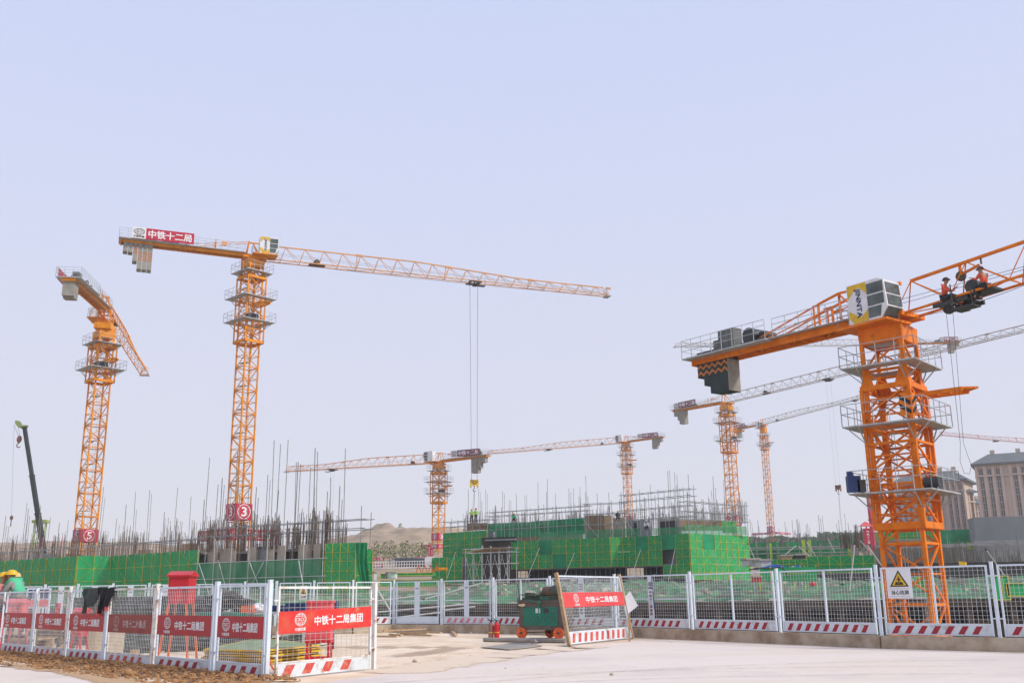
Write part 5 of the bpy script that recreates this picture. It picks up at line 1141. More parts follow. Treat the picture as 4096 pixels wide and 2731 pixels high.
# apartment blocks
STONE = mat("pinkish_stone_cladding", (.58, .46, .38), (.50, .39, .31), .8, .25); ROOF = mat("grey_roof", (.16, .18, .18), (.12, .135, .135), .8, .3); WIN = mat("dark_window_strip", (.085, .09, .10), (.05, .055, .06), .3, 1.2, spec=.6)
def block(label, pa, pb, D0, D1, ytop, ybase, nf, bays, roofh, side=0):
    A = atD(pa, ytop, D0); zt = A.z; B = atD(pb, ytop, D1); A.z = B.z = 0; U = (B - A).normalized(); L = (B - A).length; N = Vector((-U.y, U.x, 0)); N = N if N.y > 0 else -N; z0 = zof(pa, ybase, D0) - 6; dep = 16
    t = thing("apartment_block", label, "apartment block", Vector((A.x, A.y, z0))); P = lambda u, n, z: A + U * u + N * n + Vector((0, 0, z))
    b = MB(); b.obox(P(0, 0, z0), U * L, N * dep, (0, 0, zt - z0)); b.build("wall", STONE, t)
    bw = L / bays; fh = (zt - z0) / nf
    for i in range(bays):
        if (i % 5) == 3: continue
        w_ = MB(); w_.obox(P(i * bw + bw * .3, -.06, z0 + fh * .4), U * bw * .42, N * .05, (0, 0, zt - z0 - fh * 1.2)); wi = w_.build("window_strip", WIN, t)
        f = MB()
        for k in range(nf): f.obox(P(i * bw + bw * .3, -.16, z0 + fh * (k + .32)), U * bw * .42, N * .06, (0, 0, fh * .06))
        f.bar(P(i * bw + bw * .51, -.1, z0 + fh * .4), P(i * bw + bw * .51, -.1, zt - fh * .8), .15, .08, U); f.build("window_frame", STONE, wi)
    for i in range(bays + 1):
        q = MB(); q.obox(P(i * bw - .22 * bw, -.5, z0), U * bw * .34, N * .5, (0, 0, zt - z0 - fh * .3)); q.build("pilaster", STONE, t)
    # left return wall with its own strips
    for k in range(3):
        w_ = MB(); w_.obox(P(-.06, 2 + k * 4.6, z0 + fh * .4), N * 2.2, U * .05, (0, 0, zt - z0 - fh * 1.2)); w_.build("window_strip", WIN, t)
    q = MB(); q.obox(P(-.5, -.7, zt - fh * 1.9), U * (L + 1), N * .3, (0, 0, fh * .22)); q.obox(P(-.3, -.6, zt - fh * 2.0), N * (dep + .8), -U * .3, (0, 0, fh * .22)); q.build("string_course", STONE, t)
    r = MB(); e = 1.4; a_ = [P(-e, -e, zt), P(L + e, -e, zt), P(L + e, dep + e, zt), P(-e, dep + e, zt)]; c_ = [P(3.5, 4, zt + roofh), P(L - 3.5, 4, zt + roofh), P(L - 3.5, dep - 4, zt + roofh), P(3.5, dep - 4, zt + roofh)]; lo_ = [p - Vector((0, 0, .5)) for p in a_]
    r.add(lo_ + a_ + c_, [(3, 2, 1, 0), (0, 1, 5, 4), (1, 2, 6, 5), (2, 3, 7, 6), (3, 0, 4, 7), (4, 5, 9, 8), (5, 6, 10, 9), (6, 7, 11, 10), (7, 4, 8, 11), (8, 9, 10, 11)]); rf = r.build("roof", ROOF, t)
    for k in range(max(2, bays // 3)):
        ch = MB(); ch.obox(P(4 + k * (L - 8) / max(1, bays // 3 - 1), 5, zt + roofh - .6), U * 1.3, N * 1.3, (0, 0, 1.9)); ch.build("chimney", STONE, rf)
    return t
block("right apartment block, tallest, cut by the picture edge", 3903, 4700, 300, 276, 1856, 2110, 12, 22, 3.2)
block("left apartment block, partly behind the biggest mast", 3578, 3852, 330, 318, 1934, 2130, 11, 12, 3.4)
block("narrow apartment wing stepping back between the two large blocks", 3852, 3886, 322, 324, 1962, 2130, 10, 2, 2.0)
block("low far apartment block in the gap between the large blocks", 3888, 3925, 420, 420, 2010, 2130, 9, 2, 2.0)

# mobile crane at the left
GRB = mat("dark_boom_paint", (.075, .085, .075), (.05, .058, .05), .5, 1); LIME = mat("lime_crane_paint", (.42, .52, .16), (.32, .42, .12), .5, 2)
D = 126; p0 = atD(182, 2250, D); p1 = atD(98, 1709, D); t = thing("mobile_crane", "mobile crane with dark telescopic boom behind the left building", "crane", Vector((p0.x + 1, D, 0)))
b = MB(); d = p1 - p0
for k, (f0, f1, w_) in enumerate(((-.02, .36, .54), (.36, .64, .47), (.64, 1.0, .40))): b.bar(p0 + d * f0, p0 + d * f1, w_, w_ * 1.05); b.bar(p0 + d * (f1 - .008), p0 + d * f1, w_ * 1.25, w_ * 1.2)
bo = b.build("boom", GRB, t)
b = MB(); b.prism([p1 + Vector((a * .75, -.3, h * .75)) for a, h in ((-.3, .1), (.45, .1), (.5, .35), (-.5, .35), (-1.0, 1.1), (-1.5, 1.2), (-1.55, .75), (-1.1, .15), (-.7, -.1))], (0, .6, 0)); b.build("boom_head", LIME, bo)
b = MB(); hk = atD(78, 1747, D); 
for o_ in (-.25, .2): b.tube((p1.x - 1.1 + o_, D, p1.z + .3), (hk.x + o_ * .4, D, hk.z), .02, 4)
k2 = atD(46, 2070, D); b.tube((p1.x - 1.4, D, p1.z + .6), k2, .012, 4); b.build("hoist_rope", DARKM, t)
b = MB(); b.ball(hk - Vector((0, 0, .3)), .34, .2, .5); b.path([hk + Vector((.25 * math.sin(a), 0, -1.1 - .28 * math.cos(a))) for a in [R(q) for q in (180, 240, 300, 360, 420)]], .07); b.build("hook_block", mat("rusty_block", (.35, .2, .15), (.2, .12, .1), .7, 3), t)
b = MB(); b.ball(k2, .2, .2, .3); b.tube(k2, k2 - Vector((0, 0, 1.1)), .06, 5); b.build("small_hook", MATS["rusty_block"], t)
c = atD(156, 2150, D + 4); b = MB(); zt_ = zof(150, 2080, D + 4); lattice(b, Vector((c.x, c.y, 0)), 1.3, .3, -.2, zt_, .10, .06, 1.4); b.box(c.x - .9, c.x + 1.0, c.y - .6, c.y + .6, zt_ - .35, zt_); b.build("counter_mast", LIME, t)
b = MB(); b.box(p0.x - 1, p0.x + 7, D + 1, D + 4, .3, 1.4); ch = b.build("carrier", LIME, t)
b = MB()
for k in range(4):
    for yy in (D + 1, D + 3.9): b.tube((p0.x + 2 * k, yy - .2, .5), (p0.x + 2 * k, yy + .2, .5), .6, 14)
b.build("wheel", DARKM, ch)

# ------------------------------------------------------------------ soil heap along the near fence
def soil(px):  return nearline(px)
m = MB(); K = 120; J_ = 14; vs = []
a0, a1 = NP[0] + (NP[0] - NP[1]).normalized() * .9, NP[7]; dd = (a1 - a0); nn_ = Vector((dd.y, -dd.x, 0)).normalized(); nn_ = nn_ if nn_.y < 0 else -nn_
for i in range(K + 1):
    f = i / K; wd = (1.9 + .5 * noise.noise(Vector((f * 9, 1, 0)))) * (1 - .25 * f) * min(1, .35 + f * 7)
    for j in range(J_ + 1):
        g = j / J_; p = a0 + dd * f + nn_ * (-.35 + wd * g); pr = math.sin(math.pi * min(1, (g + .12) * .9)) * min(1, f * 9) if g < 1 else 0
        z = .17 * max(0, pr) * (1 - g * .4) * (.7 + .6 * abs(noise.noise(Vector((f * 14, g * 2, 4))))) + .09 * noise.noise(Vector((p.x * 3, p.y * 3, 0))) * (1 - g)
        vs.append((p.x, p.y, max(-.02, z - .03) if g < 1 else -.03))
m.add(vs, [(i * (J_ + 1) + j, i * (J_ + 1) + j + 1, (i + 1) * (J_ + 1) + j + 1, (i + 1) * (J_ + 1) + j) for i in range(K) for j in range(J_)])
tag(m.build("loose_soil", SOILM, smooth=True), "ridge of brown soil spilled along the foot of the near fence", "soil", kind="stuff")
m = MB()
for q in range(2400):
    f = random.random(); g = random.random() ** 1.3; p = a0 + dd * f + nn_ * (-.2 + 1.9 * g); s_ = random.choice((.018, .022, .028, .035, .045, .055)) * random.uniform(.6, 1.2) * (1.0 if random.random() > .03 else 1.8)
    zb = .13 * math.sin(math.pi * min(1, (g + .12) * .95)) * (1 - g * .4)
    m.ball((p.x, p.y, max(0, zb) + s_ * .3), s_, s_ * random.uniform(.6, 1.1), s_ * random.uniform(.5, .9), 6, 5, .38)
tag(m.build("soil_clods", SOILM), "lumpy brown soil clods scattered over the soil ridge", "soil", kind="stuff")
m = MB()
PEB = mat("dusty_pebble", (.48, .40, .32), (.30, .24, .18), .9, 9)
for q in range(260):
    px = random.uniform(1080, 2600); py = random.uniform(2545, 2700); 
    if px > 2300 and py < 2580: continue
    p = atz(px, py, 0); s_ = random.uniform(.005, .013) * (1 if random.random() > .04 else 2)
    m.ball((p.x, p.y, s_ * .4), s_, s_ * .8, s_ * .6, 5, 4, .2)
tag(m.build("gravel_crumbs", PEB), "small stones and crumbs lying about the yard", "gravel", kind="stuff")
for px, py, s_, lb in ((1659, 2648, .06, "dark fist sized stone alone on the yard left of the road"), (2447, 2700, .045, "small brown stone alone on the pale road"), (2682, 2566, .06, "flat white chip by the kerb right of the leaning panel"), (1886, 2532, .05, "small white offcut before the kerb right of the planks")):
    p = atz(px, py, .0); b = MB(); b.ball((p.x, p.y, s_ * .5), s_, s_ * .8, s_ * (.65 if px < 2600 else .3), 8, 6, .15); tag(b.build("stone", PEB if px in (1659, 2447) else WHITE), lb, "stone")

# ------------------------------------------------------------------ planks on the yard
pl_spec = [(1506, 2545, 1590, 2546, .13, "plank lying nearest the gate post, alone at the left"), (1560, 2537, 1607, 2541, .12, "short plank end just behind the nearest plank"), (1605, 2537, 1730, 2542, .11, "long plank lying in front of the plank heap"),
           (1533, 2524, 1702, 2516, .10, "long plank across the top of the plank heap"), (1590, 2531, 1710, 2534, .10, "middle plank of the heap with a dark side"), (1700, 2527, 1765, 2532, .10, "plank end poking right out of the heap"),
           (1665, 2515, 1775, 2505, .12, "plank resting against the kerb behind the heap"), (1802, 2520, 1824, 2540, .12, "short plank lying askew right of the heap"), (1765, 2528, 1858, 2527, .10, "thin plank under the askew one")]
for i, (xa, ya, xb, yb2, w_, lb) in enumerate(pl_spec):
    z = (.02, .02, .03, .20, .12, .1, .1, .05, .02)[i]; a = atz(xa, ya, z); c = atz(xb, yb2, z); r_ = thing("plank", lb, "plank", a, "planks on the yard before the kerb")
    b = MB(); b.bar(a + Vector((0, 0, .02)), c + Vector((0, 0, .02)), w_, .055); b.build("board", PLANK, r_)
    b = MB(); d = (c - a).normalized(); b.bar(c + Vector((0, 0, .02)) + d * .001, c + Vector((0, 0, .02)) + d * .006, w_ * .98, .053); b.build("sawn_end", mat("fresh_wood", (.66, .48, .28), (.5, .35, .2), .8, 9), r_)
# sheet, pipe
q = [atz(x, y, .02) for x, y in ((1922, 2588), (1972, 2583), (2045, 2571), (2090, 2571), (2172, 2582), (2040, 2598))]
sh = MB(); sh.prism(q, (0, 0, .018)); o = sh.build("steel_sheet", mat("dusty_grey_sheet", (.36, .33, .28), (.24, .21, .18), .8, 1.5)); tag(o, "thin grey warped sheet lying flat before the threading machine", "sheet")
a = atz(1936, 2557, .07); c = atz(2262, 2562, .07); b = MB(); b.tube(a, c, .07, 12); tag(b.build("steel_pipe", mat("dusty_pipe", (.33, .30, .26), (.24, .21, .18), .7, 2)), "long grey pipe lying behind the fire extinguishers", "pipe")
a = atz(2128, 2566, .04); t = thing("steel_offcut", "small bent steel offcut on the ground below the machine", "offcut", a); b = MB(); b.tube(a, atz(2186, 2562, .05), .02, 6); b.tube(atz(2146, 2568, .02), atz(2142, 2558, .14), .03, 6); b.build("rod", GALV, t); b = MB(); b.tube(atz(2126, 2568, .03), atz(2132, 2561, .09), .04, 6); b.build("sleeve", PEB, t)
# ------------------------------------------------------------------ fire extinguishers
for px, mm, lb in ((1964, mat("dusty_red", (.30, .13, .10), (.22, .11, .09), .6, 5), "dusty brownish fire extinguisher, the left one of the taped pair"), (1987, RED, "bright red fire extinguisher, the right one of the taped pair")):
    p = atz(px, 2562, 0); t = thing("fire_extinguisher", lb, "fire extinguisher", p, "taped pair of fire extinguishers"); b = MB(); r = .09; H = .62
    b.tube(p, p + Vector((0, 0, H - .08)), r, 18); b.tube(p + Vector((0, 0, H - .08)), p + Vector((0, 0, H)), r, 18, r * .45); b.build("cylinder", mm, t, smooth=False)
    b = MB(); b.tube(p + Vector((0, 0, H)), p + Vector((0, 0, H + .06)), .03, 8); b.bar(p + Vector((-.02, 0, H + .06)), p + Vector((-.13, 0, H + .13)), .025); b.bar(p + Vector((-.02, 0, H + .05)), p + Vector((-.12, 0, H + .05)), .02); b.build("valve_handle", BLACK, t)
    b = MB(); b.path([p + Vector((.03 + .1 * math.sin(k * .5), -.03, H + .06 - .035 * k * k * .35)) for k in range(7)], .012); b.build("hose", BLACK, t)
    b = MB(); b.tube(p + Vector((0, 0, .27)), p + Vector((0, 0, .295)), r + .004, 18); b.build("yellow_tape", YEL, t)

# ------------------------------------------------------------------ rebar threading machine
MG = mat("machine_green", (.012, .20, .125), (.015, .13, .085), .5, 2.2); MB_ = mat("machine_brown", (.13, .105, .085), (.09, .075, .06), .6, 2); MD = mat("oily_green", (.03, .10, .055), (.06, .045, .03), .45, 5); RUST = mat("oily_rust", (.14, .08, .045), (.06, .05, .035), .55, 6)
w0 = atz(2088, 2552, 0); w1 = atz(2236, 2553.5, 0); U = (w1 - w0).normalized(); N = Vector((-U.y, U.x, 0)); Lm = (w1 - w0).length; sc = Lm / 1.18
t = thing("threading_machine", "green and brown rebar threading machine on orange wheels", "machine", w0)
def MP(u, n, z): return w0 + U * (u * sc) + N * (n * sc) + Vector((0, 0, (z if z < .3 else .3 + (z - .3) * .93) * sc))
b = MB(); b.obox(MP(-.08, 0, .24), U * 1.42 * sc, N * .62 * sc, (0, 0, .84 * sc)); b.obox(MP(-.11, -.03, 1.05), U * 1.48 * sc, N * .68 * sc, (0, 0, .05 * sc)); bd = b.build("cabinet", MB_, t)
b = MB(); b.obox(MP(.06, -.012, .36), U * 1.10 * sc, N * .012 * sc, (0, 0, .52 * sc)); fp = b.build("front_panel", MG, t)
b = MB(); 
for i, (u, z) in enumerate([(.28, .70), (.50, .70), (.74, .70), (.96, .70), (.22, .62), (.36, .62), (.50, .62), (.62, .62), (.78, .62), (.9, .62), (1.02, .62), (.28, .54), (.5, .54), (.74, .54), (.96, .54)]): b.obox(MP(u, -.016, z), U * .06 * sc, N * .005, (0, 0, .014 * sc))
b.build("vent_slot", BLACK, fp)
b = MB(); b.obox(MP(.46, -.018, .74), U * .15 * sc, N * .006, (0, 0, .13 * sc)); b.build("data_plate", WHITE, fp); b = MB(); b.obox(MP(.72, -.018, .74), U * .16 * sc, N * .006, (0, 0, .13 * sc)); b.build("data_plate", DARKM, fp)
b = MB(); b.tube(MP(1.04, -.03, .80), MP(1.04, 0, .80), .02, 8); b.build("stop_button", RED, fp)
for u, n, r in ((0, -.02, .155), (1.18, -.02, .155), (.62, .60, .155)):
    b = MB(); b.tube(MP(u, n - .03, r), MP(u, n + .05, r), r * sc, 20); wl = b.build("wheel", ORLEG, t); b = MB(); b.tube(MP(u, n - .045, r), MP(u, n - .028, r), .035 * sc, 8); [b.obox(MP(u + .08 * math.cos(a), n - .033, r + .08 * math.sin(a)), U * .03, N * .004, (0, 0, .03)) for a in (.3, 1.9, 3.4, 5.1)]; b.build("hub", DARKM, wl)
b = MB(); b.bar(MP(0, .1, .16), MP(.62, .6, .17), .03); b.bar(MP(1.18, .02, .16), MP(1.18, .3, .24), .05); b.bar(MP(0, .02, .16), MP(0, .3, .24), .05); b.bar(MP(.62, .58, .16), MP(.62, .4, .24), .05); b.path([MP(1.36, .1, .24), MP(1.38, .1, .12), MP(1.44, .05, .03)], .012); b.build("axle", DARKM, t)
b = MB(); b.tube(MP(.60, .3, 1.36), MP(.88, .3, 1.36), .17 * sc, 18); b.tube(MP(.88, .3, 1.36), MP(.95, .3, 1.36), .19 * sc, 18); b.build("motor_housing", RUST, t)
b = MB(); b.tube(MP(.95, .3, 1.38), MP(1.10, .3, 1.38), .205 * sc, 18); b.tube(MP(1.10, .3, 1.38), MP(1.26, .3, 1.38), .19 * sc, 18, .15 * sc); b.tube(MP(.48, .3, 1.28), MP(.62, .3, 1.30), .09 * sc, 12); b.build("gear_drum", MD, t)
b = MB(); b.obox(MP(-.05, .12, 1.10), U * 1.4 * sc, N * .36 * sc, (0, 0, .09 * sc)); b.obox(MP(.02, .18, 1.18), U * .22 * sc, N * .25 * sc, (0, 0, .16 * sc)); b.obox(MP(.30, .2, 1.18), U * .10 * sc, N * .2 * sc, (0, 0, .12 * sc)); b.tube(MP(.08, .05, 1.27), MP(.55, .1, 1.27), .025, 8); b.obox(MP(.55, .1, 1.12), U * .8 * sc, N * .4 * sc, (0, 0, .13 * sc)); b.build("carriage", MD, t)
b = MB(); b.path([MP(.2, -.06, 1.14), MP(.58, -.09, 1.06), MP(.60, -.09, .70), MP(.64, -.09, .62)], .016 * sc); b.tube(MP(.60, -.12, 1.05), MP(.60, .05, 1.05), .04 * sc, 8); b.path([MP(.6, -.02, 1.05), MP(.66, -.0, 1.24)], .016 * sc); b.path([MP(.66, -.02, 1.17), MP(.88, -.02, 1.17)], .014 * sc); b.build("hand_lever", MG, t)
b = MB(); b.path([MP(-.10, .1, 1.0), MP(-.12, .1, 1.3), MP(-.18, .12, 1.62)], .016 * sc); b.path([MP(-.06, .05, 1.3), MP(.1, .1, 1.27)], .016 * sc); b.path([MP(-.12, .05, .8), MP(-.14, .05, 1.2)], .018 * sc); b.build("feed_lever", DARKM, t)
b = MB(); b.path([MP(1.25, .1, 1.55), MP(1.20, .05, 1.35), MP(1.25, .02, 1.20)], .012, 5); b.build("rope_loop", mat("pale_rope", (.5, .45, .3), (.35, .3, .2), .9, 8), t)
b = MB(); b.prism([MP(-.10, -.035, .96), MP(.06, -.035, .93), MP(.14, -.035, .97), MP(.12, -.035, 1.03), MP(-.08, -.035, 1.01)], N * .01); b.build("torn_label", CREAM, bd)
# white board leaning behind the loose panel
D = lean.location.y + 2.2; q = [atD(x, y, D) for x, y in ((2513, 2453), (2500, 2385), (2520, 2363), (2552, 2421))]; t = thing("white_board", "blank white board tilted beside the loose leaning panel", "board", q[0]); b = MB(); b.prism(q, (0, .02, 0)); b.build("board", WHITE, t)
b = MB(); b.bar(q[0] + Vector((0, .04, 0)), (q[0].x, q[0].y + .04, 0), .04); b.bar((q[0] + q[2]) / 2 + Vector((0, .04, 0)), (q[0].x + .05, q[0].y + .3, 0), .04); b.build("batten", PLANK, t)

# ------------------------------------------------------------------ things inside the fenced yard
def G(px, py, z=0): return atz(px, py, z)
# stacks of yellow framed screens
for i, (pts, n, lb) in enumerate(((((797, 2655), (1050, 2662), (1300, 2632), (1045, 2592)), 6, "tall stack of yellow framed green panels lying behind the gate"), (((800, 2640), (900, 2655), (1110, 2600), (990, 2588)), 4, "lower stack of yellow framed panels left of the corner post"))):
    q = [G(x, y) for x, y in pts]; c_ = sum(q, Vector()) / 4; q = [c_ + (p - c_) * .92 for p in q]
    t = thing("panel_stack", lb, "panel stack", c_)
    for k in range(n):
        o_ = Vector((random.uniform(-.06, .06), random.uniform(-.05, .05), .03 + k * .058 + (.003 if i else 0))); b = MB()
        for a, c in zip(q, q[1:] + q[:1]): b.bar(a + o_, c + o_, .05, .04)
        b.bar((q[0] + q[1]) / 2 + o_, (q[2] + q[3]) / 2 + o_, .04, .03)
        fr = b.build("frame", YEL if k % 2 else mat("dull_yellow_frame", (.55, .35, .04), (.40, .24, .03), .6, 3), t)
        b = MB(); b.prism([p * .985 + c_ * .015 + o_ + Vector((0, 0, .006)) for p in q], (0, 0, .01)); b.build("screen_sheet", mat("dusty_screen", (.30, .36, .20), (.16, .24, .12), .8, 1.3), fr)
# heaps of rebar
def bar_heap(label, pts, n, h, m_, spread=.35):
    t = thing("rebar_heap", label, "rebar heap", G(*pts[0])); a0_, a1_ = G(*pts[0]), G(*pts[1]); d = (a1_ - a0_).normalized(); nn = Vector((-d.y, d.x, 0)); W_ = pts[2]
    for g in range(6):
        b = MB()
        for k in range(n // 6):
            o_ = nn * random.uniform(-W_, W_); z = random.random() ** 1.2 * h * (1 - abs(o_.dot(nn)) / W_ * .6); e0 = random.uniform(-spread, spread); e1 = random.uniform(-spread, spread) * 2
            sg = random.uniform(-.12, .12); p = a0_ + o_ + d * e0 + Vector((0, 0, .02 + z)); q_ = a1_ + o_ + nn * sg + d * e1 + Vector((0, 0, .02 + z + random.uniform(-.05, .16)))
            mid = (p + q_) / 2 + Vector((0, 0, .02)); b.path([p, mid, q_], .013, 4)
        b.build("bar_bundle", m_, t, kind="stuff")
    b = MB(); b.bar(a0_ + d * .8 - nn * W_, a0_ + d * .8 + nn * W_, .1, .1); b.bar(a1_ - d * .8 - nn * W_, a1_ - d * .8 + nn * W_, .1, .1); b.build("bearer", PLANK, t)
BARD = mat("dark_bar", (.13, .135, .12), (.07, .072, .065), .7, 3)
bar_heap("large dark heap of cut steel bars behind the near fence", ((505, 2605), (960, 2588), 1.3), 620, .85, BARD)
bar_heap("flat bundle of dark steel bars ending behind the gate sign", ((900, 2610), (1235, 2590), .45), 150, .38, BARD, .3)
bar_heap("low black bar stack behind the timber table", ((150, 2560), (280, 2568), .8), 120, .4, BARD)
# table of dark clamps and couplings
t = thing("coupling_pile", "pile of dark pipe couplings on a green steel bench", "coupling pile", G(890, 2520)); c = G(890, 2520); c = Vector((c.x, 35, 0)); W_ = 2.1
l0 = atD(785, 2470, 35).x; l1 = atD(1025, 2470, 35).x; z0 = zof(890, 2448, 35)
b = MB(); b.box(l0 - .3, l1, 34.6, 36.2, z0 - .1, z0); [b.box(x, x + .08, 34.7, 36.1, 0, z0 - .1) for x in (l0, (l0 + l1) / 2, l1 - .1)]; b.box(l0 - .3, l1, 34.6, 34.65, z0 - .5, z0 - .1); b.build("bench", MG, t)
for g in range(5):
    b = MB()
    for k in range(30):
        f = random.random(); x = l0 + (l1 - l0) * f; h = (.15 + .5 * math.sin(math.pi * min(1, f * 1.15))) * random.random(); a = Vector((x, 34.8 + random.random() * 1.2, z0 + .06 + h)); v = Vector((random.uniform(-1, 1), random.uniform(-1, 1), random.uniform(-.4, .4))).normalized() * .12; b.tube(a - v, a + v, .065, 7)
    b.build("coupling", mat("brown_black_iron", (.075, .055, .045), (.035, .03, .028), .7, 5), t, kind='stuff')
for g, (xa, xb, ya, yb2) in enumerate(((300, 600, 2430, 2455), (640, 790, 2418, 2450))):
    t = thing("pipe_stack", ["long dark stack of pipe ends behind the jackets", "dark stack of pipe ends right of the red cabinet"][g], "pipe stack", atD((xa + xb) / 2, 2450, 36)); a = atD(xa, yb2, 36); e = atD(xb, ya, 36)
    for r_ in range(4):
        b = MB(); n = int((e.x - a.x) / .16)
        for k in range(n): b.tube((a.x + k * .16 + .08 * (r_ % 2), 35.4, a.z + .08 + r_ * .14), (a.x + k * .16 + .08 * (r_ % 2), 38, a.z + .08 + r_ * .14), .075, 8)
        b.build("pipe_layer", DARKM, t, kind="stuff")
    b = MB(); b.box(a.x, e.x, 35.6, 35.75, 0, a.z); b.box(a.x, e.x, 37.2, 37.35, 0, a.z); b.build("trestle", MB_, t)
# red cabinet on orange legs (distribution box)
def cabinet(label, pxl, pxr, ytop, ybot, yfoot, D, body_m, leg_m, roof=True, name="power_cabinet", dep=.45, spread=.12):
    a = atD(pxl, ybot, D); e = atD(pxr, ytop, D); t = thing(name, label, "power cabinet", Vector(((a.x + e.x) / 2, D + dep / 2, 0))); b = MB(); b.box(a.x, e.x, D, D + dep, a.z, e.z); bd = b.build("box", body_m, t)
    b = MB(); b.box(a.x + .05, e.x - .05, D - .012, D, a.z + .06, e.z - .06); dr = b.build("door", body_m, t); b = MB(); b.box(e.x - .12, e.x - .09, D - .03, D - .012, (a.z + e.z) / 2 - .06, (a.z + e.z) / 2 + .06); b.build("handle", DARKM, dr)
    if roof: b = MB(); b.prism([(a.x - .05, D - .06, e.z), (a.x - .05, D - .06, e.z + .04), (a.x - .05, D + dep / 2, e.z + .14), (a.x - .05, D + dep + .06, e.z + .04), (a.x - .05, D + dep + .06, e.z)], (e.x - a.x + .10, 0, 0)); b.build("roof", body_m, t)
    zf = 0
    for x, sx_ in ((a.x + .04, -1), (e.x - .04, 1)):
        for y, sy_ in ((D + .03, -1), (D + dep - .03, 1)):
            b = MB(); b.bar((x, y, a.z), (x + sx_ * spread, y + sy_ * spread * .7, zf), .05); b.build("leg", leg_m, t)
    return t
Dc = G(700, 2652).y; cabinet("red peaked power cabinet on tall orange legs behind the near fence", 668, 757, 2304, 2414, 2652, Dc + .6, RED, ORLEG, dep=.6, spread=.16)
Dp = G(1270, 2652).y; cabinet("pink and red cabinet on a square red stand behind the gate", 1222, 1325, 2409, 2560, 2652, Dp, PINK, RED, roof=False, spread=0.0)
t = [o for o in COL.objects if o.get("label", "").startswith("pink and red cabinet")][0]; a = atD(1222, 2560, Dp); e = atD(1325, 2409, Dp); b = MB(); b.box(a.x - .03, e.x + .03, Dp - .03, Dp + .48, e.z, e.z + .05); b.build("lid", PINK, t); b = MB(); b.box(a.x, e.x, Dp - .01, Dp + .06, .08, .16); b.box(a.x - .02, e.x + .02, Dp - .01, Dp + .46, a.z - .06, a.z); b.build("stand_rail", RED, t)
cabinet("pink cabinet with blue sockets behind the green vested worker", 20, 88, 2412, 2452, 2600, 31.0, PINK, PINK, spread=.1)
cabinet("tall red cabinet with a domed top in front of the cream drum", 284, 334, 2450, 2545, 2606, 27.9, RED, RED, roof=True, spread=.08)
for k, (xl, xr, yt, yb2, D, lb) in enumerate(((220, 236, 2410, 2428, 40, "tiny red box between the two left rows of white posts"), (311, 327, 2394, 2418, 40, "small red box left of the hanging grey green jacket"), (584, 600, 2396, 2424, 40, "small upright red box right of the hanging black jacket"))):
    cabinet(lb, xl, xr, yt, yb2, 2500, D, RED, RED, roof=False, spread=.02, dep=.2)
a = atD(582, 2448, 37); e = atD(600, 2430, 37); t = thing("white_bucket", "white bucket on the dark pipe stack left of the red cabinet", "bucket", a); b = MB(); b.tube((a.x + .09, 37, a.z), (a.x + .09, 37, e.z), .075, 12, .1); b.build("tub", WHITE, t); b = MB(); b.tube((a.x + .09, 37, e.z), (a.x + .09, 37, e.z + .015), .105, 12); b.build("rim", WHITEP, t)
# blue bins
for k, (xl, xr, yt, yb2, D, lb) in enumerate(((1140, 1222, 2410, 2447, 31, "dark blue ribbed bin left of the pink cabinet"), (1327, 1344, 2402, 2440, 31, "narrow dark blue bin right of the pink cabinet"), (1078, 1138, 2420, 2447, 31.6, "low dark blue tray behind the corner post"))):
    a = atD(xl, yb2, D); e = atD(xr, yt, D); t = thing("blue_bin", lb, "bin", Vector((a.x, D, 0))); b = MB(); b.box(a.x, e.x, D, D + .5, a.z, e.z); bb = b.build("tub", BLUE, t); b = MB()
    for i in range(5): x = a.x + (e.x - a.x) * (i + .3) / 5; b.box(x, x + .03, D - .02, D, a.z, e.z)
    b.build("rib", BLUE, bb); b = MB(); b.box(a.x, e.x, D, D + .5, a.z - .05, a.z); b.bar((a.x + .05, D + .1, 0), (a.x + .05, D + .1, a.z), .06); b.bar((e.x - .05, D + .1, 0), (e.x - .05, D + .1, a.z), .06); b.build("stand", GALV, t)
a = atD(1000, 2447, 31); e = atD(1150, 2440, 31); t = thing("steel_bench", "pale steel bench carrying the blue tray and a crumpled white sheet", "bench", Vector((a.x, 31, 0))); b = MB(); b.box(a.x, e.x, 30.6, 31.4, a.z - .06, a.z); b.build("top", GALV, t); b = MB(); [b.bar((x, 31, 0), (x, 31, a.z - .06), .06) for x in (a.x + .1, e.x - .1)]; b.build("leg", GALV, t)
m_ = MB(); c = atD(1035, 2432, 30.9); m_.ball(c, .24, .25, .16, 14, 9, .16); tag(m_.build("plastic_sheet", WHITE), "crumpled white plastic sheet left of the corner post", "plastic sheet")
c = atD(1000, 2440, 30.5); b = MB(); b.box(c.x - .25, c.x + .12, 30.4, 30.8, c.z - .06, c.z + .14); t = tag(b.build("orange_box", ORLEG), "small orange box beside the crumpled white sheet", "box")
# cream drum and board
c = G(410, 2606); t = thing("cream_drum", "big cream coloured drum behind the most faded sign panel", "drum", c); r = .62; b = MB(); zt = zof(410, 2500, c.y); b.tube(c + Vector((-.1, .6, 0)), c + Vector((-.1, .6, zt)), r, 28); b.build("shell", CREAM, t); b = MB(); b.tube(c + Vector((-.1, .6, zt)), c + Vector((-.1, .6, zt + .03)), r + .02, 28); b.build("rim", CREAM, t)
a = G(432, 2618); e = G(490, 2618); zt = zof(460, 2517, a.y); t = thing("cream_board", "upright cream board with dirt specks beside the cream drum", "board", a); b = MB(); b.obox(a, (e - a), (0, .03, 0), (0, 0, zt)); b.build("board", mat("cream_board_paint", (.80, .72, .52), (.68, .58, .4), .6, 3, lo=.3, hi=.45), t); b = MB(); b.bar(a + Vector((.05, .03, 0)), a + Vector((.05, .5, 0)), .05); b.build("foot", PLANK, t)
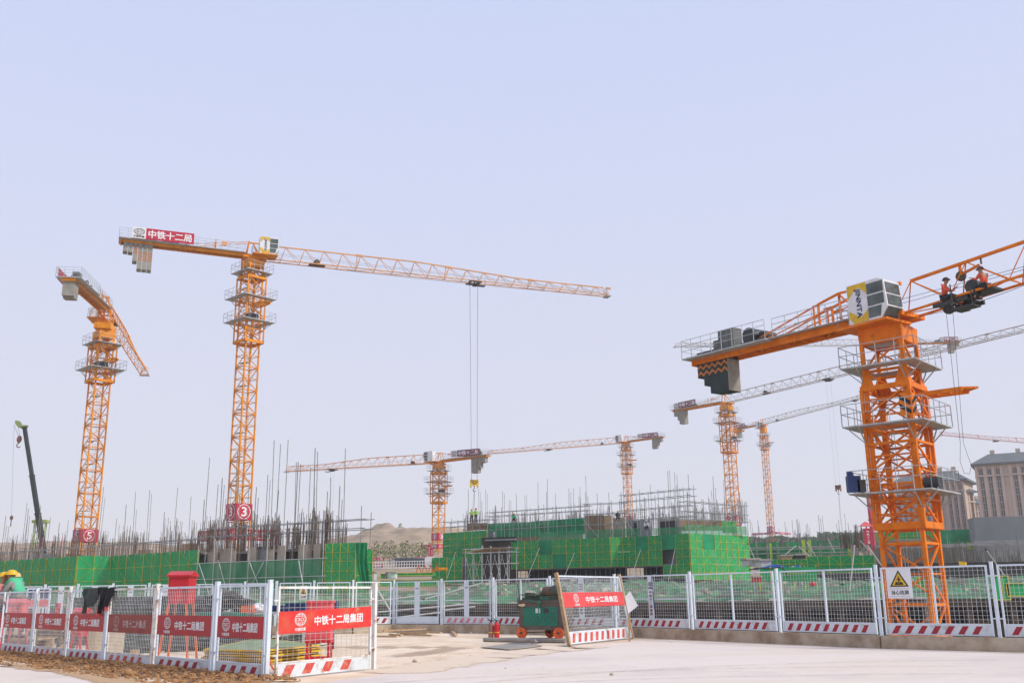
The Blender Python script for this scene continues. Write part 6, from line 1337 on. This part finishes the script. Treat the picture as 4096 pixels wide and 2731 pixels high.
a = G(518, 2618); t = thing("wood_block", "short wood block on the ground behind the most faded panel", "block", a); b = MB(); b.box(a.x, a.x + .2, a.y, a.y + .2, 0, .14); b.build("block", PLANK, t); b = MB(); b.box(a.x - .3, a.x + .35, a.y + .02, a.y + .16, -.01, .03); b.build("batten", PLANK, t)
# timber table, rusty stand
zt = zof(190, 2530, 31); a = atD(132, 2530, 31); e = atD(262, 2530, 31); t = thing("timber_table", "rough timber table loaded with boards behind the near fence", "table", Vector((a.x, 31, 0)))
for k in range(7): b = MB(); z = zt - .12 + .11 * k * .45 + .02 * k; b.obox((a.x + random.uniform(-.15, .1), 30.7 + .1 * (k % 3), z), (e.x - a.x, random.uniform(-.2, .3), 0), (0, .25, 0), (0, 0, .045)); b.build("board", PLANK, t)
for x in (a.x + .1, e.x - .1): b = MB(); b.bar((x, 31, 0), (x, 31, zt - .12), .08); b.build("leg", PLANK, t)
a = atD(232, 2500, 29.6); t = thing("rusty_trestle", "rusty cross braced trestle between the timber table and red cabinet", "trestle", Vector((a.x, 29.6, 0))); b = MB(); z = a.z; b.bar((a.x, 29.6, 0), (a.x + .12, 29.6, z), .05); b.bar((a.x + .5, 29.6, 0), (a.x + .42, 29.6, z), .05); b.bar((a.x + .05, 29.6, z), (a.x + .5, 29.6, z), .05); b.build("leg", RUST, t); b = MB(); b.bar((a.x, 29.65, .2), (a.x + .5, 29.65, z * .8), .035); b.bar((a.x + .5, 29.7, .2), (a.x, 29.7, z * .8), .035); b.build("brace", RUST, t)
gbox(262, 284, 2502, 2530, 30.4, .3, MAROON, "maroon_box", "dull maroon box on the trestle behind the near fence", "box", "body", "cap")
# blue crates & notice frame behind the left panels
b = MB(); q = [FP[17], FP[19]]; t = thing("notice_board", "white framed board of red and white notices behind the left fence rows", "notice board", atD(160, 2420, 41)); a = atD(100, 2432, 41); e = atD(204, 2350, 41)
b.box(a.x, e.x, 41, 41.05, a.z, e.z); fr = b.build("frame", WHITEP, t); b = MB(); b.box(a.x + .05, e.x - .05, 40.98, 41, a.z + .08, a.z + (e.z - a.z) * .42); b.build("red_field", PINK, fr); b = MB()
for i in range(4): x = a.x + .08 + i * (e.x - a.x - .1) / 4; b.box(x, x + (e.x - a.x) / 4 - .08, 40.98, 41, a.z + (e.z - a.z) * .48, e.z - .06)
b.build("blue_field", BLUE, fr); b = MB(); [b.bar((x, 41.03, 0), (x, 41.03, a.z), .06) for x in (a.x + .03, e.x - .03)]; b.build("post", WHITEP, t)
# orange hose at the corner post
h0 = G(1072, 2680); b = MB(); b.path([Vector((h0.x + .02 + .035 * k, h0.y - .15 - .02 * k, max(.03, .33 - .10 * k + .008 * k * k))) for k in range(9)], .022, 8); t = thing("hose", "short orange hose with a black end at the foot of the corner post", "hose", h0); b.build("tube", ORLEG, t); b = MB(); b.tube(Vector((h0.x + .28, h0.y - .31, .035)), Vector((h0.x + .40, h0.y - .36, .03)), .028, 8); b.build("nozzle", BLACK, t)
# jackets hung over the top rail
def jacket(label, px0, px1, ybot, m_, m2, seed):
    P0_ = nearline(px0); P1_ = nearline(px1); top = 1.85 * .955 + .03; d = (P1_ - P0_); Wj = d.length; d.normalize(); n_ = Vector((d.y, -d.x, 0)); n_ = n_ if n_.y < 0 else -n_; t = thing("jacket", label, "jacket", P0_ + Vector((0, 0, top)))
    zb = zof((px0 + px1) / 2, ybot, P0_.y); hgt = top - zb; nx, ny = 14, 18; b = MB(); vs = []
    for side in (1, -1):
        for j in range(ny + 1):
            for i in range(nx + 1):
                f = j / ny; g = i / nx; wsc = 1.35 - .35 * abs(f - .4) - .22 * f * (1 + math.sin(seed)); off = .03 + .05 * math.sin(g * 7 + seed + f * 2) ** 2 + .03 * f
                L_ = hgt * (1 if side == 1 else .75) * (1 - .35 * abs(g - .4 - .2 * math.sin(seed)) ** 1.2); p = P0_ + d * (Wj * (.5 + (g - .5) * wsc)) + n_ * (off * side if f > .02 else 0) + Vector((0, 0, top + .03 - L_ * f)); vs.append(p)
    off_ = (nx + 1) * (ny + 1); fs = [(s_ * off_ + j * (nx + 1) + i, s_ * off_ + j * (nx + 1) + i + 1, s_ * off_ + (j + 1) * (nx + 1) + i + 1, s_ * off_ + (j + 1) * (nx + 1) + i) for s_ in (0, 1) for j in range(ny) for i in range(nx)]
    b.add(vs, fs); b.build("body", m_, t, smooth=True)
    b = MB(); q_ = P0_ + d * Wj * .25 + n_ * .08; b.path([q_ + Vector((0, 0, top - .25)), q_ + Vector((-.03, 0, top - .6)), q_ - d * .05 + Vector((0, 0, zb + .04))], .055, 8); b.build("sleeve", m_, t)
    if m2: b = MB(); b.tube(q_ - d * .05 + Vector((0, 0, zb + .09)), q_ - d * .09 + Vector((0, 0, zb - .06)), .075, 10, .06); b.tube(q_ + d * .35 + Vector((0, 0, zb + .14)), q_ + d * .36 + Vector((0, 0, zb + .04)), .05, 8); b.build("cuff", m2, t)
jacket("grey green jacket hanging over the top rail of the near fence", 322, 372, 2432, mat("grey_green_cloth", (.07, .085, .075), (.035, .045, .04), .85, 5), None, 1.0)
jacket("black jacket with pinkish cuffs hanging over the top rail", 384, 432, 2448, mat("black_cloth", (.016, .016, .018), (.008, .008, .009), .9, 5), PINK, 2.2)

# ------------------------------------------------------------------ people
def skinned(verts, edges, radii, sub=1):
    me = bpy.data.meshes.new("p"); me.from_pydata([tuple(v) for v in verts], edges, []); o = bpy.data.objects.new("p", me); COL.objects.link(o)
    md = o.modifiers.new("s", 'SKIN'); md.use_smooth_shade = True
    for i, r in enumerate(radii): me.skin_vertices[0].data[i].radius = (r, r) if not isinstance(r, tuple) else r
    me.skin_vertices[0].data[0].use_root = True
    ms = o.modifiers.new("u", 'SUBSURF'); ms.levels = sub; ms.render_levels = sub
    bpy.context.view_layer.update(); r = bpy.data.meshes.new_from_object(o.evaluated_get(bpy.context.evaluated_depsgraph_get()))
    V = [v.co.copy() for v in r.vertices]; Fc = [tuple(p.vertices) for p in r.polygons]; bpy.data.objects.remove(o); bpy.data.meshes.remove(me); bpy.data.meshes.remove(r)
    return V, Fc
POSES = {
    "stand": dict(pel=(0, 0, .95), ch=(.01, 0, 1.32), nk=(.01, 0, 1.49), hd=(.03, 0, 1.62), kL=(.03, .1, .50), aL=(0, .11, .08), kR=(.03, -.1, .50), aR=(-.02, -.11, .08), eL=(.03, .27, 1.14), wL=(.18, .22, .95), eR=(.03, -.27, 1.14), wR=(.2, -.2, .98)),
    "lean": dict(pel=(-.12, 0, .92), ch=(.10, 0, 1.24), nk=(.20, 0, 1.38), hd=(.28, 0, 1.49), kL=(.05, .12, .50), aL=(0, .12, .08), kR=(-.02, -.12, .48), aR=(-.15, -.12, .08), eL=(.25, .26, 1.08), wL=(.45, .16, 1.0), eR=(.25, -.26, 1.08), wR=(.45, -.16, 1.02)),
    "sit": dict(pel=(0, 0, .12), ch=(.05, 0, .50), nk=(.09, 0, .67), hd=(.14, 0, .79), kL=(.43, .12, .16), aL=(.45, .13, -.28), kR=(.43, -.12, .14), aR=(.40, -.13, -.30), eL=(.18, .28, .38), wL=(.40, .26, .50), eR=(.16, -.28, .34), wR=(.38, -.2, .30)),
    "crouch": dict(pel=(0, 0, .35), ch=(.16, 0, .64), nk=(.24, 0, .78), hd=(.32, 0, .88), kL=(.34, .15, .48), aL=(.1, .14, .07), kR=(.3, -.15, .44), aR=(.06, -.14, .07), eL=(.3, .26, .5), wL=(.45, .16, .35), eR=(.3, -.26, .5), wR=(.45, -.14, .38)),
}
def person(label, loc, yaw, pose, top_m, leg_m, hat_m, sc=1.0, vest=None, hands=True, group=None):
    P = {k: Vector(v) for k, v in POSES[pose].items()}; t = thing("person", label, "person", loc, group); M_ = Matrix.Translation(loc) @ Matrix.Rotation(yaw, 4, 'Z') @ Matrix.Scale(sc, 4)
    sp = {s_: P["ch"] + Vector((-.01, .19 * s_, .10)) for s_ in (1, -1)}; hp = {s_: P["pel"] + Vector((0, .09 * s_, -.03)) for s_ in (1, -1)}
    vs, es, rs = [P["pel"], P["ch"], P["nk"], P["hd"]], [(0, 1), (1, 2), (2, 3)], [(.13, .10), (.145, .10), .055, .085]
    arms = {}
    for s_, kk in ((1, "L"), (-1, "R")):
        n = len(vs); e, w_ = P["e" + kk], P["w" + kk]; vs += [sp[s_], e, w_]; es += [(1, n), (n, n + 1), (n + 1, n + 2)]; rs += [.055, .042, .028]
        d = (w_ - e).normalized(); side = Vector((-d.y, d.x, 0)).normalized() if abs(d.z) < .95 else Vector((0, 1, 0)); palm = w_ + d * .09; n2 = len(vs); vs.append(palm); es.append((n + 2, n2)); rs.append((.035, .018))
        if hands:
            for q, (ln, off) in enumerate(((.072, -.03), (.082, -.01), (.078, .01), (.062, .03))):
                n3 = len(vs); b0 = palm + side * off; vs += [b0 + d * ln * .5, b0 + d * ln * .8 + Vector((0, 0, -.025))]; es += [(n2, n3), (n3, n3 + 1)]; rs += [.0095, .008]
            n3 = len(vs); vs += [w_ + d * .04 + side * -.045 * s_, w_ + d * .085 + side * -.06 * s_]; es += [(n + 2, n3), (n3, n3 + 1)]; rs += [.011, .009]
        n = len(vs); k_, a_ = P["k" + kk], P["a" + kk]; vs += [hp[s_], k_, a_, a_ + Vector((.16, 0, -.04))]; es += [(0, n), (n, n + 1), (n + 1, n + 2), (n + 2, n + 3)]; rs += [.085, .06, .042, .038]
    V, Fc = skinned(vs, es, rs); b = MB(); b.add([M_ @ v for v in V], Fc)
    h = P["hd"]; f = Vector((1, 0, 0))
    b.ball(M_ @ (h + Vector((.0, 0, .02))), .092 * sc, .078 * sc, .118 * sc, 14, 10)                          # skull and face
    for dx, dy, dz, r in ((.10, 0, .0, .018), (.085, .033, .03, .012), (.085, -.033, .03, .012), (.0, .08, .01, .02), (.0, -.08, .01, .02), (.088, 0, -.045, .014)):
        b.ball(M_ @ (h + Vector((dx, dy, dz))), r * sc, r * sc, r * sc * 1.2, 8, 6)
    b.build("body", SKIN, t, smooth=True)
    def cloth(name, vs, es, rs, m_): V, Fc = skinned(vs, es, rs); q = MB(); q.add([M_ @ v for v in V], Fc); return q.build(name, m_, t, smooth=True)
    up = P["nk"].lerp(P["ch"], .25)
    vs, es, rs = [P["ch"], P["pel"] + Vector((0, 0, .0)), up], [(0, 1), (0, 2)], [(.17, .125), (.155, .125), .085]
    for s_, kk in ((1, "L"), (-1, "R")): n = len(vs); vs += [sp[s_], P["e" + kk], P["w" + kk].lerp(P["e" + kk], .12)]; es += [(0, n), (n, n + 1), (n + 1, n + 2)]; rs += [.075, .06, .045]
    jk = cloth("shirt", vs, es, rs, top_m)
    vs, es, rs = [P["pel"]], [], [(.155, .13)]
    for s_, kk in ((1, "L"), (-1, "R")): n = len(vs); vs += [hp[s_], P["k" + kk], P["a" + kk].lerp(P["k" + kk], .1)]; es += [(0, n), (n, n + 1), (n + 1, n + 2)]; rs += [.105, .08, .065]
    cloth("trousers", vs, es, rs, leg_m)
    q = MB()
    for kk in "LR": a_ = P["a" + kk]; q.ball(M_ @ (a_ + Vector((.06, 0, -.03))), .15 * sc, .055 * sc, .05 * sc, 10, 6)
    q.build("shoes", BLACK, t, smooth=True)
    if vest:
        V, Fc = skinned([P["ch"] + Vector((0, 0, .02)), P["pel"] + Vector((0, 0, .12)), up], [(0, 1), (0, 2)], [(.195, .145), (.175, .14), .10]); q = MB(); q.add([M_ @ v for v in V], Fc); vt = q.build("vest", vest, t, smooth=True)
    if hat_m:
        q = MB(); c = h + Vector((0, 0, .06)); n = 16; rings = []
        for j, (rr, zz_) in enumerate(((.150, 0), (.128, .005), (.122, .05), (.100, .095), (.055, .122), (.0, .13))):
            rings.append([c + Vector((rr * 1.12 * math.cos(2 * math.pi * i / n) + (.035 if j == 0 and math.cos(2 * math.pi * i / n) > 0 else 0), rr * math.sin(2 * math.pi * i / n), zz_)) for i in range(n)])
        q.add([M_ @ p for r_ in rings for p in r_], [(j * n + i, j * n + (i + 1) % n, (j + 1) * n + (i + 1) % n, (j + 1) * n + i) for j in range(5) for i in range(n)]); q.build("helmet", hat_m, t, smooth=True)
    else:
        q = MB(); q.ball(M_ @ (h + Vector((-.015, 0, .045))), .10 * sc, .086 * sc, .105 * sc, 12, 8); q.build("hair", HAIR, t, smooth=True)
    return t
HATY = mat("yellow_helmet", (.80, .50, .01), (.72, .42, .01), .3, 3, spec=.5); HATB = mat("beige_helmet", (.72, .50, .20), (.62, .42, .16), .4, 3); VGR = mat("vest_green", (.10, .55, .30), (.07, .45, .24), .7, 3); VOR = mat("vest_orange", (.75, .10, .04), (.6, .08, .035), .7, 4); VLI = mat("vest_lime", (.40, .62, .10), (.3, .5, .08), .7, 4)
SHG = mat("grey_shirt", (.30, .30, .28), (.2, .2, .19), .8, 5); SHD = mat("dark_cloth", (.04, .045, .05), (.025, .028, .03), .85, 5); SHP = mat("pink_shirt", (.6, .22, .2), (.5, .18, .16), .8, 5)
# low timber deck the three workers stand on
da = atD(-60, 2600, 32.0); de = atD(150, 2600, 32.0); t = thing("timber_deck", "low timber deck under the three helmeted workers", "deck", Vector((da.x, 32, 0))); zd = .38
for k in range(5): b = MB(); b.box(da.x, de.x, 31.7 + k * .32, 31.99 + k * .32, zd - .05, zd); b.build("board", PLANK, t)
b = MB(); b.box(da.x, de.x, 31.8, 31.9, 0, zd - .05); b.box(da.x, de.x, 33.0, 33.1, 0, zd - .05); b.build("joist", PLANK, t)
wk = 1.13
def headpos(px, D): return atD(px, 2400, D).x
person("worker in a bright yellow helmet and green vest behind the near fence", Vector((headpos(70, 32.2), 32.2, zd)), R(160), "lean", SHG, SHD, HATY, wk * 1.11, VGR)
person("worker in a beige helmet just behind the green vested one", Vector((headpos(57, 33.0), 33.0, zd)), R(200), "stand", SHG, SHD, HATB, wk * 1.0)
person("worker in a yellow helmet cut by the left picture edge", Vector((headpos(2, 32.4), 32.4, zd)), R(20), "stand", SHP, SHD, HATY, wk)
rt_, JPf, tt_, Uj, Sj = C1
yawj = math.atan2(Uj.y, Uj.x)
pz = JPf(tt_ - .25, .75, -.05); person("man in an orange vest sitting on the trolley, the left one", pz, yawj + R(10), "sit", VOR, SHD, DARKM, 1.15)
pz = JPf(tt_ + 1.75, .55, -.02); person("man in an orange vest on the jib chord, the right one", pz, yawj + R(170), "sit", VOR, SHD, RUST, 1.15)
for px, D, z, pose, vm, lb, hm in ((1887, 122, 9.85, "stand", VLI, "distant worker in a lime vest on the building's left deck, shorter looking", HATY), (1904, 121, 9.85, "stand", VLI, "distant worker in a lime vest and red helmet beside the hanging sling", RED), (2056, 119, 9.75, "crouch", VGR, "distant worker bending among the rebar on the central building", HATY), (2585, 108.5, 8.0, "crouch", WHITE, "distant worker in white crouching above the green screens", WHITE), (2472, 111.5, 9.3, "crouch", SHD, "distant dark clothed worker on the scaffold of the central building", HATY)):
    p = atD(px, 2100, D); p.z = z; person(lb, p, R(-90), pose, vm, SHD, hm, 1.0, hands=False)
for px, D, py, lb in ((3560, 55, 2303, "yellow hard hat of a man seen by the big mast"),): pass
# ---- small things on the biggest crane's platforms
rt = rt_
zq = zof(3545 + (3680 - 3545) * (1978 - 1296) / (2489 - 1296), 1978, 50)
for (px, py, w_, h_, mm, nm) in ((3418, 1975, .55, .8, BLUE, "blue_cabinet"), (3448, 1975, .42, .6, DARKM, "dark_cabinet")):
    c = atD(px, py, 49.3); b = MB(); b.box(c.x - w_ / 2, c.x + w_ / 2, 49.2, 49.6, zq + .1, zq + .1 + h_); b.tube((c.x - .1, 49.4, zq + .1 + h_), (c.x - .1, 49.4, zq + .3 + h_), .15, 10); b.build(nm, mm, rt)
# black and orange chevron guard on the mast
ma = R(-41.5); X = Vector((math.cos(ma), math.sin(ma), 0)); Y = Vector((-X.y, X.x, 0)); cc = atD(3600, 1660, 50); ax = JPf(0); zc = zof(3590, 1690, 50)
h2 = 1.24
for N, U_, s_ in ((-Y, X, 1), (X, Y, -1)):
    o = Vector((ax.x, ax.y, zc + .1)) + N * (h2 + .02) + (U_ * (h2 - .55) if s_ == 1 else -U_ * h2); b = MB(); b.obox(o, U_ * .55, N * .04, (0, 0, 1.15)); cg = b.build("guard_plate", ORANGE2, rt); b = MB(); o = o + N * .045
    for k in (.05, .5): q_ = [(0, .35 + k), (.54, k), (.54, k + .22), (0, .57 + k)] if s_ == 1 else [(0, k), (.54, .35 + k), (.54, .57 + k), (0, k + .22)]; b.prism([o + U_ * a_ + Vector((0, 0, h)) for a_, h in q_], N * .01)
    b.build("chevron_marking", BLACK, cg)
# hanging sheave under the top chord, extra ropes with a slack loop
b = MB(); p = JPf(tt_ + .3, 0, 1.75); b.bar(p, p + Vector((0, 0, -.55)), .14, .1); b.bar(p + Vector((0, 0, -.55)), p + Uj * 1.0 + Vector((0, 0, -.32)), .12, .1); b.build("sheave_arm", ORANGE2, rt); b = MB(); q_ = p + Vector((0, 0, -.62)); b.tube(q_ - Sj * .06, q_ + Sj * .06, .26, 14); b.tube(p + Uj * 1.1 + Vector((0, 0, 0)), p + Uj * 1.1 + Vector((0, 0, -.3)), .05, 6); b.build("sheave", RUST, rt)
b = MB(); a = JPf(tt_ - .7, 0, -.4); e1 = atD(3862, 1870, a.y)
b.tube(a, e1 + Vector((-.1, 0, 1.2)), .012, 4); b.tube(a + Uj * .35, e1 + Vector((.05, 0, 1.2)), .012, 4)
b.path([e1 + Vector((-.1, 0, 1.2)), e1 + Vector((-.22, 0, .3)), e1 + Vector((-.1, 0, -.25)), e1 + Vector((.15, 0, -.3)), e1 + Vector((.3, 0, .1)), e1 + Vector((.15, 0, .7)), e1 + Vector((.05, 0, 1.2))], .010, 4); b.build("slack_rope", DARKM, rt)
# camera on crane 3's platform
r3, JP3, t3, U3, S3 = C3

# ------------------------------------------------------------------ scraps on the netting and more site clutter
m = MB(); Up = (P1 - P0).normalized(); Np = Vector((-Up.y, Up.x, 0))
for q in range(150):
    u = random.uniform(1, 56); v = random.uniform(.5, 22); p = P0 + Up * u + Np * v; z = 1.15 + .05 * v + random.uniform(0, .35); a = random.uniform(0, 3.1); l_ = random.uniform(.2, 1.5); d = Vector((math.cos(a), math.sin(a) * .5, random.uniform(-.15, .15)))
    m.obox(Vector((p.x, p.y, z)), d * l_, Vector((-d.y, d.x, 0)) * random.uniform(.08, .5), (0, 0, random.uniform(.03, .22)))
tag(m.build("site_debris", mat("pale_debris", (.50, .46, .38), (.20, .17, .13), .9, 1.3, lo=.35, hi=.6)), "pale boards and rubble scattered over the green netting", "debris", kind="stuff")
for k, (px, D_) in enumerate(((2690, 66), (2830, 67), (3060, 64), (3320, 64), (3440, 66), (3760, 63), (3905, 64), (2120, 72), (1960, 73), (2620, 70))):
    c = atD(px, 2350, D_); zt = zof(px, 2318 - (k * 13) % 24, D_); t = thing("site_prop", ["slim steel prop on the netting, first right of the vertical name plate", "slim steel prop on the netting below the bright screen", "slim steel prop on the netting under the red box", "slim steel prop right of the light green fence", "slim steel prop left of the pit sign", "slim steel prop just right of the biggest mast", "slim steel prop below the grey wall", "slim steel prop behind the threading machine", "slim steel prop behind the fire extinguishers", "slim steel prop left of the blue streaked plate"][k], "prop", Vector((c.x, D_, 1.0)))
    b = MB(); b.tube((c.x, D_, .9), (c.x + random.uniform(-.1, .1), D_, zt), .03, 5); b.build("tube", PIPE, t); b = MB(); b.box(c.x - .12, c.x + .12, D_ - .12, D_ + .12, zt, zt + .02); b.build("head_plate", PIPE, t)

# dust drifted over the road edge, tyre tracks: thin patchy sheets
def patchy(name, col, lo, hi, sc, amt, stretch=(1, 1, 1)):
    m = bpy.data.materials.new(name); m.use_nodes = True; N = m.node_tree.nodes; L = m.node_tree.links; b = N["Principled BSDF"]; b.inputs["Base Color"].default_value = (*col, 1); b.inputs["Roughness"].default_value = .95
    at_ = N.new("ShaderNodeAttribute"); at_.attribute_name = "fade"; g = N.new("ShaderNodeNewGeometry"); mp = N.new("ShaderNodeMapping"); mp.inputs["Scale"].default_value = stretch; nz = N.new("ShaderNodeTexNoise"); nz.inputs["Scale"].default_value = sc; nz.inputs["Detail"].default_value = 9; nz.inputs["Roughness"].default_value = .7
    L.new(g.outputs["Position"], mp.inputs[0]); L.new(mp.outputs[0], nz.inputs["Vector"]); ad = N.new("ShaderNodeMath"); ad.operation = 'ADD'; L.new(nz.outputs["Fac"], ad.inputs[0]); L.new(at_.outputs["Fac"], ad.inputs[1])
    mr = N.new("ShaderNodeMapRange"); mr.inputs[1].default_value = lo; mr.inputs[2].default_value = hi; mr.inputs[4].default_value = amt; L.new(ad.outputs[0], mr.inputs[0])
    tr = N.new("ShaderNodeBsdfTransparent"); mx = N.new("ShaderNodeMixShader"); L.new(mr.outputs[0], mx.inputs[0]); L.new(tr.outputs[0], mx.inputs[1]); L.new(b.outputs[0], mx.inputs[2]); L.new(mx.outputs[0], N["Material Output"].inputs[0]); return m
def band(name, pts, half, z, m, label):
    vs, fs, fd = [], [], []; prof = ((-1, 0), (-.45, .7), (0, 1), (.45, .7), (1, 0)); n = len(pts)
    for i, p in enumerate(pts):
        d = (pts[min(i + 1, n - 1)] - pts[max(i - 1, 0)]); d.z = 0; d.normalize(); q = Vector((-d.y, d.x, 0)); e = min(1, i / 3, (n - 1 - i) / 3)
        for a, f in prof: v = p + q * a * half; vs.append((v.x, v.y, z)); fd.append(f * e)
    for i in range(n - 1):
        for k in range(4): fs.append((i * 5 + k, i * 5 + k + 1, (i + 1) * 5 + k + 1, (i + 1) * 5 + k))
    b = MB(); b.add(vs, fs); o = b.build(name, m); a = o.data.attributes.new("fade", 'FLOAT', 'POINT')
    for i, f in enumerate(fd): a.data[i].value = f
    return tag(o, label, kind="stuff")
edge_pts = [p for p in rp[66:6 * 17]]
band("drifted_dust", edge_pts, 1.5, .010, patchy("dust_patch", (.74, .60, .45), .98, 1.18, 1.4, .95), "beige dust drifted over the yard side edge of the road")
band("drifted_dust", [p + Vector((.2, -.6, 0)) for p in rp[6:60]], .8, .012, patchy("brown_dust_patch", (.55, .36, .20), 1.0, 1.25, 2.2, .9), "brown dust trodden out from the soil ridge onto the road")
TY = patchy("tyre_dust", (.50, .42, .34), 1.2, 1.55, 3.2, .35, (1, 1, 1))
for k, (a, c, e) in enumerate((((900, 2790), (2000, 2660), (4300, 2660)), ((900, 2830), (2150, 2690), (4300, 2690)), ((1300, 2800), (2500, 2640), (4300, 2635)))):
    P_ = [atz(*a, .014), atz(*c, .014), atz(*e, .014)]; pts = [(P_[0] * (1 - t) ** 2 + P_[1] * 2 * t * (1 - t) + P_[2] * t * t) for t in [i / 30 for i in range(31)]]
    band("tyre_track", pts, .22, .014 + .002 * k, TY, ["faint tyre track nearest the camera side of the road", "second faint tyre track on the road", "faint tyre track running closer to the kerb"][k])
gp = [atz(1500 + 40 * i, 2640 - 6 * i, 0) for i in range(12)]
band("trodden_dirt", gp, 1.1, .007, patchy("trodden", (.46, .34, .24), 1.05, 1.4, 3.4, .6), "trodden brown dirt patch on the yard in front of the pipe")
band("trodden_dirt", [atz(1160 + 60 * i, 2585 + (i % 2) * 6, 0) for i in range(14)], 1.4, .006, patchy("trodden2", (.50, .38, .27), 1.08, 1.4, 3.0, .55), "brown dirt patch on the yard below the planks")
